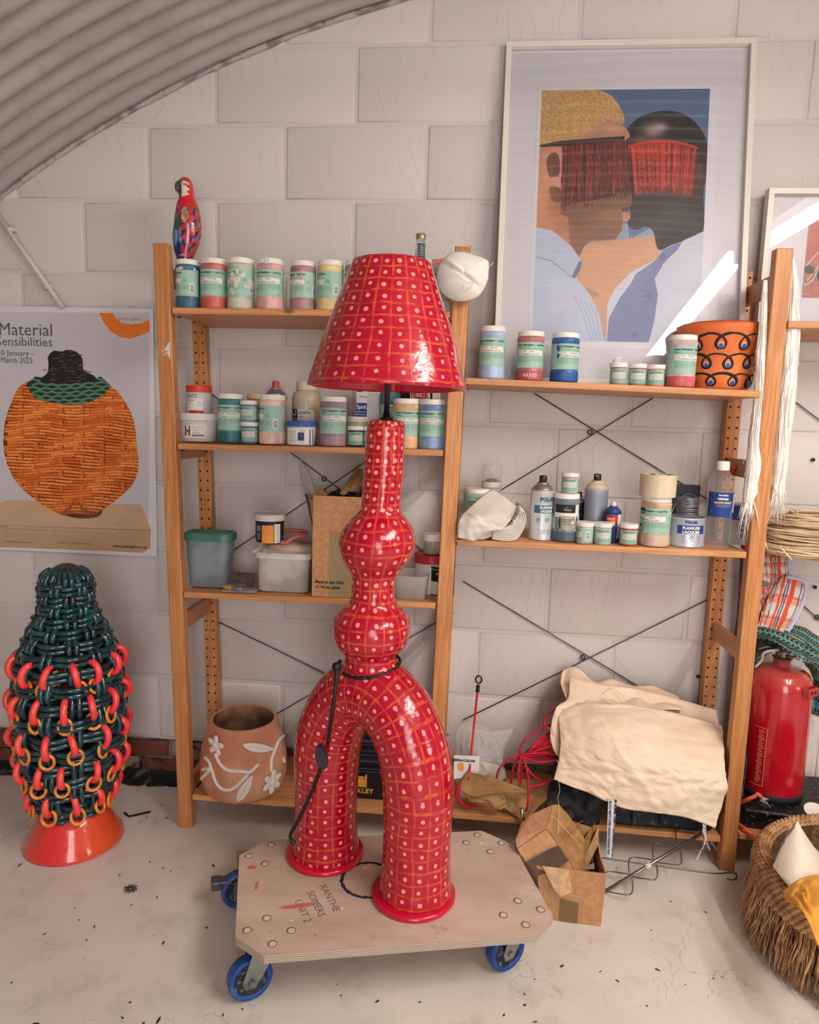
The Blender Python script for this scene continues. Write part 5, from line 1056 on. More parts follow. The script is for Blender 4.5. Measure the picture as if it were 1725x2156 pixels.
g.tube(pts, .0009, 5); g.tube(smoothpath([pts[-1], W(1450, 1040, -.22), W(1425, 1058, -.22), W(1412, 1092, -.24), W(1420, 1110, -.25)], 6), .0009, 5); tag(g.build('wire_coil', ga), 'loose coil of thin galvanised wire on the wide silver tin', 'wire')
t, w_, h_ = flatcan(1428, 1150, 66, 112, .03, -.10, Z6, 'dark_box', 'box', 'dark slate box standing behind the coil of wire', M('slate_card', (40, 44, 52), .5), bev=.001)
# white spirit bottle
x, R, H = size_of(1508, 1158, 54, 180, -.245); t = thing('spirit_bottle', 'clear plastic bottle of white spirit with a blue label and white cap', 'bottle', (x, -.245, Z6), .0)
pet = M('clear_pet', (236, 238, 238), .04, alpha=.11, spec=.9); g = G(); bp_ = [(.85*R, 0), (.98*R, .015*H)]
for i in range(6): z = .03+.055*i; bp_ += [(.93*R, z*H), (1.0*R, (z+.018)*H), (1.0*R, (z+.04)*H)]
bp_ += [(.97*R, .36*H), (.97*R, .655*H), (1.0*R, .67*H), (1.0*R, .70*H), (.93*R, .71*H), (1.0*R, .73*H), (.97*R, .78*H), (.7*R, .85*H), (.5*R, .885*H), (.42*R, .9*H)]
g.lathe(bp_, 48); g.build('bottle_body', pet, t)
g = G(); g.lathe([(.44*R, .895*H), (.47*R, .9*H), (.47*R, .985*H), (.44*R, H), (.01, H)], 32, fn=lambda a, z: 1+.02*math.cos(30*a)); g.build('cap', LIDW, t, sharp=40)
d = Dec(.975*R); d.rect(-1.3*R, 1.5*R, .365*H, .65*H, 6); d.rect(.75*R, 1.3*R, .42*H, .64*H, 1, 1); d.lines(.8*R, 1.25*R, .43*H, .63*H, 12, 4, .0006); f_ = d.xf(1)
for P, m_ in (([(-.2*R, .42*H), (.62*R, .47*H), (.62*R, .37*H)], 7), ([(-.2*R, .42*H), (.5*R, .366*H), (-.6*R, .366*H)], 2), ([(-.95*R, .46*H), (-.2*R, .42*H), (-.7*R, .366*H), (-1.0*R, .366*H)], 4)): d.add([f_(*q) for q in P], [tuple(range(len(P)))[::-1]], m_)
d.t(-.45*R, .61*H, .025*H, 'Barrettine', 8, bold=.04, maxw=.9*R); d.t(-.5*R, .565*H, .03*H, 'REFINED', 8, bold=.05, maxw=1.1*R); d.t(-.75*R, .52*H, .032*H, 'WHITE SPIRIT', 7, bold=.05, maxw=1.4*R); d.lines(-.55*R, .5*R, .48*H, .51*H, 2, 8, .0006); d.build('label', LM, t)
# grey tub at the right end
t, w_, h_ = flatcan(1552, 1154, 50, 84, .05, -.17, Z6, 'detergent_tub', 'tub', 'grey carton with a navy top and green lettering beside the spirit bottle', M('grey_card', (150, 148, 142), .5), bev=.003)
d = Dec(None, -.025); d.rect(-.98*w_, .98*w_, .62*h_, .97*h_, 6); d.t(-.1*w_, .62*h_, .2*h_, 'DX', 8, 2, bold=.03); d.t(-.25*w_, .36*h_, .2*h_, 'Ch', 2, 2, bold=.05); d.t(-.1*w_, .2*h_, .11*h_, 'Sal', 3, 2); d.build('label', LM, t)
rf = M('red_fabric', (168, 20, 40), .8, var=(60, (200, 120, 120), .25)); o = sheet('red_cloth', coons(PW((1572, 1070, -.15), (1580, 1068, -.15), (1585, 1070, -.16)), PW((1560, 1152, -.14), (1566, 1158, -.17), (1574, 1160, -.2)), PW((1572, 1070, -.15), (1562, 1110, -.14), (1560, 1152, -.14)), PW((1585, 1070, -.16), (1577, 1110, -.19), (1574, 1160, -.2))), 10, 24, rf, amp=.004); tag(o, 'strip of dark red patterned cloth squeezed between the grey carton and the right post', 'cloth')
# folded white cloth
wc = M('white_cloth', (230, 222, 212), .8, bump=(30, .2, .002)); t = thing('folded_cloth', 'stiff folded white cloth bundle at the left end of the middle right shelf', 'cloth', (0, 0, 0))
sheet('top_fold', coons(PW((1036, 1030, -.17), (1065, 1048, -.2), (1092, 1070, -.22)), PW((976, 1082, -.3), (1010, 1098, -.34), (1056, 1116, -.35)), PW((1036, 1030, -.17), (1008, 1052, -.22), (976, 1082, -.3)), PW((1092, 1070, -.22), (1078, 1092, -.28), (1056, 1116, -.35))), 20, 20, wc, t, amp=.004, fr=3, solid=.003)
sheet('hanging_fold', coons(PW((976, 1080, -.3), (1006, 1084, -.345), (1056, 1115, -.35)), PW((964, 1132, -.325), (990, 1138, -.33), (1000, 1139, -.32)), PW((976, 1080, -.3), (966, 1100, -.33), (964, 1132, -.325)), PW((1056, 1115, -.35), (1030, 1120, -.34), (1000, 1139, -.32))), 16, 16, wc, t, amp=.004, fr=4, solid=.002)
sheet('inner_fold', coons(PW((980, 1092, -.29), (1010, 1092, -.28), (1060, 1110, -.28)), PW((990, 1134, -.3), (1015, 1136, -.3), (1034, 1130, -.3)), PW((980, 1092, -.29), (984, 1110, -.3), (990, 1134, -.3)), PW((1060, 1110, -.28), (1050, 1120, -.29), (1034, 1130, -.3))), 12, 10, wc, t, amp=.004, fr=4, solid=.002)
for k in range(8):   # packed layers rolled at the right
    q = k*.0042; P = [W(1036+k*.3, 1134-k*3.0, -.31), W(1062, 1138-k*3.4, -.315), W(1088-k*1.0, 1134-k*4.2, -.315), W(1104-k*3.2, 1108-k*1.5, -.315), W(1106-k*3.2, 1084+k*2.2, -.31), W(1096-k*1.3, 1073+k*3, -.31)]
    P = smoothpath(P, 5); g = G(); n_ = len(P); vs = [p for p in P]+[p+Vector((0, .16, .004)) for p in P]; g.add(vs, [(i, i+1, n_+i+1, n_+i) for i in range(n_-1)], 0, True); g.build('cloth_layer', wc, t, solid=.0028)
# ================================================================ printed pictures (flat art on real panels)
class Canvas:
    """paints a colour attribute on a fine grid; coordinates are photograph pixels mapped through the panel's plane"""
    def __init__(s, w, h, rgb): s.w, s.h = w, h; s.a = np.zeros((h, w, 3))+np.array(rgb); s.X, s.Y = np.meshgrid((np.arange(w)+.5)/w, (np.arange(h)+.5)/h); s.map = None
    def P(s, pts): return np.array([s.map(x, y) for x, y in pts])
    def mask(s, pts):
        P = s.P(pts); m = np.zeros((s.h, s.w), bool); j = len(P)-1
        for i in range(len(P)):
            (xi, yi), (xj, yj) = P[i], P[j]
            c = ((yi > s.Y) != (yj > s.Y)) & (s.X < (xj-xi)*(s.Y-yi)/(yj-yi+1e-12)+xi); m ^= c; j = i
        return m
    def poly(s, pts, rgb, noise=0, scale=30, seed=0, sm=True, alpha=1, mul=None):
        if sm: pts = [tuple(p)[:2] for p in smoothpath([(x, y, 0) for x, y in pts], 4, True)]
        m = s.mask(pts); s.fill(m, rgb, noise, scale, seed, alpha); return m
    def nz(s, scale, seed):
        x = s.X*scale+seed*3.1; y = s.Y*scale*s.h/s.w+seed; v = np.zeros_like(x)
        for k in range(4):
            f = 2**k; v += np.sin(x*f*1.7+1.3*np.sin(y*f*2.1+seed)+k)*np.sin(y*f*1.9+1.1*np.sin(x*f*1.6)+k*2)/(1.5**k)
        return v/2
    def fill(s, m, rgb, noise=0, scale=30, seed=0, alpha=1):
        c = np.array(rgb, float); v = c[None, None, :]*(1+noise*s.nz(scale, seed)[:, :, None]) if noise else np.broadcast_to(c, s.a.shape)
        s.a[m] = s.a[m]*(1-alpha)+v[m]*alpha
    def stroke(s, pts, w, rgb, alpha=1):
        P = s.P(pts); asp = s.h/s.w; d = np.full((s.h, s.w), 9.)
        for a, b in zip(P[:-1], P[1:]):
            ax, ay, bx, by = a[0], a[1]*asp, b[0], b[1]*asp; L = (bx-ax)**2+(by-ay)**2+1e-12
            x0, x1 = sorted((ax, bx)); y0, y1 = sorted((ay, by)); k = w*2
            i0, i1 = max(0, int((x0-k)*s.w)), min(s.w, int((x1+k)*s.w)+2); j0, j1 = max(0, int((y0-k)*s.w)), min(s.h, int((y1+k)*s.w)+2)
            if i1 <= i0 or j1 <= j0: continue
            X = s.X[j0:j1, i0:i1]; Y = s.Y[j0:j1, i0:i1]*asp; t = np.clip(((X-ax)*(bx-ax)+(Y-ay)*(by-ay))/L, 0, 1)
            d[j0:j1, i0:i1] = np.minimum(d[j0:j1, i0:i1], np.hypot(X-ax-t*(bx-ax), Y-ay-t*(by-ay)))
        s.fill(d < w/2, rgb, alpha=alpha)
    def soft(s, x, y, rx, ry, rgb, alpha, clip=None):
        u, v = s.map(x, y); u2, v2 = s.map(x+rx, y+ry); k = alpha*np.exp(-((s.X-u)/(u2-u))**2-((s.Y-v)/(v2-v))**2)[:, :, None]
        if clip is not None: k = k*clip[:, :, None]
        s.a = s.a*(1-k)+np.array(rgb, float)*k
    def build(s, name, f3, parent, rough=.5, coat=0):
        """f3(u,v) -> 3D point, v downwards"""
        w, h = s.w, s.h; us, vs = np.meshgrid(np.arange(w+1)/w, np.arange(h+1)/h)
        co = f3(us.ravel(), vs.ravel()); i = np.arange(w*h); r, c = i//w, i % w; a = r*(w+1)+c
        F_ = np.stack([a, a+w+1, a+w+2, a+1], 1)
        me = bpy.data.meshes.new(name); me.vertices.add(len(co)); me.vertices.foreach_set('co', co.ravel()); me.loops.add(F_.size); me.polygons.add(len(F_))
        me.loops.foreach_set('vertex_index', F_.ravel()); me.polygons.foreach_set('loop_start', np.arange(0, F_.size, 4)); me.polygons.foreach_set('loop_total', np.full(len(F_), 4)); me.update()
        col = np.clip(s.a, 0, 255)/255; col = np.where(col <= .04045, col/12.92, ((col+.055)/1.055)**2.4)
        pc = np.concatenate([col.reshape(-1, 3), np.ones((w*h, 1))], 1); cc = np.repeat(pc, 4, 0)
        at = me.color_attributes.new('Col', 'FLOAT_COLOR', 'CORNER'); at.data.foreach_set('color', cc.ravel())
        m = M(name+'_ink', (200, 200, 200), rough, coat=coat); n = NT(m); n.col(n.n('Attribute', attribute_name='Col').outputs['Color']); me.materials.append(m)
        return link(name, me, parent)
# ---- exhibition poster on the wall
YP = -.0085
px0, px1, py0, py1 = -22, 326, 649, 1166
def plane_map(c, TL, TR, BL, BR, W_=lambda x, y: W(x, y, YP)):
    # bilinear inverse through the wall plane: axis-aligned in world
    x0, x1, z0, z1 = TL[0], TR[0], BL[2], TL[2]
    def f(x, y): p = W_(x, y); return ((p.x-x0)/(x1-x0), (z1-p.z)/(z1-z0))
    c.map = f
A_, B_ = W(-22, 645, YP), W(322, 1166, YP)
PXL, PXR, PZB, PZT = W(-22, 900, YP).x, W(326, 800, YP).x, W(200, 1166, YP).z, W(150, 647, YP).z
c = Canvas(400, 608, (222, 219, 224)); plane_map(c, (PXL, 0, PZT), (PXR, 0, PZT), (PXL, 0, PZB), (PXR, 0, PZB))
Z = lambda x, y: (x/3.994, 640+y/3.993)
c.poly([(-40, 657), (316, 659), (315, 1000), (312, 1156), (-40, 1150)], (204, 199, 207), .012, 4, 2, sm=False)
ic = (282+0, 660); 
c.poly([Z(835, 75), Z(870, 150), Z(930, 230), Z(1010, 280), Z(1100, 292), Z(1190, 265), Z(1262, 235), Z(1262, 135), Z(1180, 165), Z(1100, 172), Z(1020, 155), Z(970, 110), Z(945, 75)], (236, 124, 40), .03, 20, 3, sm=False)
# plinth
c.poly([(-40, 1075), (20, 1052), (298, 1062), (318, 1112), (318, 1118), (-40, 1108)], (206, 172, 138), .03, 6, 1, sm=False)
c.poly([(-40, 1108), (318, 1116), (318, 1154), (302, 1163), (-40, 1150)], (194, 158, 124), .02, 6, 2, sm=False)
c.stroke([(-40, 1106), (318, 1116)], .006, (156, 118, 84), .7)
c.poly([Z(480, 1740), Z(640, 1800), Z(820, 1790), Z(860, 1720), Z(700, 1680)], (70, 44, 30), alpha=.8)
body = [Z(*q) for q in ((165, 700), (100, 830), (50, 980), (35, 1160), (60, 1330), (130, 1480), (240, 1600), (380, 1700), (500, 1765), (640, 1790), (800, 1760), (940, 1680), (1060, 1580), (1130, 1500), (1170, 1370), (1155, 1180), (1130, 980), (1060, 830), (960, 710), (800, 640), (560, 600), (300, 630))]
c.poly(body, (98, 46, 20)); 
rnd = random.Random(3); ora = [(232, 128, 52), (222, 112, 40), (240, 142, 66), (206, 98, 34)]
def wv(x, y): # sagging, irregular weave rows
    return y+34*math.exp(-((x-560)/190)**2)*math.exp(-((y-850)/300)**2)-20*math.sin((x-200)/260)*math.exp(-((y-1000)/400)**2)+10*math.sin(x/90+y*.013)
bm_ = c.mask([tuple(p)[:2] for p in smoothpath([(x, y, 0) for x, y in body], 4, True)])
keep = c.a.copy()
for k in range(46):
    y = 660+k*24.5; x = 30+rnd.uniform(0, 60)
    while x < 1170:
        L = rnd.uniform(90, 190); pts = [Z(x+q*L, wv(x+q*L, y+9*math.sin(PI*q)*(1 if rnd.random() > .5 else -1)*0+rnd.uniform(-1.5, 1.5))) for q in np.linspace(0, 1, 6)]
        oc = rnd.choice(ora); c.stroke(pts, .0172, (140, 64, 24)); c.stroke(pts, .0138, oc); c.stroke([(a, b-1.0) for a, b in pts], .005, tuple(min(255, int(v*1.12)) for v in oc)); x += L+rnd.uniform(-6, 16)
for x0 in (180, 310, 515, 690, 860, 1040):
    for y in range(720, 1640, 110):
        yy = y+(x0 % 60); c.stroke([Z(x0-8, wv(x0, yy)), Z(x0-8, wv(x0, yy+46))], .008, (226, 118, 46)); c.stroke([Z(x0+8, wv(x0, yy)), Z(x0+8, wv(x0, yy+46))], .008, (214, 106, 40)); c.stroke([Z(x0+20, wv(x0, yy)), Z(x0+20, wv(x0, yy+40))], .0035, (70, 34, 18))
for y in (1600, 1640, 1680, 1720):
    c.stroke([Z(640+1.0*170*math.cos(a)*(y-1540)/180, 1800-120*math.sin(a)*(1800-y)/160) for a in np.linspace(.2, PI-.2, 9)], .008, (150, 78, 30))
c.a[~bm_] = keep[~bm_]
# green shoulder, dark crown
gm = c.mask([Z(*q) for q in ((220, 680), (300, 610), (500, 640), (700, 660), (850, 610), (940, 690), (880, 760), (760, 830), (540, 850), (300, 800))]); keep = c.a.copy(); c.fill(gm, (34, 48, 42))
for k in range(7):
    for j in range(7):
        x = 230+j*105+(k % 2)*50; y = 640+k*32+10*math.sin(j*.9); c.stroke([Z(x, y+8), Z(x+50, y-6), Z(x+100, y+6)], .013, (76, 122, 92)); c.stroke([Z(x, y+6), Z(x+50, y-9), Z(x+100, y+3)], .004, (112, 152, 122))
c.a[~gm] = keep[~gm]
c.poly([Z(*q) for q in ((340, 650), (400, 580), (410, 500), (405, 450), (450, 395), (520, 400), (570, 385), (640, 400), (690, 450), (700, 520), (710, 560), (800, 610), (780, 650), (560, 670))], (34, 27, 34))
for k in range(60):
    x, y = rnd.uniform(350, 770), rnd.uniform(400, 655); hw = 150 if y < 540 else 150+(y-540)*1.9
    if abs(x-555) < hw: c.stroke([Z(x-16, y), Z(x, y-6), Z(x+16, y)], .0045, rnd.choice(((104, 78, 68), (76, 60, 74), (132, 96, 74))))
poster = thing('exhibition_poster', 'large grey paper poster of an orange woven pot, on the wall above the vase', 'poster', (0, 0, 0))
f3 = lambda u, v: np.stack([PXL+(PXR-PXL)*u, YP-.0022-.0012*np.sin(u*7+v*2)-.004*np.clip(v-.93, 0, 1)*8*np.clip(u, 0, 1), PZT+(PZB-PZT)*v], 1)
c.build('poster_print', f3, poster, .45, .15)
g = G()
def pt(x, y): p = W(x, y, YP-.0055); return p
def ptext(px, py, size_px, st, m=0, maxpx=None, bold=-.004):
    o = pt(px, py); k = mpp(o); g.text(st, size_px*k, lambda a, b: (o.x+a, YP-.0046, o.z+b), m, maxw=maxpx*k if maxpx else None, bold=bold)
ptext(-4, 705, 37, 'Material', maxpx=128); ptext(-8, 727, 27, 'Sensibilities', maxpx=134); ptext(-6, 748, 17, '30 January -', maxpx=80); ptext(-10, 763, 17, '1 March 2025', maxpx=82)
ptext(248, 673.5, 8.5, 'october gallery', 1, maxpx=57); ptext(17, 1102, 8.5, 'Nnenna Okore, Naomi Wanjiku Gakunga, Susanne Kessler, LR Vandy,', 2, maxpx=268); ptext(17, 1111, 8.5, 'Jukhee Kwon, Sokari Douglas Camp, Sylvie Franquet, Xanthe Somers,', 2, maxpx=277); ptext(17, 1120, 8.5, 'Theresa Weber, Golnaz Fathi and Khadija Jayi', 2, maxpx=175); ptext(238, 1152, 9, 'www.octobergallery.co.uk', 3, maxpx=74, bold=.02)
ptext(11, 1141, 3.4, 'October Gallery, 24 Old Gloucester Street', 3, maxpx=60); ptext(122, 1143, 3.4, 'Open Tuesday to Saturday, free admission to the gallery', 3, maxpx=70)
g.build('lettering', [M('poster_ink', (92, 86, 92), .5), M('pale_orange_ink', (206, 132, 84), .5), M('poster_white_ink', (222, 206, 190), .5), INKB], poster)
# ---- big framed portrait leaning on the upper shelf
KT = .118; ZB = R1+.0045
def onp(x, y, yb=-.115, k=KT, z0=ZB):
    d = CR*(x-PX0)/FOC-CU*(y-PY0)/FOC+CF; t = ((yb-k*z0)+k*CAMP[2]-CAMP[1])/(d[1]-k*d[2]); return Vector(CAMP+d*t)
tl_, tr_, bl_, br_ = onp(1073, 95), onp(1593, 97), onp(1035, 688), onp(1555, 668)
FX0, FX1 = (tl_.x+bl_.x)/2, (tr_.x+br_.x)/2; ZT_ = (tl_.z+tr_.z)/2; Ls = math.hypot(ZT_-ZB, KT*(ZT_-ZB)); th_ = math.atan(KT)
def fr3(x, s, d): # x world, s along the panel from its foot, d towards the viewer
    return Vector((x, -.115+s*math.sin(th_)-d*math.cos(th_), ZB+s*math.cos(th_)+d*math.sin(th_)))
fm_ = M('white_frame', (228, 221, 212), .35); fw = .0165
fr = thing('framed_portrait', 'big white-framed photograph of two people in red fringe visors, leaning on the upper shelf', 'picture', (0, 0, 0))
def bar(x0, x1, s0, s1, d0, d1, name, mat, par=None):
    g = G(); g.hexa([fr3(x0, s0, d1), fr3(x1, s0, d1), fr3(x1, s0, d0), fr3(x0, s0, d0), fr3(x0, s1, d1), fr3(x1, s1, d1), fr3(x1, s1, d0), fr3(x0, s1, d0)]); return g.build(name, mat, par or fr, bevel=.0008)
bar(FX0, FX1, Ls-fw, Ls, 0, .03, 'frame_rail', fm_); bar(FX0, FX1, 0, fw, 0, .03, 'frame_rail', fm_); bar(FX0, FX0+fw, fw, Ls-fw, 0, .03, 'frame_stile', fm_); bar(FX1-fw, FX1, fw, Ls-fw, 0, .03, 'frame_stile', fm_)
bar(FX0+fw, FX1-fw, fw, Ls-fw, .0, .008, 'mount', M('mount_board', (234, 228, 233), .6))
pl_, pr__ = onp(1144, 194), onp(1497, 197); pb_ = onp(1300, 721); UX0, UX1 = (pl_.x+onp(1126, 481).x)/2, (pr__.x+onp(1476, 490).x)/2; UZ1, UZ0 = pl_.z, pb_.z
bar(UX0-.012, UX1+.026, (UZ0-ZB)/math.cos(th_)-.02, (UZ1-ZB)/math.cos(th_)+.01, .008, .0092, 'print_sheet', M('print_white', (238, 233, 238), .5))
c = Canvas(330, 490, (96, 122, 158))
c.map = lambda x, y: (lambda p: ((p.x-UX0)/(UX1-UX0), (UZ1-p.z)/(UZ1-UZ0)))(onp(x, y))
c.a *= (1+.16*(c.Y[:, :, None]-.2))
Q = lambda *p: [(1030+x/3.026, 80+y/3.026) for x, y in p]
c.poly(Q((560, 1330), (700, 1300), (900, 1280), (1090, 1260), (1300, 1300), (1300, 2000), (500, 2000)), (222, 168, 132), .04, 6, 4, sm=False); c.poly(Q((620, 1310), (830, 1180), (880, 1190), (890, 1290), (1060, 1200), (1080, 1260), (840, 1290)), (150, 172, 196), sm=False)
c.poly(Q((560, 1640), (620, 1600), (700, 1640), (640, 1660)), (170, 120, 90), alpha=.4)
# right head and neck
RH = c.poly(Q((862, 620), (900, 560), (990, 500), (1110, 475), (1220, 490), (1310, 550), (1370, 640), (1385, 760), (1375, 900), (1360, 1000), (1354, 1240), (1230, 1300), (1150, 1330), (1090, 1360), (1060, 1330), (1040, 1240), (990, 1210), (940, 1230), (890, 1215), (880, 1170), (900, 1130), (885, 1080), (890, 1000), (860, 760)), (56, 50, 52), .10, 9, 5)
c.poly(Q((862, 620), (900, 560), (990, 500), (1110, 475), (1220, 490), (1310, 550), (1370, 640), (1380, 720), (1290, 700), (1100, 660), (960, 640)), (42, 42, 46), .25, 40, 2)
def SQ(x, y, rx, ry, rgb, al, clip=None): q = Q((x, y))[0]; c.soft(q[0], q[1], rx/3.026, ry/3.026, rgb, al, clip)
for a_ in ((1040, 600, 60, 50, (186, 160, 150), .85), (1090, 580, 40, 30, (210, 190, 180), .7), (960, 660, 40, 50, (140, 108, 98), .5), (1180, 1120, 110, 90, (86, 74, 74), .6), (960, 1180, 60, 40, (70, 60, 62), .5), (1300, 1180, 60, 70, (96, 84, 84), .6), (1120, 1300, 60, 60, (34, 30, 34), .6), (1290, 640, 60, 120, (30, 30, 34), .6)): SQ(*a_, RH)
# left hair, ear, face
c.poly(Q((300, 600), (640, 560), (760, 545), (850, 570), (866, 660), (460, 700), (300, 705)), (206, 150, 122), .05, 12, 1)
c.poly(Q((300, 340), (340, 340), (640, 340), (760, 370), (830, 450), (860, 530), (840, 560), (760, 540), (690, 570), (600, 630), (460, 668), (300, 690)), (212, 168, 108), .14, 60, 6)
for k in range(900):
    x, y = rnd.uniform(300, 860), rnd.uniform(340, 680)
    if y < 680-max(0, x-460)*.36 and x < 700+(y-340)*.9: c.stroke(Q((x, y), (x+rnd.uniform(-9, 9), y+rnd.uniform(-8, 8))), .006, rnd.choice(((232, 194, 138), (186, 138, 80), (158, 112, 62), (220, 178, 120))), .55)
c.poly(Q((680, 590), (740, 545), (830, 555), (865, 640), (640, 680)), (196, 142, 118), .04, 12, 1)
c.poly(Q((290, 690), (460, 690), (480, 1090), (560, 1090), (850, 1060), (890, 1080), (870, 1110), (895, 1150), (880, 1175), (845, 1180), (850, 1230), (800, 1290), (700, 1305), (630, 1300), (600, 1340), (575, 1400), (500, 1330), (400, 1240), (290, 1215)), (216, 150, 112), .04, 7, 2, sm=False)
c.poly(Q((500, 1090), (620, 1090), (880, 1060), (840, 1100), (850, 1180), (845, 1230), (800, 1290), (640, 1300), (600, 1340), (575, 1400), (510, 1330)), (150, 104, 80), .05, 10, 7, sm=False)
c.poly(Q((330, 780), (360, 730), (420, 715), (460, 740), (460, 960), (410, 1000), (370, 960), (335, 860)), (222, 156, 134)); c.poly(Q((365, 790), (400, 740), (440, 760), (450, 850), (430, 900), (380, 890)), (120, 74, 62)); c.poly(Q((380, 960), (450, 970), (455, 1050), (400, 1045)), (124, 78, 60)); c.poly(Q((395, 900), (450, 900), (455, 960), (410, 940)), (226, 168, 150))
for a_ in ((340, 1000, 60, 160, (236, 170, 130), .6), (560, 1180, 80, 60, (120, 80, 62), .5), (760, 1130, 90, 40, (170, 120, 92), .6), (720, 1270, 70, 40, (128, 88, 68), .5), (460, 1250, 60, 80, (196, 130, 96), .6), (430, 1060, 60, 80, (150, 96, 70), .5), (780, 590, 50, 30, (214, 168, 146), .6)): SQ(*a_)
c.poly(Q((835, 1095), (860, 1085), (885, 1095), (880, 1112), (850, 1118)), (96, 58, 52)); c.poly(Q((850, 1120), (880, 1118), (898, 1150), (870, 1168), (850, 1150)), (206, 140, 118))
c.poly(Q((325, 690), (460, 665), (860, 635), (860, 665), (460, 700), (325, 705)), (52, 36, 42), sm=False)
# fringes
c.poly(Q((460, 980), (905, 960), (905, 1075), (885, 1092), (840, 1095), (500, 1150), (450, 1130)), (140, 96, 74), .05, 10, 7, sm=False)
c.poly(Q((465, 700), (860, 660), (900, 720), (912, 1010), (840, 1000), (700, 1035), (455, 1080)), (66, 32, 36), .15, 30, 4, sm=False)
c.poly(Q((895, 700), (1000, 675), (1150, 670), (1320, 710), (1318, 800), (1292, 1000), (1100, 995), (922, 995)), (112, 40, 36), .15, 26, 5, sm=False)
for k in range(260):
    q = rnd.random(); x0 = 465+q*425; y0 = 700-q*35; ln = rnd.uniform(.7, 1)*(430-q*60); c.stroke(Q((x0, y0), (x0-6*(1-q)+rnd.uniform(-6, 6), y0+ln*.5), (x0-14*(1-q)+rnd.uniform(-10, 10), y0+ln)), .0028, rnd.choice(((150, 56, 56), (120, 40, 44), (58, 28, 34), (176, 74, 66))))
for k in range(240):
    q = rnd.random(); x0 = 898+q*420; y0 = 700-30*math.sin(PI*q)+q*10; ln = rnd.uniform(.75, 1)*(330-q*10); x1 = x0+26-52*q; c.stroke(Q((x0, y0), (x1, y0+ln)), .0028, rnd.choice(((206, 62, 46), (170, 48, 40), (96, 30, 30), (228, 84, 60))))
c.stroke(Q((895, 700), (950, 684), (1000, 675), (1080, 669), (1150, 669), (1240, 684), (1320, 712)), .014, (214, 60, 44)); SQ(1000, 730, 110, 45, (236, 74, 48), .6); SQ(1260, 900, 80, 110, (206, 70, 54), .3); c.poly(Q((1320, 820), (1345, 810), (1358, 900), (1330, 940)), (96, 68, 62))
# shirts
sh1 = Q((270, 1210), (400, 1235), (520, 1330), (580, 1420), (590, 1440), (550, 1530), (640, 1640), (700, 1760), (740, 1960), (200, 1990), (200, 1210))
c.poly(sh1, (206, 212, 232), .03, 5, 3, sm=False); c.poly(Q((520, 1530), (570, 1430), (590, 1425), (580, 1480), (545, 1540)), (120, 128, 172), sm=False); c.stroke(Q((300, 1400), (400, 1430), (520, 1530)), .006, (150, 158, 190))
for k in range(5): c.stroke(Q((540+k*34, 1650+k*18), (600+k*26, 1780), (650+k*20, 1940)), .008, (176, 184, 216), .7)
c.poly(Q((740, 1960), (750, 1700), (800, 1600), (900, 1500), (1070, 1410), (1090, 1360), (1230, 1300), (1360, 1240), (1420, 1240), (1420, 1990), (740, 1990)), (218, 218, 232), .02, 5, 8, sm=False)
c.poly(Q((745, 1950), (760, 1790), (830, 1660), (900, 1570), (930, 1510), (1060, 1420), (1100, 1360), (1230, 1300), (1200, 1350), (1110, 1440), (1050, 1540), (1070, 1640), (1050, 1800), (1010, 1950)), (134, 142, 182), .03, 14, 9, sm=False)
for x, y in ((1100, 1400), (1015, 1650), (925, 1895)): c.poly(Q((x-17, y), (x, y-18), (x+17, y), (x, y+18)), (110, 112, 140)); c.poly(Q((x-8, y), (x, y-9), (x+8, y), (x, y+9)), (150, 152, 176))
sc_ = math.cos(th_)
def f3p(u, v):
    s_ = ((UZ1+(UZ0-UZ1)*v)-ZB)/sc_; d = .0097; return np.stack([UX0+(UX1-UX0)*u, -.115+s_*math.sin(th_)-d*sc_, ZB+s_*sc_+d*math.sin(th_)], 1)
c.build('portrait_print', f3p, fr, .5)
gl_ = bpy.data.materials.new('picture_glass'); gl_.use_nodes = True; nt = gl_.node_tree; nt.nodes.remove(nt.nodes['Principled BSDF']); tr = nt.nodes.new('ShaderNodeBsdfTransparent'); gs = nt.nodes.new('ShaderNodeBsdfGlossy'); gs.inputs['Roughness'].default_value = .015; mx = nt.nodes.new('ShaderNodeMixShader'); fn_ = nt.nodes.new('ShaderNodeFresnel'); fn_.inputs[0].default_value = 1.5
ml = nt.nodes.new('ShaderNodeMath'); ml.operation = 'MULTIPLY'; ml.inputs[1].default_value = 1.6; nt.links.new(fn_.outputs[0], ml.inputs[0]); nt.links.new(ml.outputs[0], mx.inputs[0]); nt.links.new(tr.outputs[0], mx.inputs[1]); nt.links.new(gs.outputs[0], mx.inputs[2]); nt.links.new(mx.outputs[0], nt.nodes['Material Output'].inputs[0])
bar(FX0+fw, FX1-fw, fw, Ls-fw, .013, .0145, 'glass', gl_)
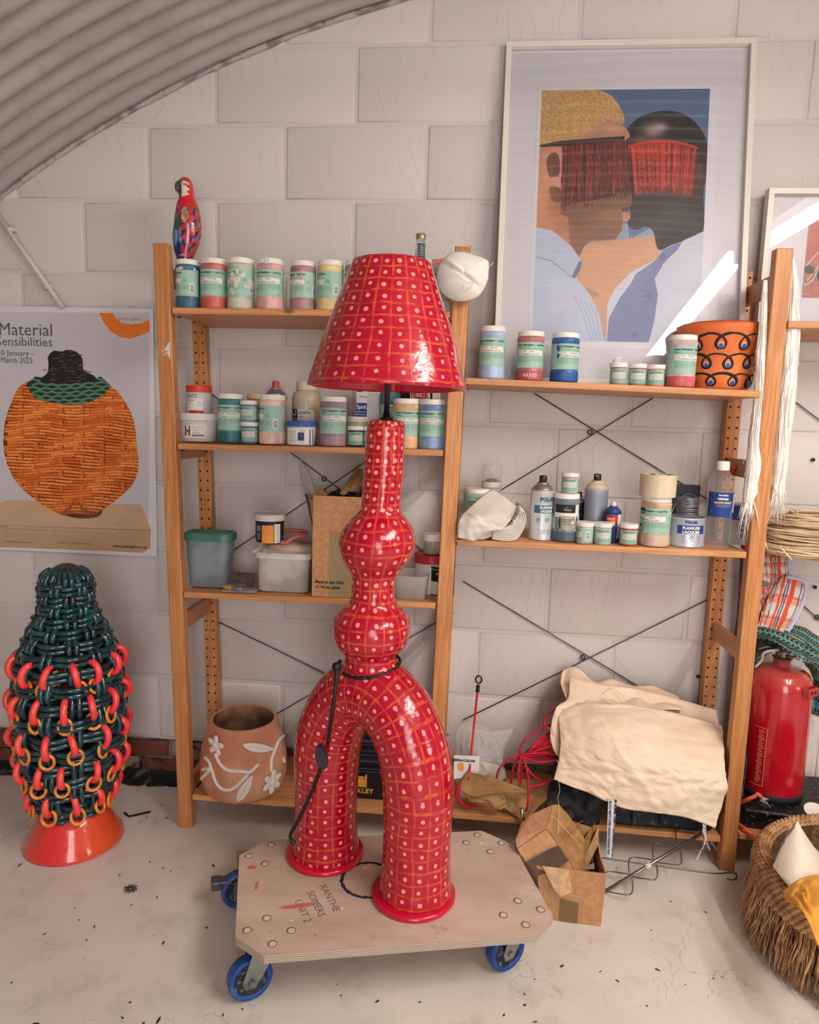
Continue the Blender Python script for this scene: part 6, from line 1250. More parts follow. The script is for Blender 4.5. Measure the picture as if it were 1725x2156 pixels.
# ---- second frame at the right edge, on the next shelf
X2a = W(1612, 402, -.03).x; z2b = Q1+.001; z2t = W(1625, 402, -.03).z; X2b = X2a+.36; y2 = -.03
f2 = thing('framed_print', 'white-framed reddish print at the right edge, standing on the far pine shelf', 'picture', (0, 0, 0))
for b in ((X2a, X2b, z2t-fw, z2t), (X2a, X2b, z2b, z2b+fw)): G().box(b[0], b[1], y2-.03, y2, b[2], b[3]).build('frame_rail', fm_, f2, bevel=.0008)
for b in ((X2a, X2a+fw), (X2b-fw, X2b)): G().box(b[0], b[1], y2-.03, y2, z2b+fw, z2t-fw).build('frame_stile', fm_, f2, bevel=.0008)
G().box(X2a+fw, X2b-fw, y2-.007, y2, z2b+fw, z2t-fw).build('mount', M('mount_board', (234, 228, 233), .6), f2)
UX0b, UX1b = W(1697, 540, y2-.008).x, X2b-.05; Zb1, Zb0 = W(1710, 453, y2-.008).z, W(1710, 627, y2-.008).z
c = Canvas(90, 110, (204, 116, 104)); c.map = lambda x, y: (lambda p: ((p.x-UX0b)/(UX1b-UX0b), (Zb1-p.z)/(Zb1-Zb0)))(W(x, y, y2-.008))
c.fill(c.X < 2, (204, 112, 98), .08, 5, 2); c.fill(c.Y > .55, (196, 128, 116), .1, 8, 4)
for P in ([(1700, 590), (1712, 575), (1725, 560), (1740, 548)], [(1688, 590), (1698, 600), (1712, 590), (1722, 570)], [(1698, 560), (1715, 540), (1725, 530)]): c.stroke(P, .02, (216, 206, 196))
c.poly([(1690, 566), (1704, 558), (1716, 566), (1712, 576), (1696, 574)], (96, 84, 84)); c.poly([(1682, 588), (1692, 584), (1694, 600), (1684, 602)], (140, 128, 122)); c.poly([(1722, 572), (1735, 566), (1740, 590), (1724, 592)], (84, 74, 80))
c.build('print', lambda u, v: np.stack([UX0b+(UX1b-UX0b)*u, np.full_like(u, y2-.0078), Zb1+(Zb0-Zb1)*v], 1), f2, .5)
G().box(X2a+fw, X2b-fw, y2-.0145, y2-.013, z2b+fw, z2t-fw).build('glass', gl_, f2)

# ---- ceiling strip light (the tube seen reflected in the glass)
em = bpy.data.materials.new('tube_light'); em.use_nodes = True; b = em.node_tree.nodes['Principled BSDF']; b.inputs['Base Color'].default_value = (.9, .9, .9, 1); b.inputs['Emission Color'].default_value = (1, .93, .86, 1); b.inputs['Emission Strength'].default_value = 62
tz = 2.33
def strip(lab, x, y, z, hl):
    st = thing('strip_light', lab, 'lamp', (x, y, z))
    g = G(); g.tube([(0, -hl, 0), (0, hl, 0)], .036, 20, flat=.5); g.build('tube_diffuser', em, st)
    g = G(); g.box(-.045, .045, -hl-.03, hl+.03, .03, .085); g.box(-.016, .016, -hl-.03, -hl, -.02, .03); g.box(-.016, .016, hl, hl+.03, -.02, .03); g.build('batten', M('batten_white', (230, 228, 224), .4), st, bevel=.003)
    g = G(); [g.tube([(0, q, .085), (0, q, .26)], .005, 6) for q in (-.6, .6)]; stuff(g.build('hanger_rods', M('batten_white'), st))
strip('white ceiling strip light with a glowing tube, the one reflected in the big picture glass', 2.24, -1.96, tz, .78)
strip('second white ceiling strip light, the farther one to the right', 2.68, -2.05, tz+.0, .78)  # added lamp, placed to give the right-edge picture glass its reflection
# ================================================================ parrot, mask, floor clutter, right-hand corner
# ---- parrot figurine
pz = L1+.001; pp = W(392, 560, -.16); K = mpp(pp); bz = lambda y: W(392, y, -.16).z
t = thing('parrot_figurine', 'glossy painted red parrot figurine perched behind the first jar on the top shelf', 'figurine', (pp.x, -.16, pz))
pm_ = M('parrot_glaze', (206, 34, 40), .2, coat=.6); n = NT(pm_); n.col(n.n('Attribute', attribute_name='Col').outputs['Color'])
prf = [(375, 392, 7, 9), (379, 393, 11, 14), (390, 394, 13.5, 18), (402, 394.5, 14.5, 19), (412, 395, 15.5, 18), (420, 396, 17, 18), (428, 396, 21, 20), (440, 396.5, 24, 22), (455, 396.5, 26.5, 24), (475, 396, 28.5, 25), (495, 394, 30, 24), (515, 392, 27, 21), (530, 390, 23, 18), (545, 389, 17, 15), (560, 388, 14, 13), (640, 388, 12, 12)]
g = G(); NA_ = 72; rows = []; ys = np.linspace(375, 640, 130)
Ya = [a[0] for a in prf]; 
for y in ys:
    cx, rx, ry = [float(np.interp(y, Ya, [a[k] for a in prf])) for k in (1, 2, 3)]; rows.append((y, cx, rx, ry))
vs = []; cols = []
def pcol(y, a):   # a=0 faces the viewer, + to the right
    red = (206, 30, 40)
    if y < 424:
        x = math.sin(a); 
        if y < 383 and x < -.15: return (196, 172, 160)
        if 386 < y < 420 and math.cos(a) > -.1:
            zz = -.98+(y-386)*.016
            if x < -.18+.0*zz and x > -.95 and (y-402)**2/15**2+((x+.52)/.36)**2 < 1: return (70, 62, 58) if not ((y-403)**2/16+((x+.72)/.1)**2 < 1) else (200, 190, 180)
            jag = .62+.2*math.sin(y*.55)
            if -.3 < x < jag and y < 419-8*max(0, x): 
                if (y-394)**2/9+((x-.2)/.2)**2 < 1: return (20, 26, 60) if (y-394)**2/2.2+((x-.2)/.09)**2 < 1 else (130, 150, 190)
                return (226, 204, 178)
        return red
    x = math.sin(a); f = math.cos(a)
    left = x < -.15+.0018*(y-470) if f > -.2 else True
    if left and y > 462-20*x*0+18*math.sin(a*5)*.3:
        if y < 488+4*math.sin(a*11): return (46, 92, 66) if abs((a*6) % 1-.5) < .44 else (22, 44, 40)
        if y < 516+6*math.sin(a*9+1): 
            return (112, 150, 190) if abs((a*4.2) % 1-.5) < .38 else (24, 40, 84)
        return (24, 52, 116) if abs((a*4.2) % 1-.5) < .40 else (12, 22, 56)
    if y > 440:
        q = vn(a*4.6, y*.13, 0, 2)
        if ((y-458)/16)**2+((x-.12)/.26)**2 < 1: return (236, 150, 110) if q > .2 else ((110, 150, 110) if q > -.2 else (206, 74, 60))
        if q > .34: return (26, 48, 110)
        if q > .22: return (40, 84, 60)
        if q < -.62: return (70, 110, 180)
    if vn(a*13, y*.4, 0, 5) > .62: return (120, 26, 34)
    return red if x < .75 else (190, 66, 40)
for y, cx, rx, ry in rows:
    z = bz(y)-pz
    for k in range(NA_):
        a = 2*PI*k/NA_; vs.append(((cx-392)*K+rx*K*math.sin(a), -ry*K*math.cos(a), max(0, z))); cols.append(lin(pcol(y, (a+PI) % (2*PI)-PI)))
N_ = len(rows); fs = [(i*NA_+k, (i+1)*NA_+k, (i+1)*NA_+(k+1) % NA_, i*NA_+(k+1) % NA_) for i in range(N_-1) for k in range(NA_)]+[tuple(range(NA_)), tuple((N_-1)*NA_+k for k in range(NA_))[::-1]]
g.add(vs, fs, 0, True); o = g.build('parrot_body', pm_, t); at = o.data.color_attributes.new('Col', 'FLOAT_COLOR', 'POINT'); at.data.foreach_set('color', np.array(cols).ravel())
g = G(); B0 = lambda x, y, dy: ((x-392)*K, dy, bz(y)-pz)
g.tube(smoothpath([B0(391, 385, -.020), B0(386, 392, -.029), B0(385, 404, -.034), B0(388, 416, -.029)], 4), [.0052]*5+[.008]*5+[.0035]*3, 10); g.build('beak', M('beak_grey', (82, 74, 68), .3, coat=.5, var=(90, (50, 44, 42), .5)), t)
g = G(); g.lathe([(.0001, .0022), (.004, .0014), (.0044, 0)], 14, T=Matrix.Translation(B0(399, 394, -.0225)) @ Matrix.Rotation(PI/2, 4, 'X')); g.build('eye', M('eye_blue', (30, 42, 90), .2, coat=.6), t)
g = G(); g.tube([B0(386, 560, -.004), B0(378, 585, .004), B0(371, 604, .006), B0(366, 570, .01)][:3], [.010, .008, .003], 8); g.build('tail', M('tail_blue', (30, 62, 130), .25, coat=.5, var=(40, (14, 26, 60), .5)), t)
g = G(); g.tube([B0(383, 541, -.018), B0(392, 540, -.022), B0(398, 541, -.018)], .004, 8); g.build('claw', M('claw', (196, 150, 130), .5), t)
# ---- dust mask hung on the middle post
mk_ = M('mask_white', (232, 228, 220), .85, bump=(120, .25, .001)); mc = W(978, 583, -.352); K = mpp(mc)
t = thing('dust_mask', 'white moulded dust mask hanging by its elastic on top of the middle post', 'mask', mc)
out = [(-56, 10), (-54, 22), (-44, 36), (-26, 47), (-4, 51), (20, 46), (36, 34), (49, 8), (50, -10), (50, -28), (44, -36), (22, -44), (0, -50), (-22, -50), (-36, -44), (-52, -26), (-58, -4)]
ring_ = smoothpath([(x, y, 0) for x, y in out], 5, True)
def mk(s, q):
    i = s*len(ring_); a = ring_[int(i) % len(ring_)]; b = ring_[(int(i)+1) % len(ring_)]; f_ = i-int(i); x = a.x*(1-f_)+b.x*f_; y = a.y*(1-f_)+b.y*f_
    r = 1-q; d = .036*math.cos(r**1.3*PI/2)**.75; xx, yy = x*r, y*r
    d += .007*math.exp(-((yy-(-6+.62*xx))/5.)**2)*(1 if xx > -46 else 0)*math.sin(PI*min(1, max(0, (46-abs(xx))/46)))-.003*math.exp(-((yy-(4+.62*xx))/6.)**2)
    return (xx*K, -d, -yy*K)
sheet('mask_shell', mk, 100, 26, mk_, t, .0012)
el = M('elastic', (222, 214, 200), .7); g = G(); g.tube(smoothpath([(-48*K, .0, 38*K), (-30*K, .006, 62*K), (-8*K, .03, 68*K), (12*K, .034, 66*K), (30*K, .02, 50*K), (48*K, 0, 24*K)], 6), .0011, 5); g.build('elastic', el, t)
g = G(); g.tube(smoothpath([(-26*K, -.034, 16*K), (-14*K, -.046, -4*K), (10*K, -.050, -20*K), (18*K, -.052, -16*K), (16*K, -.050, -26*K), (4*K, -.045, -34*K), (-4*K, -.044, -30*K), (0, -.043, -24*K)], 6), .0011, 5); g.tube(smoothpath([(0, -.042, -24*K), (-10*K, -.036, -36*K), (-20*K, -.03, -48*K), (-26*K, -.02, -54*K)], 5), .0009, 5); g.tube(smoothpath([(50*K, -.002, 22*K), (56*K, -.004, 24*K), (58*K, -.004, 30*K)], 5), .0012, 5); stuff(g.build('loose_elastic', el, t))
# ---- hex key
a, b, c0 = F(317, 1711), F(272, 1721), F(262, 1714); g = G(); up = Vector((0, 0, .0035)); g.tube([a+up, b+up*1, b+up+(c0-b)*.35, c0+up*1.2], .0033, 6, sm=False); tag(g.build('hex_key', M('black_steel', (26, 26, 30), .4, .5)), 'small black hex key on the floor between the vase and the shelving', 'hex key')
g = G(); p = F(275, 1873)
for k in range(9): a = k*.7; g.tube([(p.x+.03*math.cos(a)*.6, p.y+.02*math.sin(a), .002), (p.x+.012*math.cos(a+1), p.y+.01*math.sin(a+1), .004), (p.x-.02*math.cos(a+.4), p.y-.012*math.sin(a), .002)], .0011, 4)
tag(g.build('fluff', M('grey_fluff', (70, 66, 64), .9)), 'small dark tangle of fluff on the floor left of the dolly', 'debris', kind='stuff')
# ---- bottom of the right bay
stk = thing('red_stick', 'thin red rod with a black loop end, standing upright beside the middle post', 'rod', (0, 0, 0)); a, b = W(989, 1622, -.27), W(1006, 1452, -.16)
g = G(); g.tube([a-(b-a)*.35, b], .0036, 10); g.build('shaft', M('red_rod', (206, 26, 44), .35), stk)
g = G(); g.tube([b-(b-a)*.03, b+(b-a)*.06], .0062, 10); g.build('grip', BLK, stk); e = b+(b-a)*.13; g = G(); g.tube([(e.x+.0095*math.cos(q), e.y, e.z+.0125*math.sin(q)) for q in np.linspace(0, 2*PI, 20, endpoint=False)], .0028, 8, closed=True); g.build('loop', BLK, stk)
bagm = M('polythene', (220, 216, 212), .1, alpha=.30, bump=(16, 1.0, .02)); t = thing('plastic_bag', 'limp clear plastic bag with a printed white label, bottom shelf right of the middle post', 'bag', (0, 0, 0))
o = sheet('bag_film', coons(PW((962, 1535, -.12), (985, 1520, -.1), (1020, 1530, -.1), (1050, 1545, -.1), (1085, 1530, -.1)), PW((962, 1690, -.22), (1000, 1690, -.24), (1060, 1680, -.22)), PW((962, 1535, -.12), (960, 1600, -.2), (962, 1690, -.22)), PW((1085, 1530, -.1), (1066, 1570, -.14), (1058, 1610, -.18), (1060, 1680, -.22))), 60, 40, bagm, t, amp=.012, fr=8, solid=0)
sheet('bag_film', coons(PW((990, 1524, -.16), (1020, 1540, -.17), (1078, 1534, -.13)), PW((995, 1640, -.24), (1030, 1650, -.26), (1062, 1640, -.22)), PW((990, 1524, -.16), (984, 1580, -.22), (995, 1640, -.24)), PW((1078, 1534, -.13), (1060, 1580, -.18), (1062, 1640, -.22))), 40, 30, bagm, t, amp=.012, fr=9, seed=3, solid=0)
sheet('plaster_fill', coons(PW((1000, 1600, -.2), (1030, 1606, -.2), (1062, 1616, -.18)), PW((966, 1682, -.22), (1000, 1684, -.25), (1062, 1670, -.2)), PW((1000, 1600, -.2), (976, 1640, -.22), (966, 1682, -.22)), PW((1062, 1616, -.18), (1066, 1640, -.19), (1062, 1670, -.2))), 20, 20, M('cream_powder', (214, 200, 176), .7), t, amp=.006, solid=.004)
panel('printed_label', [(956, 1590, -.262), (1010, 1592, -.262), (1008, 1634, -.266), (956, 1640, -.266)], M('label_white', (222, 218, 214), .5), t, .001)
g = G(); o_ = W(956, 1602, -.2655); k = mpp(o_); g.text('TERRA-COLOR', 7.5*k, lambda u, v: (o_.x-6*k+u, -.2655, o_.z+v), bold=.04, maxw=56*k); d = Dec(None, 0)
o2 = W(971, 1612, -.2660); [g.add([(o2.x+.010*math.cos(q*PI/9), -.2660, o2.z-.004+.0145*math.sin(q*PI/9)) for q in range(18)], [tuple(range(18))[::-1]], 1)]; g.build('label_print', [INKB, M('ochre_print', (226, 160, 60), .5)], t)
kr2 = M('kraft_paper')
t = thing('kraft_sheet', 'crumpled brown kraft paper spread on the bottom shelf below the red yarn', 'paper', (0, 0, 0))
sheet('front_sheet', coons(PW((984, 1624, -.27), (1020, 1632, -.29), (1060, 1645, -.31), (1110, 1664, -.33)), PW((969, 1662, -.30), (1000, 1678, -.32), (1050, 1668, -.34), (1110, 1668, -.34)), PW((984, 1624, -.27), (974, 1640, -.28), (969, 1662, -.30)), PW((1110, 1664, -.33), (1111, 1666, -.33), (1110, 1668, -.34))), 30, 14, kr2, t, amp=.006, fr=5, solid=.0012)
sheet('folded_lobe', coons(PW((972, 1656, -.29), (1000, 1664, -.31), (1050, 1662, -.32), (1060, 1672, -.32)), PW((990, 1686, -.32), (1020, 1690, -.33), (1050, 1704, -.335), (1068, 1700, -.33)), PW((972, 1656, -.29), (978, 1672, -.30), (990, 1686, -.32)), PW((1060, 1672, -.32), (1066, 1686, -.33), (1068, 1700, -.33))), 24, 12, kr2, t, amp=.008, fr=5, seed=2, solid=.0012)
sheet('back_sheet', coons(PW((1062, 1640, -.2), (1110, 1640, -.2), (1150, 1645, -.22), (1190, 1655, -.24)), PW((1060, 1700, -.30), (1098, 1726, -.33), (1120, 1712, -.325), (1140, 1690, -.31)), PW((1062, 1640, -.2), (1058, 1670, -.26), (1060, 1700, -.30)), PW((1190, 1655, -.24), (1168, 1672, -.28), (1140, 1690, -.31))), 30, 20, kr2, t, amp=.010, fr=5, seed=5, solid=.0012)
# red yarn
yn = M('red_yarn', (196, 18, 48), .75, bump=(300, 1.0, .003)); g = G(); hub = (1097, 1592)
def yl_(pts, r=.0034, Y0=-.28): g.tube(smoothpath([W(x, y, Y) for x, y, Y in pts], 6), r, 7)
YS = [[(1190, 1480, -.12), (1160, 1500, -.2), (1146, 1520, -.25), (1150, 1530, -.26), (1160, 1534, -.26)], [(1175, 1520, -.2), (1140, 1535, -.25), (1110, 1555, -.28), (1096, 1575, -.29), (1095, 1590, -.29)], [(1095, 1588, -.29), (1070, 1600, -.30), (1052, 1618, -.31), (1046, 1638, -.30)], [(1098, 1590, -.3), (1092, 1620, -.31), (1094, 1654, -.31)], [(1100, 1592, -.3), (1110, 1622, -.32), (1113, 1660, -.325), (1112, 1690, -.34), (1108, 1708, -.34)], [(1100, 1596, -.3), (1118, 1628, -.30), (1140, 1646, -.28), (1130, 1656, -.3), (1112, 1658, -.32)], [(1114, 1658, -.32), (1145, 1650, -.3), (1170, 1636, -.27)], [(1100, 1592, -.29), (1130, 1604, -.3), (1165, 1602, -.29), (1185, 1598, -.28)], [(1094, 1594, -.29), (1082, 1612, -.29), (1076, 1650, -.28)], [(1096, 1590, -.28), (1098, 1620, -.28), (1096, 1650, -.27)]]
for P in YS: yl_(P)
rr2 = random.Random(8)
for k in range(16): x1, y1 = 1160+rr2.uniform(-6, 22), 1540+k*3.8; yl_([(1100+rr2.uniform(0, 10), 1592+rr2.uniform(-4, 5), -.29), (1125+rr2.uniform(-3, 6), (1592+y1)/2+rr2.uniform(-5, 8), -.27+rr2.uniform(-.03, .02)), (x1, y1, -.24+rr2.uniform(-.03, .02))], .003)
yl_([(968, 1650, -.3), (962, 1672, -.31), (975, 1692, -.30), (1005, 1697, -.29)], .005); yl_([(966, 1660, -.31), (968, 1688, -.305), (990, 1700, -.3)], .005)
tag(g.build('red_yarn', yn), 'tangled hank of bright red yarn spilling from behind the cream canvas', 'yarn', kind='stuff')
# crates and canvas
nv_ = M('navy_crate', (13, 20, 38), .5, var=(60, (70, 82, 100), .1, 5), bump=(40, .5, .003)); t = thing('navy_crate', 'scratched dark navy plastic crate on the bottom shelf under the cream canvas', 'crate', (0, 0, 0))
ca, cb = W(1290, 1740, -.3), W(1500, 1750, -.3); zt2 = .245
G().hexa([(ca.x, -.302, .114), (cb.x, -.302, .113), (cb.x, -.05, .113), (ca.x, -.05, .114), (ca.x-.012, -.318, zt2), (cb.x+.01, -.318, zt2), (cb.x+.01, -.04, zt2), (ca.x-.012, -.04, zt2)]).build('crate_body', nv_, t, bevel=.01)
G().box(ca.x-.02, cb.x+.02, -.326, -.033, zt2-.022, zt2).build('crate_rim', nv_, t, bevel=.004)
for q in (.05, .13): G().box(ca.x+q, ca.x+q+.012, -.3215, -.31, .13, zt2-.02).build('crate_rib', nv_, t, bevel=.002)
t = thing('dark_sack', 'black sack slumped on the bottom shelf left of the navy crate', 'sack', (0, 0, 0)); sheet('sack_body', coons(PW((1168, 1590, -.12), (1230, 1600, -.15), (1262, 1620, -.2)), PW((1148, 1700, -.31), (1200, 1735, -.315), (1262, 1740, -.3)), PW((1168, 1590, -.12), (1160, 1640, -.25), (1148, 1700, -.31)), PW((1262, 1620, -.2), (1268, 1680, -.3), (1262, 1740, -.3))), 24, 24, M('sack_black', (20, 20, 24), .6, bump=(20, .5, .01)), t, amp=.008, solid=.003)
cv = M('cream_canvas', (238, 216, 192), .85, var=(4, (230, 204, 178), .5), bump=(11, .9, .012)); t = thing('cream_canvas', 'large piece of creased cream canvas draped over the crate on the bottom shelf', 'cloth', (0, 0, 0))
fr_ = coons(PW((1186, 1482, -.20), (1250, 1480, -.22), (1330, 1484, -.23), (1420, 1500, -.22), (1520, 1528, -.20)), PW((1166, 1640, -.335), (1240, 1668, -.35), (1310, 1700, -.36), (1400, 1712, -.362), (1450, 1722, -.362), (1505, 1742, -.362)), PW((1186, 1482, -.20), (1176, 1500, -.24), (1180, 1560, -.30), (1176, 1600, -.32), (1166, 1640, -.335)), PW((1520, 1528, -.20), (1524, 1580, -.29), (1526, 1620, -.335), (1529, 1668, -.357), (1505, 1742, -.362)))
def frf(s, q):
    p = Vector(fr_(s, q)); b = math.sin(PI*s)*math.sin(PI*q); p += Vector((0, -.035*b, .0)); p += Vector((0, -1, .2))*(.006*vn(s*5+q*2, q*6, 0, 1)+.006*abs(vn(s*9+q*4, q*7-s*3, 0, 4))+.004*abs(vn(s*17-q*9, q*15, 0, 6))+.003*math.exp(-((s-.22-.35*q)/.02)**2)+.003*math.exp(-((q-.35-.2*s)/.015)**2)); return p
sheet('front_drape', frf, 90, 70, cv, t, .0018)
sheet('under_layer', coons(PW((1200, 1425, -.13), (1260, 1440, -.15), (1350, 1452, -.15), (1440, 1475, -.15), (1508, 1495, -.14)), PW((1160, 1560, -.28), (1184, 1600, -.30), (1300, 1660, -.33), (1400, 1690, -.34), (1518, 1600, -.31)), PW((1200, 1425, -.13), (1196, 1470, -.2), (1172, 1490, -.24), (1160, 1530, -.26), (1160, 1560, -.28)), PW((1508, 1495, -.14), (1514, 1530, -.18), (1522, 1560, -.25), (1518, 1600, -.31))), 50, 40, cv, t, amp=.006, fr=8, seed=3, solid=.002)
def tp(s, q):
    T_ = coons(PW((1180, 1438, -.11), (1186, 1412, -.07), (1210, 1404, -.055), (1250, 1432, -.055), (1290, 1434, -.055), (1340, 1442, -.055), (1380, 1446, -.055), (1430, 1470, -.06)), PW((1192, 1472, -.19), (1240, 1486, -.215), (1290, 1490, -.22), (1340, 1488, -.22), (1390, 1492, -.22), (1440, 1496, -.2)), PW((1180, 1438, -.11), (1186, 1455, -.15), (1192, 1472, -.19)), PW((1430, 1470, -.06), (1436, 1484, -.12), (1440, 1496, -.2)))
    return T_
T__ = tp(0, 0); sheet('top_bunch', lambda s, q: Vector(T__(s, q))+Vector((0, -.6, .8))*(.008*vn(s*10, q*4, 0, 7)+.007*math.sin(s*26+q*5)*math.exp(-((s-.5)/.2)**2)), 80, 24, cv, t, .0018)
g = G(); g.tube(smoothpath(PW((1268, 1462, -.225), (1290, 1450, -.235), (1318, 1474, -.235), (1300, 1486, -.23), (1272, 1470, -.23)), 5), .0016, 5); g.tube(smoothpath(PW((1282, 1448, -.23), (1300, 1464, -.24), (1314, 1482, -.235)), 5), .0014, 5); g.build('tie_cord', M('cord_cream', (226, 206, 178), .8), t)
g = G(); g.tube(smoothpath(PW((1172, 1600, -.345), (1178, 1612, -.35), (1176, 1640, -.36), (1179, 1664, -.37), (1175, 1680, -.40), (1178, 1700, -.45), (1176, 1740, -.49), (1177, 1790, -.51)), 6), .0007, 4); g.tube(smoothpath(PW((1160, 1716, -.49), (1172, 1724, -.50), (1190, 1745, -.50), (1206, 1762, -.50)), 5), .0006, 4); tag(g.build('loose_thread', MATS['cord_cream']), 'fine pale thread hanging from the canvas down over the cardboard box', 'thread')
# printed strip
t = thing('printed_strip', 'narrow white printed wax-print selvedge hanging over the bottom shelf edge', 'strip', (0, 0, 0)); a = W(1287, 1684, -.372); b = W(1282, 1806, -.372)
K = mpp(a); wv2 = .0072; ax_ = (b-a).normalized(); sd_ = Vector((1, 0, 0)); L_ = (b-a).length
panel('strip', [(1281, 1684, -.371), (1294, 1684, -.371), (1288, 1806, -.371), (1277, 1803, -.371)], M('strip_white', (214, 216, 226), .6), t, .0008); panel('strip_edge', [(1294, 1684, -.3706), (1299, 1684, -.3706), (1290, 1804, -.3706), (1288, 1806, -.3706)], M('strip_dark', (28, 32, 52), .7, var=(120, (196, 180, 150), .3)), t, .0008)
g = G(); up3 = Vector((1, 0, .0)); oo = W(1283.5, 1686, -.3722); dd_ = (W(1279, 1800, -.3722)-oo); Ld = dd_.length; dd_.normalize(); g.text('BLOCK PRINTS SUPER ORIGAN FASHION WAX', .0092, lambda u, v: oo+dd_*u+up3*v, bold=.04, maxw=Ld); g.build('lettering', M('navy_print', (34, 38, 70), .6), t)
# ---- cardboard boxes on the floor
t = thing('open_carton', 'small battered open cardboard carton on the floor right of the dolly', 'box', (0, 0, 0)); P0, P1 = F(1163, 1936), F(1264, 1950)
dr = (P1-P0).normalized(); A = P1-dr*.150; Bk = Vector((-dr.y, dr.x, 0)); hh = W(1270, 1838, P1.y).z-.001; dp = .165
def cb3(a, b, z): return A+dr*a+Bk*b+Vector((0, 0, z+.001))
def wallp(name, q, mat=card, th=.0035): g = G().add([cb3(*p) for p in q], [tuple(range(len(q)))]); return g.build(name, mat, t, solid=th, off=0)
wallp('front_wall', [(0, 0, 0), (.15, 0, 0), (.155, -.002, hh), (-.02, .0, hh-.004)]); wallp('right_wall', [(.15, 0, 0), (.15, dp, 0), (.146, dp, hh+.015), (.152, dp*.5, hh-.012), (.155, -.002, hh)]); wallp('back_wall', [(.15, dp, 0), (0, dp, 0), (-.004, dp, hh+.03), (.08, dp, hh+.035), (.146, dp, hh+.02)], cardi); wallp('left_wall', [(0, dp, 0), (0, 0, 0), (-.02, 0, hh-.004), (-.03, dp*.5, hh+.002), (-.004, dp, hh+.03)]); wallp('carton_floor', [(0, 0, .001), (.15, 0, .001), (.15, dp, .001), (0, dp, .001)], cardi)
wallp('torn_flap', [(-.006, -.004, hh+.001), (.062, -.006, hh+.002), (.072, -.018, hh-.050), (.045, -.022, hh-.066), (.03, -.018, hh-.056)], M('flap_pale', (206, 168, 128), .75, var=(60, (190, 150, 112), .5))); wallp('right_flap', [(.148, dp*.75, hh), (.152, dp, hh+.03), (.115, dp*.6, hh-.01), (.105, dp*.35, hh-.055)], cardi)
g = G().add([cb3(.045, -.0035, .001), cb3(.092, -.0035, .001), cb3(.092, -.004, .057), (cb3(.045, -.004, .064))], [(0, 1, 2, 3)]); g.build('dark_tape', M('olive_tape', (120, 92, 60), .35), t, solid=.0006)
g = G(); rr3 = random.Random(5); [g.add([cb3(.11+rr3.uniform(-.02, .03), dp*.6+rr3.uniform(-.05, .05), hh*rr3.uniform(.3, .85)) for _ in range(3)], [(0, 1, 2)]) for _ in range(26)]; stuff(g.build('torn_wrap', M('wrap', (196, 190, 180), .5, alpha=.8), t))
t = thing('tipped_carton', 'smaller cardboard box tipped on its corner inside the open carton', 'box', (0, 0, 0)); Yf, Yb_ = -.545, -.43
def cp_(name, q, mat=card): return panel(name, q, mat, t, .0035)
cp_('upper_side', [(1164, 1695, -.44), (1150, 1744, -.50), (1089, 1786, -.545), (1086, 1768, -.535), (1098, 1734, -.48), (1118, 1716, -.46)], M('cardboard_rosy', (182, 132, 98), .75, var=(60, (168, 120, 86), .6)))
cp_('taped_side', [(1150, 1746, -.50), (1176, 1781, -.53), (1198, 1814, -.555), (1218, 1843, -.57), (1130, 1846, -.585), (1089, 1788, -.545)]); cp_('inner_side', [(1164, 1695, -.44), (1176, 1694, -.435), (1196, 1716, -.43), (1216, 1745, -.43), (1231, 1768, -.44), (1227, 1810, -.49), (1218, 1843, -.565), (1176, 1781, -.527), (1150, 1744, -.498)], cardi)
cp_('end_flap', [(1231, 1768, -.44), (1250, 1736, -.42), (1252, 1730, -.42), (1244, 1770, -.45), (1226, 1842, -.555), (1220, 1842, -.56)], cardi)
panel('dark_tape', [(1108, 1815, -.5725), (1155, 1788, -.546), (1176, 1780, -.535), (1198, 1812, -.561), (1170, 1832, -.578), (1130, 1845, -.590)], tape_, t, .0006)
g = G(); rib_ = [W(1180+k*6.5, 1768-k*6, -.485+k*.004) for k in range(5)]
for k in range(4): a, b = W(1180+k*5, 1772-k*8, -.522+.006*k), W(1215+k*4, 1752-k*8, -.456+.004*k); g.tube([a, b], .0012, 4)
stuff(g.build('corrugation', cardi, t))
# chrome tube behind the carton
g = G(); g.tube([W(1103, 1736, -.43), W(1099, 1708, -.40), W(1098, 1700, -.395)], .0055, 10); tag(g.build('metal_tube', M('chrome', (170, 168, 166), .2, 1)), 'short upright chrome tube end behind the tipped carton', 'tube')
# ---- rod with wire hooks, floor wires, string
t = thing('hook_rail', 'steel rod with wavy wire hooks leaning from the floor onto the shelf edge', 'rail', (0, 0, 0)); ch = M('brushed_steel', (150, 146, 140), .3, .9); a = F(1276, 1876, .008); b = W(1478, 1755, -.335)
g = G(); g.tube([a, b], .0048, 10); g.build('rod', ch, t); m_ = a+(b-a)*.43; g = G(); g.tube([m_-(b-a).normalized()*.008, m_+(b-a).normalized()*.008], .008, 8); g.build('collar', M('collar_white', (214, 210, 204), .4), t)
ux = (b-a).normalized(); uy = Vector((-ux.y, ux.x, 0)).normalized()
for sgn in (1, -1):
    g = G(); P = []
    for k in range(61):
        q = k/60; P.append(a+(b-a)*(q*1.0)+uy*sgn*(.006+.045*abs(math.sin(q*PI*4)))+Vector((0, 0, .004*math.sin(q*PI*8)+.002)))
    g.tube(P, .0018, 6); g.build('wire_hooks', M('wire_grey', (120, 122, 120), .4, .8), t)
g = G(); P = [F(1262, 1805, .003), F(1380, 1822, .003), F(1500, 1838, .003), F(1538, 1836, .003), F(1550, 1840, .003), F(1551, 1848, .003), F(1543, 1852, .003), F(1530, 1849, .003)]; g.tube(smoothpath(P, 5), .0019, 6); tag(g.build('wire_hook', MATS['wire_grey']), 'long straight wire with a hooked end lying before the right post foot', 'wire')
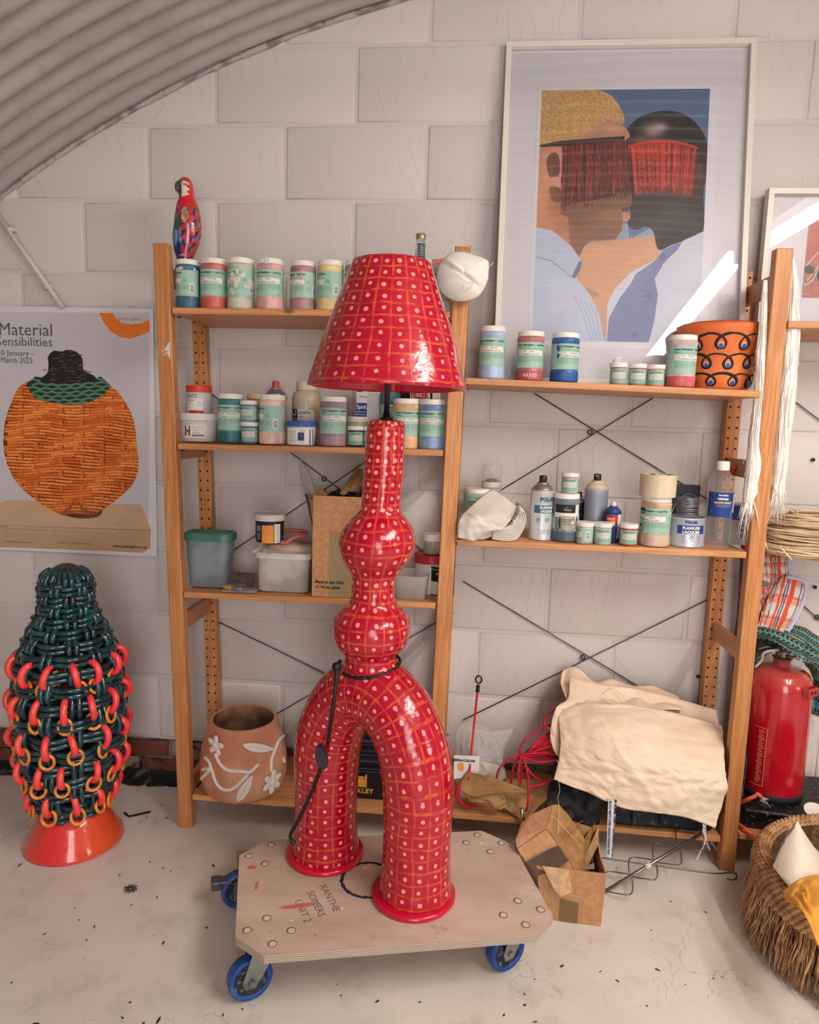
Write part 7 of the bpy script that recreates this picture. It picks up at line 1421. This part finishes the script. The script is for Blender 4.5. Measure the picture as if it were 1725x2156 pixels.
g = G(); g.tube(smoothpath([W(1481, 1735, -.366), W(1485, 1765, -.372), W(1482, 1782, -.376), W(1474, 1796, -.38), W(1467, 1810, -.385)], 5), .0026, 6); g.tube(smoothpath([W(1486, 1736, -.366), W(1488, 1770, -.37), W(1496, 1790, -.372)], 5), .0016, 5); g.tube(smoothpath([W(1486, 1738, -.368), W(1480, 1748, -.37), W(1484, 1760, -.372)], 4), .0018, 5); tag(g.build('white_string', M('string_white', (206, 192, 176), .8)), 'white string hanging from the crate below the canvas corner', 'string')
# ---- fleece hanks over the top rung of the right frame
fl = M('white_fleece', (246, 240, 232), .95, bump=(70, .8, .004)); 
def hank(lab, prof, Y, seed, nh=90):
    t = thing('fleece_hank', lab, 'fleece', (0, 0, 0)); P = [W(x, y, Y) for x, y, w in prof]; Rr = [w/2*mpp(P[0]) for x, y, w in prof]; SP = smoothpath(P, 5); RS = np.interp(np.linspace(0, 1, len(SP)), np.linspace(0, 1, len(P)), Rr)
    g = G(); g.tube(SP, [r*(.95+.1*vn(i*.3, seed)) for i, r in enumerate(RS)], 18); g.build('core', fl, t); g = G(); rd = random.Random(seed)
    for k in range(nh):
        a = rd.uniform(0, 2*PI); i0 = rd.randint(0, len(SP)//2); i1 = min(len(SP)-1, i0+rd.randint(8, 26)); rr_ = rd.uniform(.93, 1.06); Q_ = []
        for i in range(i0, i1+1, 2): aa = a+.25*vn(i*.2, k); Q_.append(SP[i]+Vector((math.cos(aa), math.sin(aa), 0))*RS[i]*rr_)
        if i1 == len(SP)-1: Q_.append(SP[-1]+Vector((rd.uniform(-.016, .016), rd.uniform(-.01, .01), rd.uniform(-.075, -.01))))
        if len(Q_) > 2: g.tube(Q_, [.0009*rd.uniform(.5, 1.3)]*(len(Q_)-1)+[.0002], 4)
    for k in range(70):
        a = rd.uniform(0, 2*PI); q = SP[-8]+Vector((math.cos(a), math.sin(a), 0))*RS[-8]*rd.uniform(.3, .95); e = q+Vector((rd.uniform(-.022, .022), rd.uniform(-.012, .012), rd.uniform(-.12, -.03))); g.tube([q, (q+e)/2+Vector((rd.uniform(-.004, .004), 0, .004)), e], [.0022, .0016, .0003], 4)
    for k in range(60):
        i = rd.randint(2, len(SP)-1); a = rd.uniform(0, 6.3); p = SP[i]+Vector((math.cos(a), math.sin(a), 0))*RS[i]; q = [p]; 
        for j in range(4): q.append(q[-1]+Vector((math.cos(a), math.sin(a), 0))*rd.uniform(.0, .006)+Vector((rd.uniform(-.004, .004), 0, rd.uniform(-.012, .004))))
        g.tube(smoothpath(q, 2), .00035, 3)
    stuff(g.build('fleece_fibres', fl, t))
hank('hank of white fleece hanging on the left side of the right-hand post', [(1612, 590, 8), (1609, 640, 13), (1606, 700, 16), (1603, 740, 19), (1603, 790, 24), (1601, 840, 27), (1596, 890, 27), (1591, 930, 29), (1588, 990, 34), (1582, 1035, 36), (1577, 1065, 26), (1574, 1085, 10)], -.292, 3)
hank('second hank of white fleece hanging on the right side of the right-hand post', [(1668, 545, 8), (1672, 600, 18), (1670, 650, 22), (1667, 700, 32), (1663, 745, 33), (1660, 790, 33), (1655, 840, 36), (1650, 890, 33), (1647, 940, 28), (1642, 990, 32), (1638, 1035, 28), (1641, 1062, 14)], -.28, 9)
g = G(); g.tube(smoothpath([W(1608, 1020, -.2), W(1606, 1060, -.28), W(1612, 1090, -.33)], 5), [.012]*6+[.008]*4+[.002], 8)
# orange ropes
orr = M('orange_rope', (238, 92, 58), .7, var=(130, (30, 24, 30), .12, 2), bump=(260, .8, .002))
def rope(lab, P, r=.006, fray=None):
    t = thing('orange_rope', lab, 'rope', (0, 0, 0)); g = G(); g.tube(smoothpath(P, 6), r, 9); g.build('rope', orr, t)
    if fray:
        g = G(); rd = random.Random(2); e = P[-1]; d_ = (P[-1]-P[-2]).normalized()
        for k in range(30): g.tube([e, e+d_*rd.uniform(.008, .02)+Vector((rd.uniform(-.012, .012), rd.uniform(-.01, .01), rd.uniform(-.012, .012)))], [.0014, .0005], 4)
        stuff(g.build('frayed_end', M('fray', (206, 190, 180), .8, var=(90, (60, 56, 60), .4)), t))
rope('speckled orange rope tied round the upper rung of the right frame', PW((1530, 1003, -.10), (1545, 990, -.12), (1560, 978, -.14), (1578, 968, -.16)), .0075); rope('speckled orange rope with a frayed end in front of the red cylinder', PW((1556, 1690, -.28), (1572, 1684, -.32), (1586, 1678, -.33), (1596, 1672, -.33), (1604, 1680, -.33)), .0055, True); rope('speckled orange rope hanging over the far bottom shelf edge by the basket', PW((1552, 1732, -.26), (1568, 1744, -.30), (1582, 1755, -.318), (1600, 1768, -.33)), .0052)
# ---- cane coil
t = thing('cane_coil', 'big bundle of pale round cane coiled up behind the right post', 'cane', (0, 0, 0)); cn = M('pale_cane', (234, 208, 172), .6, var=(9, (206, 172, 132), .4)); g = G(); rd = random.Random(6); CC = W(1738, 1118, -.17)
for k in range(150):
    R_ = rd.uniform(.095, .178); z = rd.uniform(-.074, .06)*(1-.35*(R_-.09)/.09)-.008; ecc = rd.uniform(.60, .72); tl2 = rd.uniform(-.03, .03); ph = rd.uniform(0, 6)
    g.tube([(CC.x+R_*math.cos(a)*(1+.02*math.sin(3*a+ph)), CC.y+R_*ecc*math.sin(a)*.95, CC.z+z+tl2*R_*math.sin(a+ph)*1.0+.004*math.sin(2*a+ph)+.02*(math.cos(a) > .9)*0) for a in np.linspace(0, 2*PI, 30, endpoint=False)], .0023, 5, closed=True)
stuff(g.build('cane_strands', cn, t)); g = G()
for k in range(3): a0 = PI+.22+.03*k; g.tube(smoothpath([(CC.x+r_*math.cos(a0), CC.y+.66*r_*math.sin(a0), CC.z+z_) for r_, z_ in ((.085, .0), (.10, .062), (.16, .062), (.186, .03), (.19, -.02), (.17, -.062), (.1, -.064), (.083, -.03))], 4, True), .0024, 6, closed=True)
g.tube(smoothpath(PW((1642, 1150, -.3), (1655, 1165, -.3), (1668, 1178, -.3)), 4), .0022, 6); g.build('binding', cn, t)
# ---- checked bag
pd = M('woven_check', (220, 208, 200), .6); n = NT(pd); uv = n.n('UVMap', uv_map='UVMap').outputs[0]; s_ = n.n('SeparateXYZ', i_0=uv)
def stripes(x, lst, base):
    c = base
    for a, b, col in lst: m_ = n.math('MULTIPLY', n.math('GREATER_THAN', x, a), n.math('LESS_THAN', x, b)); c = n.mix(m_, c, lin(col))
    return c
fx_ = n.math('FRACT', n.math('MULTIPLY', s_.outputs[0], 1.0)); fy_ = n.math('FRACT', n.math('MULTIPLY', s_.outputs[1], 3.0))
c1 = stripes(fy_, [(.0, .45, (218, 160, 140)), (.08, .12, (206, 84, 56))], lin((218, 206, 198)))
wob = n.math('ADD', s_.outputs[0], n.math('MULTIPLY', n.math('SINE', n.math('MULTIPLY', s_.outputs[1], 190.)), .006))
c2 = stripes(wob, [(.27, .295, (34, 40, 82)), (.42, .50, (216, 82, 46)), (.53, .56, (36, 50, 96)), (.59, .62, (36, 50, 96)), (.66, .76, (214, 80, 44)), (.90, .93, (40, 46, 84)), (.08, .14, (212, 90, 60))], c1)
n.col(c2); wvv = n.math('MULTIPLY', n.math('SINE', n.math('MULTIPLY', s_.outputs[0], 420.)), n.math('SINE', n.math('MULTIPLY', s_.outputs[1], 700.))); n.bump(wvv, .4, .001)
t = thing('checked_bag', 'folded woven laundry bag in white, red and navy check, behind the right post', 'bag', (0, 0, 0)); rimm = M('lilac_piping', (186, 188, 212), .5)
def pad(fn, nm, mat=pd, th=.012, amp=.003): return sheet(nm, fn, 36, 36, mat, t, th, amp=amp, fr=4)
pad(coons(PW((1634, 1232, -.12), (1655, 1212, -.13), (1692, 1232, -.12)), PW((1594, 1325, -.16), (1615, 1340, -.17), (1648, 1340, -.16)), PW((1634, 1232, -.12), (1612, 1275, -.15), (1594, 1325, -.16)), PW((1692, 1232, -.12), (1680, 1280, -.15), (1648, 1340, -.16))), 'folded_panel')
pad(coons(PW((1600, 1172, -.10), (1625, 1170, -.1), (1655, 1168, -.1)), PW((1602, 1220, -.12), (1625, 1226, -.12), (1655, 1226, -.12)), PW((1600, 1172, -.10), (1600, 1195, -.12), (1602, 1220, -.12)), PW((1655, 1168, -.1), (1657, 1195, -.12), (1655, 1226, -.12))), 'upper_panel'); pad(coons(PW((1596, 1245, -.11), (1612, 1232, -.12), (1630, 1232, -.12)), PW((1594, 1320, -.14), (1598, 1318, -.14), (1602, 1314, -.14)), PW((1596, 1245, -.11), (1594, 1280, -.12), (1594, 1320, -.14)), PW((1630, 1232, -.12), (1616, 1270, -.13), (1602, 1314, -.14))), 'side_panel')
g = G(); g.tube(smoothpath(PW((1660, 1168, -.1), (1662, 1200, -.11), (1660, 1222, -.12)), 4), .006, 8); g.tube(smoothpath(PW((1655, 1214, -.135), (1690, 1222, -.125), (1697, 1240, -.12), (1684, 1285, -.15), (1652, 1342, -.16)), 5), .006, 8); stuff(g.build('piping', rimm, t))
# dark cloth and white cord seen between the posts
o = sheet('dark_cloth', coons(PW((1558, 1170, -.055), (1575, 1170, -.056), (1600, 1175, -.058)), PW((1524, 1690, -.1), (1545, 1695, -.18), (1565, 1700, -.22)), PW((1558, 1170, -.06), (1545, 1400, -.06), (1524, 1690, -.1)), PW((1600, 1175, -.08), (1590, 1400, -.12), (1565, 1700, -.22))), 20, 60, M('charcoal_cloth', (52, 50, 56), .85, var=(60, (130, 60, 60), .12)), amp=.008); tag(o, 'dark grey cloth hanging between the back and front posts at the right', 'cloth')
g = G(); g.tube(smoothpath(PW((1577, 1172, -.17), (1570, 1230, -.18), (1566, 1290, -.19), (1562, 1350, -.2)), 5), .007, 8, flat=.6); g.tube(smoothpath(PW((1571, 1172, -.17), (1564, 1230, -.18), (1561, 1300, -.19)), 5), .005, 8, flat=.6); tag(g.build('white_webbing', M('webbing', (206, 202, 200), .7)), 'white webbing hanging down behind the right post', 'webbing')
# ---- wax-print cloth
wx = M('wax_print', (120, 160, 110), .7); n = NT(wx); uv = n.n('UVMap', uv_map='UVMap').outputs[0]; s_ = n.n('SeparateXYZ', i_0=uv); wob = n.math('ADD', s_.outputs[0], n.math('MULTIPLY', n.math('SINE', n.math('MULTIPLY', s_.outputs[1], 9.)), .05))
d1_ = n.math('FRACT', n.math('ADD', n.math('MULTIPLY', wob, 16.), n.math('MULTIPLY', s_.outputs[1], 5.))); lnn = n.math('LESS_THAN', d1_, .5); bnd = n.math('FRACT', n.math('MULTIPLY', s_.outputs[1], 2.3))
b1 = n.mix(n.math('GREATER_THAN', bnd, .74), lin((84, 108, 66)), lin((70, 146, 168))); spt = n.math('GREATER_THAN', n.noise(uv, 60, 1), .62); b1 = n.mix(n.math('MULTIPLY', spt, .8), b1, lin((210, 224, 224)))
n.col(n.mix(n.math('MULTIPLY', lnn, n.math('SUBTRACT', 1., n.math('MULTIPLY', n.math('GREATER_THAN', bnd, .78), .75))), b1, lin((16, 26, 30))))
t = thing('wax_print_cloth', 'bunched green, black and turquoise wax-print cloth above the red cylinder', 'cloth', (0, 0, 0))
def wxs(nm, T, B, L, R_, seed, amp=.008): return sheet(nm, coons(PW(*T), PW(*B), PW(*L), PW(*R_)), 50, 26, wx, t, .002, amp=amp, fr=6, seed=seed)
wxs('main_twist', [(1596, 1318, -.16), (1625, 1324, -.19), (1655, 1334, -.2), (1690, 1352, -.21), (1722, 1372, -.21), (1745, 1376, -.2)], [(1596, 1345, -.18), (1630, 1352, -.22), (1660, 1372, -.24), (1690, 1388, -.25), (1715, 1398, -.24), (1745, 1400, -.22)], [(1596, 1318, -.16), (1595, 1332, -.19), (1596, 1345, -.18)], [(1745, 1376, -.2), (1748, 1388, -.22), (1745, 1400, -.22)], 1)
wxs('upper_fold', [(1660, 1314, -.12), (1690, 1320, -.13), (1714, 1334, -.13), (1745, 1350, -.12)], [(1655, 1330, -.17), (1690, 1348, -.19), (1715, 1370, -.2), (1745, 1380, -.18)], [(1660, 1314, -.12), (1655, 1322, -.15), (1655, 1330, -.17)], [(1745, 1350, -.12), (1748, 1365, -.16), (1745, 1380, -.18)], 4)
wxs('left_fold', [(1594, 1345, -.12), (1615, 1345, -.14), (1645, 1352, -.16)], [(1590, 1400, -.13), (1605, 1385, -.15), (1630, 1372, -.16)], [(1594, 1345, -.12), (1591, 1370, -.14), (1590, 1400, -.13)], [(1645, 1352, -.16), (1640, 1362, -.17), (1630, 1372, -.16)], 7)
wxs('hanging_fold', [(1690, 1392, -.16), (1715, 1398, -.16), (1760, 1400, -.14)], [(1705, 1500, -.1), (1730, 1510, -.1), (1760, 1510, -.08)], [(1690, 1392, -.16), (1714, 1430, -.09), (1705, 1500, -.1)], [(1760, 1400, -.14), (1762, 1450, -.12), (1760, 1510, -.08)], 9, .012)
# ---- red cylinder on a black tray
t = thing('black_box_tray', 'plaster-splashed black box on the far bottom shelf under the red cylinder', 'box', (0, 0, 0)); bt = M('splashed_black', (10, 10, 13), .45, var=(95, (120, 112, 98), .0, 5), bump=(50, .8, .004))
bq = W(1562, 1700, -.26); tz2 = .183; G().hexa([(1.925, -.275, .1215), (2.24, -.32, .1215), (2.26, -.04, .1215), (1.93, -.04, .1215), (1.922, -.28, tz2), (2.24, -.325, tz2), (2.26, -.04, tz2), (1.93, -.04, tz2)]).build('box_body', bt, t, bevel=.008)
rc = M('cylinder_red', (190, 18, 34), .22, coat=.6, var=(3, (176, 12, 30), .5)); n = NT(rc); sz = n.n('SeparateXYZ', i_0=n.obj()); du_ = n.math('MULTIPLY', n.math('SUBTRACT', sz.outputs[2], .335), 9., clamp=True); ns_ = n.noise(n.obj(), 30, 5)
ex = n.b.inputs['Base Color'].links[0].from_socket; n.col(n.mix(n.math('MULTIPLY', n.math('MULTIPLY', du_, ns_), 1.1, clamp=True), ex, lin((186, 120, 100))))
cp0 = W(1648, 1430, -.175); cR = .0905; cyl = thing('red_cylinder', 'large red steel fire-extinguisher cylinder standing on the black box at the right edge', 'cylinder', (cp0.x+.003, -.155, tz2+.0008)); tilt = (2.093-2.06)
Ht = W(1655, 1398, -.155).z-tz2; TT = Matrix.Shear('XY', 4, (0, 0)) if False else Matrix.Identity(4)
g = G(); g.lathe([(.06, .004), (.084, .004), (cR, .02), (cR, Ht*.83), (cR*.975, Ht*.88), (cR*.88, Ht*.935), (cR*.70, Ht*.968), (cR*.45, Ht*.985), (.028, Ht*.99), (.024, Ht*1.0), (.024, Ht*1.045), (.01, Ht*1.045)], 72); g.build('cylinder_body', rc, cyl)
g = G(); g.lathe([(.070, 0), (cR*.99, 0), (cR*1.0, .012), (cR*1.004, .022), (cR*.99, .024)], 64); g.build('base_ring', M('rubber_ring', (30, 40, 48), .6), cyl)
g = G(); g.lathe([(.028, Ht*1.045), (.030, Ht*1.05), (.026, Ht*1.058), (.020, Ht*1.06), (.020, Ht*1.10), (.012, Ht*1.105), (.01, Ht*1.12)], 28); g.tube([(0, -.02, Ht*1.075), (.028, -.02, Ht*1.072)], .004, 8); g.build('valve', M('brass_valve', (126, 116, 98), .35, .8), cyl, sharp=40)
g = G(); g.tube([(.034+.006*math.cos(a), -.024, Ht*1.07+.006*math.sin(a)) for a in np.linspace(0, 2*PI, 16, endpoint=False)], .0018, 6, closed=True); g.build('pull_ring', MATS['brass_valve'], cyl)
a0 = .58; zb_ = W(1690, 1458, -.24).z-tz2; g = G(); Tb = Matrix.Rotation(a0, 4, 'Z') @ Matrix.Translation((0, -cR, zb_)); g.box(-.026, .026, -.0135, -.011, -.013, .013, T=Tb); g.box(-.026, -.022, -.0135, .006, -.013, .013, T=Tb); g.box(.022, .026, -.0135, .006, -.013, .013, T=Tb); br_o = g.build('bracket', rc, cyl, bevel=.0008)
for q in (-.007, .01): g = G(); g.lathe([(.0048, 0), (.0048, .0006)], 16, T=Tb @ Matrix.Translation((q, -.0136, 0)) @ Matrix.Rotation(PI/2, 4, 'X')); g.build('bracket_hole', holem, br_o)
d = Dec(cR+.0002); z_0 = W(1580, 1680, -.2).z-tz2; u0_, u1_ = -.095, -.058; za, zb2 = .045, .225
for r_ in ((u0_, u1_, za, za+.0012), (u0_, u1_, zb2, zb2+.0012), (u1_-.0012, u1_, za, zb2)): d.rect(*r_, 0, 1)
for k in range(26): q = zb2-.01-k*.0064; d.rect(u0_+.012+.0015*(k % 3), u1_-.006-.002*((k*7) % 4), q, q+.0018, 0, 1)
stuff(d.build('instruction_print', [M('cream_print', (226, 180, 140), .5)], cyl))
t = thing('valve_lever', 'black and grey lever lying over the red cylinder shoulder', 'lever', (0, 0, 0)); g = G(); g.tube(smoothpath(PW((1590, 1405, -.22), (1604, 1390, -.22), (1610, 1374, -.22), (1640, 1368, -.21)), 5), .0042, 8); g.build('grey_lever', M('lever_grey', (160, 150, 142), .4), t); g = G(); g.tube(smoothpath(PW((1592, 1368, -.2), (1620, 1362, -.2), (1652, 1358, -.19)), 4), .009, 8); g.build('black_grip', BLK, t)
# white dish
g = G(); p = W(1722, 1676, -.30); g.lathe([(.012, .0), (.026, .003), (.033, .012), (.031, .013), (.022, .006), (.01, .005)], 32, T=Matrix.Translation((p.x+.004, -.29, tz2+.004)) @ Matrix.Rotation(.35, 4, 'X')); tag(g.build('white_dish', M('dish', (230, 226, 220), .3)), 'small white dish at the right edge above the basket', 'dish')
# ---- raffia basket with cushion and yellow cloth
bk_ = thing('raffia_basket', 'large fringed raffia basket on the floor at the right edge, holding a cushion', 'basket', (2.112, -.61, 0)); rf_ = M('raffia', (198, 156, 112), .75, var=(30, (156, 112, 72), .5), bump=(90, .6, .003)); rf2 = M('raffia_pale', (212, 176, 132), .75, var=(40, (170, 128, 86), .5))
def brim(a): return .265+.006*math.sin(3*a)
for row in range(13):
    g = G(); NN = 260
    q_ = row/12*8; rowR = float(np.interp(q_, range(9), [.236, .248, .258, .266, .270, .272, .271, .268, .264])); z = float(np.interp(q_, range(9), [.214, .222, .221, .212, .199, .185, .171, .157, .143]))
    for s in range(2):
        pts = []
        for k in range(NN):
            a = 2*PI*k/NN; w = a*52+PI*s+row*1.3; pts.append(((rowR+.0034*math.cos(w))*math.cos(a)*(1+.02*math.sin(2*a+1)), (rowR+.0034*math.cos(w))*math.sin(a), z+.0038*math.sin(w)+.006*math.sin(2*a+.5)))
        g.tube(pts, .0039, 5, closed=True)
    g.build('braided_row', rf_, bk_)
g = G(); g.lathe([(.01, .004), (.20, .004), (.235, .06), (.250, .12), (.252, .17), (.242, .212), (.236, .212), (.242, .17), (.240, .12), (.225, .065), (.19, .014), (.01, .014)], 64, closed=True); g.build('basket_wall', M('raffia_dark', (120, 88, 58), .9, var=(50, (84, 58, 36), .5), bump=(60, 1, .006)), bk_)
rd = random.Random(12); g = G(); g2 = G()
for k in range(760):
    a = PI*.78+rd.random()*PI*1.05; r0 = .256+rd.uniform(-.006, .012); L_ = rd.uniform(.06, .15); sp_ = rd.uniform(.0, .03); P = []
    for q in (0, .33, .66, 1): P.append(((r0+sp_*q*1.0+.006*vn(k*.7, q*2))*math.cos(a+.04*vn(k, q)), (r0+sp_*q+.006*vn(k*.9, q*3))*math.sin(a+.04*vn(k*1.3, q*2)), max(.002, (.142-L_*q-.004*q))))
    (g if k % 3 else g2).tube(P, [.0024, .0028, .0024, .0016], 4, flat=.4, sm=False)
stuff(g.build('fringe', rf_, bk_)); stuff(g2.build('pale_fringe', rf2, bk_))
cu = M('cream_cushion', (222, 208, 190), .85, bump=(9, .6, .01)); t = thing('cream_cushion', 'plump cream cushion with a pointed corner standing in the raffia basket', 'cushion', (0, 0, 0))
def cush(sg):
    T_ = coons(PW((1680, 1728, -.62), (1708, 1775, -.58), (1745, 1815, -.55)), PW((1628, 1825, -.66), (1665, 1870, -.72), (1720, 1920, -.72)), PW((1680, 1728, -.62), (1654, 1772, -.64), (1628, 1825, -.66)), PW((1745, 1815, -.55), (1750, 1860, -.6), (1720, 1920, -.72)))
    return lambda s, q: Vector(T_(s, q))+Vector((.2*sg*0, -sg*.055, .01))*(math.sin(PI*s)*math.sin(PI*q))**.6+Vector((0, -1, 0))*.004*vn(s*5+q*3, q*5, 0, 2)
sheet('cushion_face', cush(1), 40, 40, cu, t, 0); sheet('cushion_back', cush(-.8), 30, 30, M('cushion_back_grey', (150, 152, 150), .85), t, 0)
ye = M('yellow_cloth', (212, 150, 56), .85, var=(5, (222, 204, 166), .1, 2), bump=(10, .5, .008)); t = thing('yellow_cloth', 'mustard yellow cloth with pale patches, bunched over the front of the basket', 'cloth', (0, 0, 0))
Tc = coons(PW((1650, 1878, -.76), (1675, 1858, -.74), (1700, 1846, -.72), (1750, 1840, -.68)), PW((1668, 1905, -.83), (1695, 1925, -.88), (1722, 1985, -.93), (1752, 2030, -.95)), PW((1650, 1878, -.76), (1655, 1892, -.80), (1668, 1905, -.83)), PW((1750, 1840, -.68), (1762, 1920, -.85), (1752, 2030, -.95)))
def yf_(s, q):
    p = Vector(Tc(s, q)); u, v = s-.45, q-.42; r = math.hypot(u, v); a = math.atan2(v, u); return p+Vector((0, -.7, .7))*(.010*math.sin(a*2+r*26)*math.exp(-(r/.3)**2)+.006*vn(s*6, q*6, 0, 3))
sheet('cloth_fold', yf_, 60, 50, ye, t, .003)
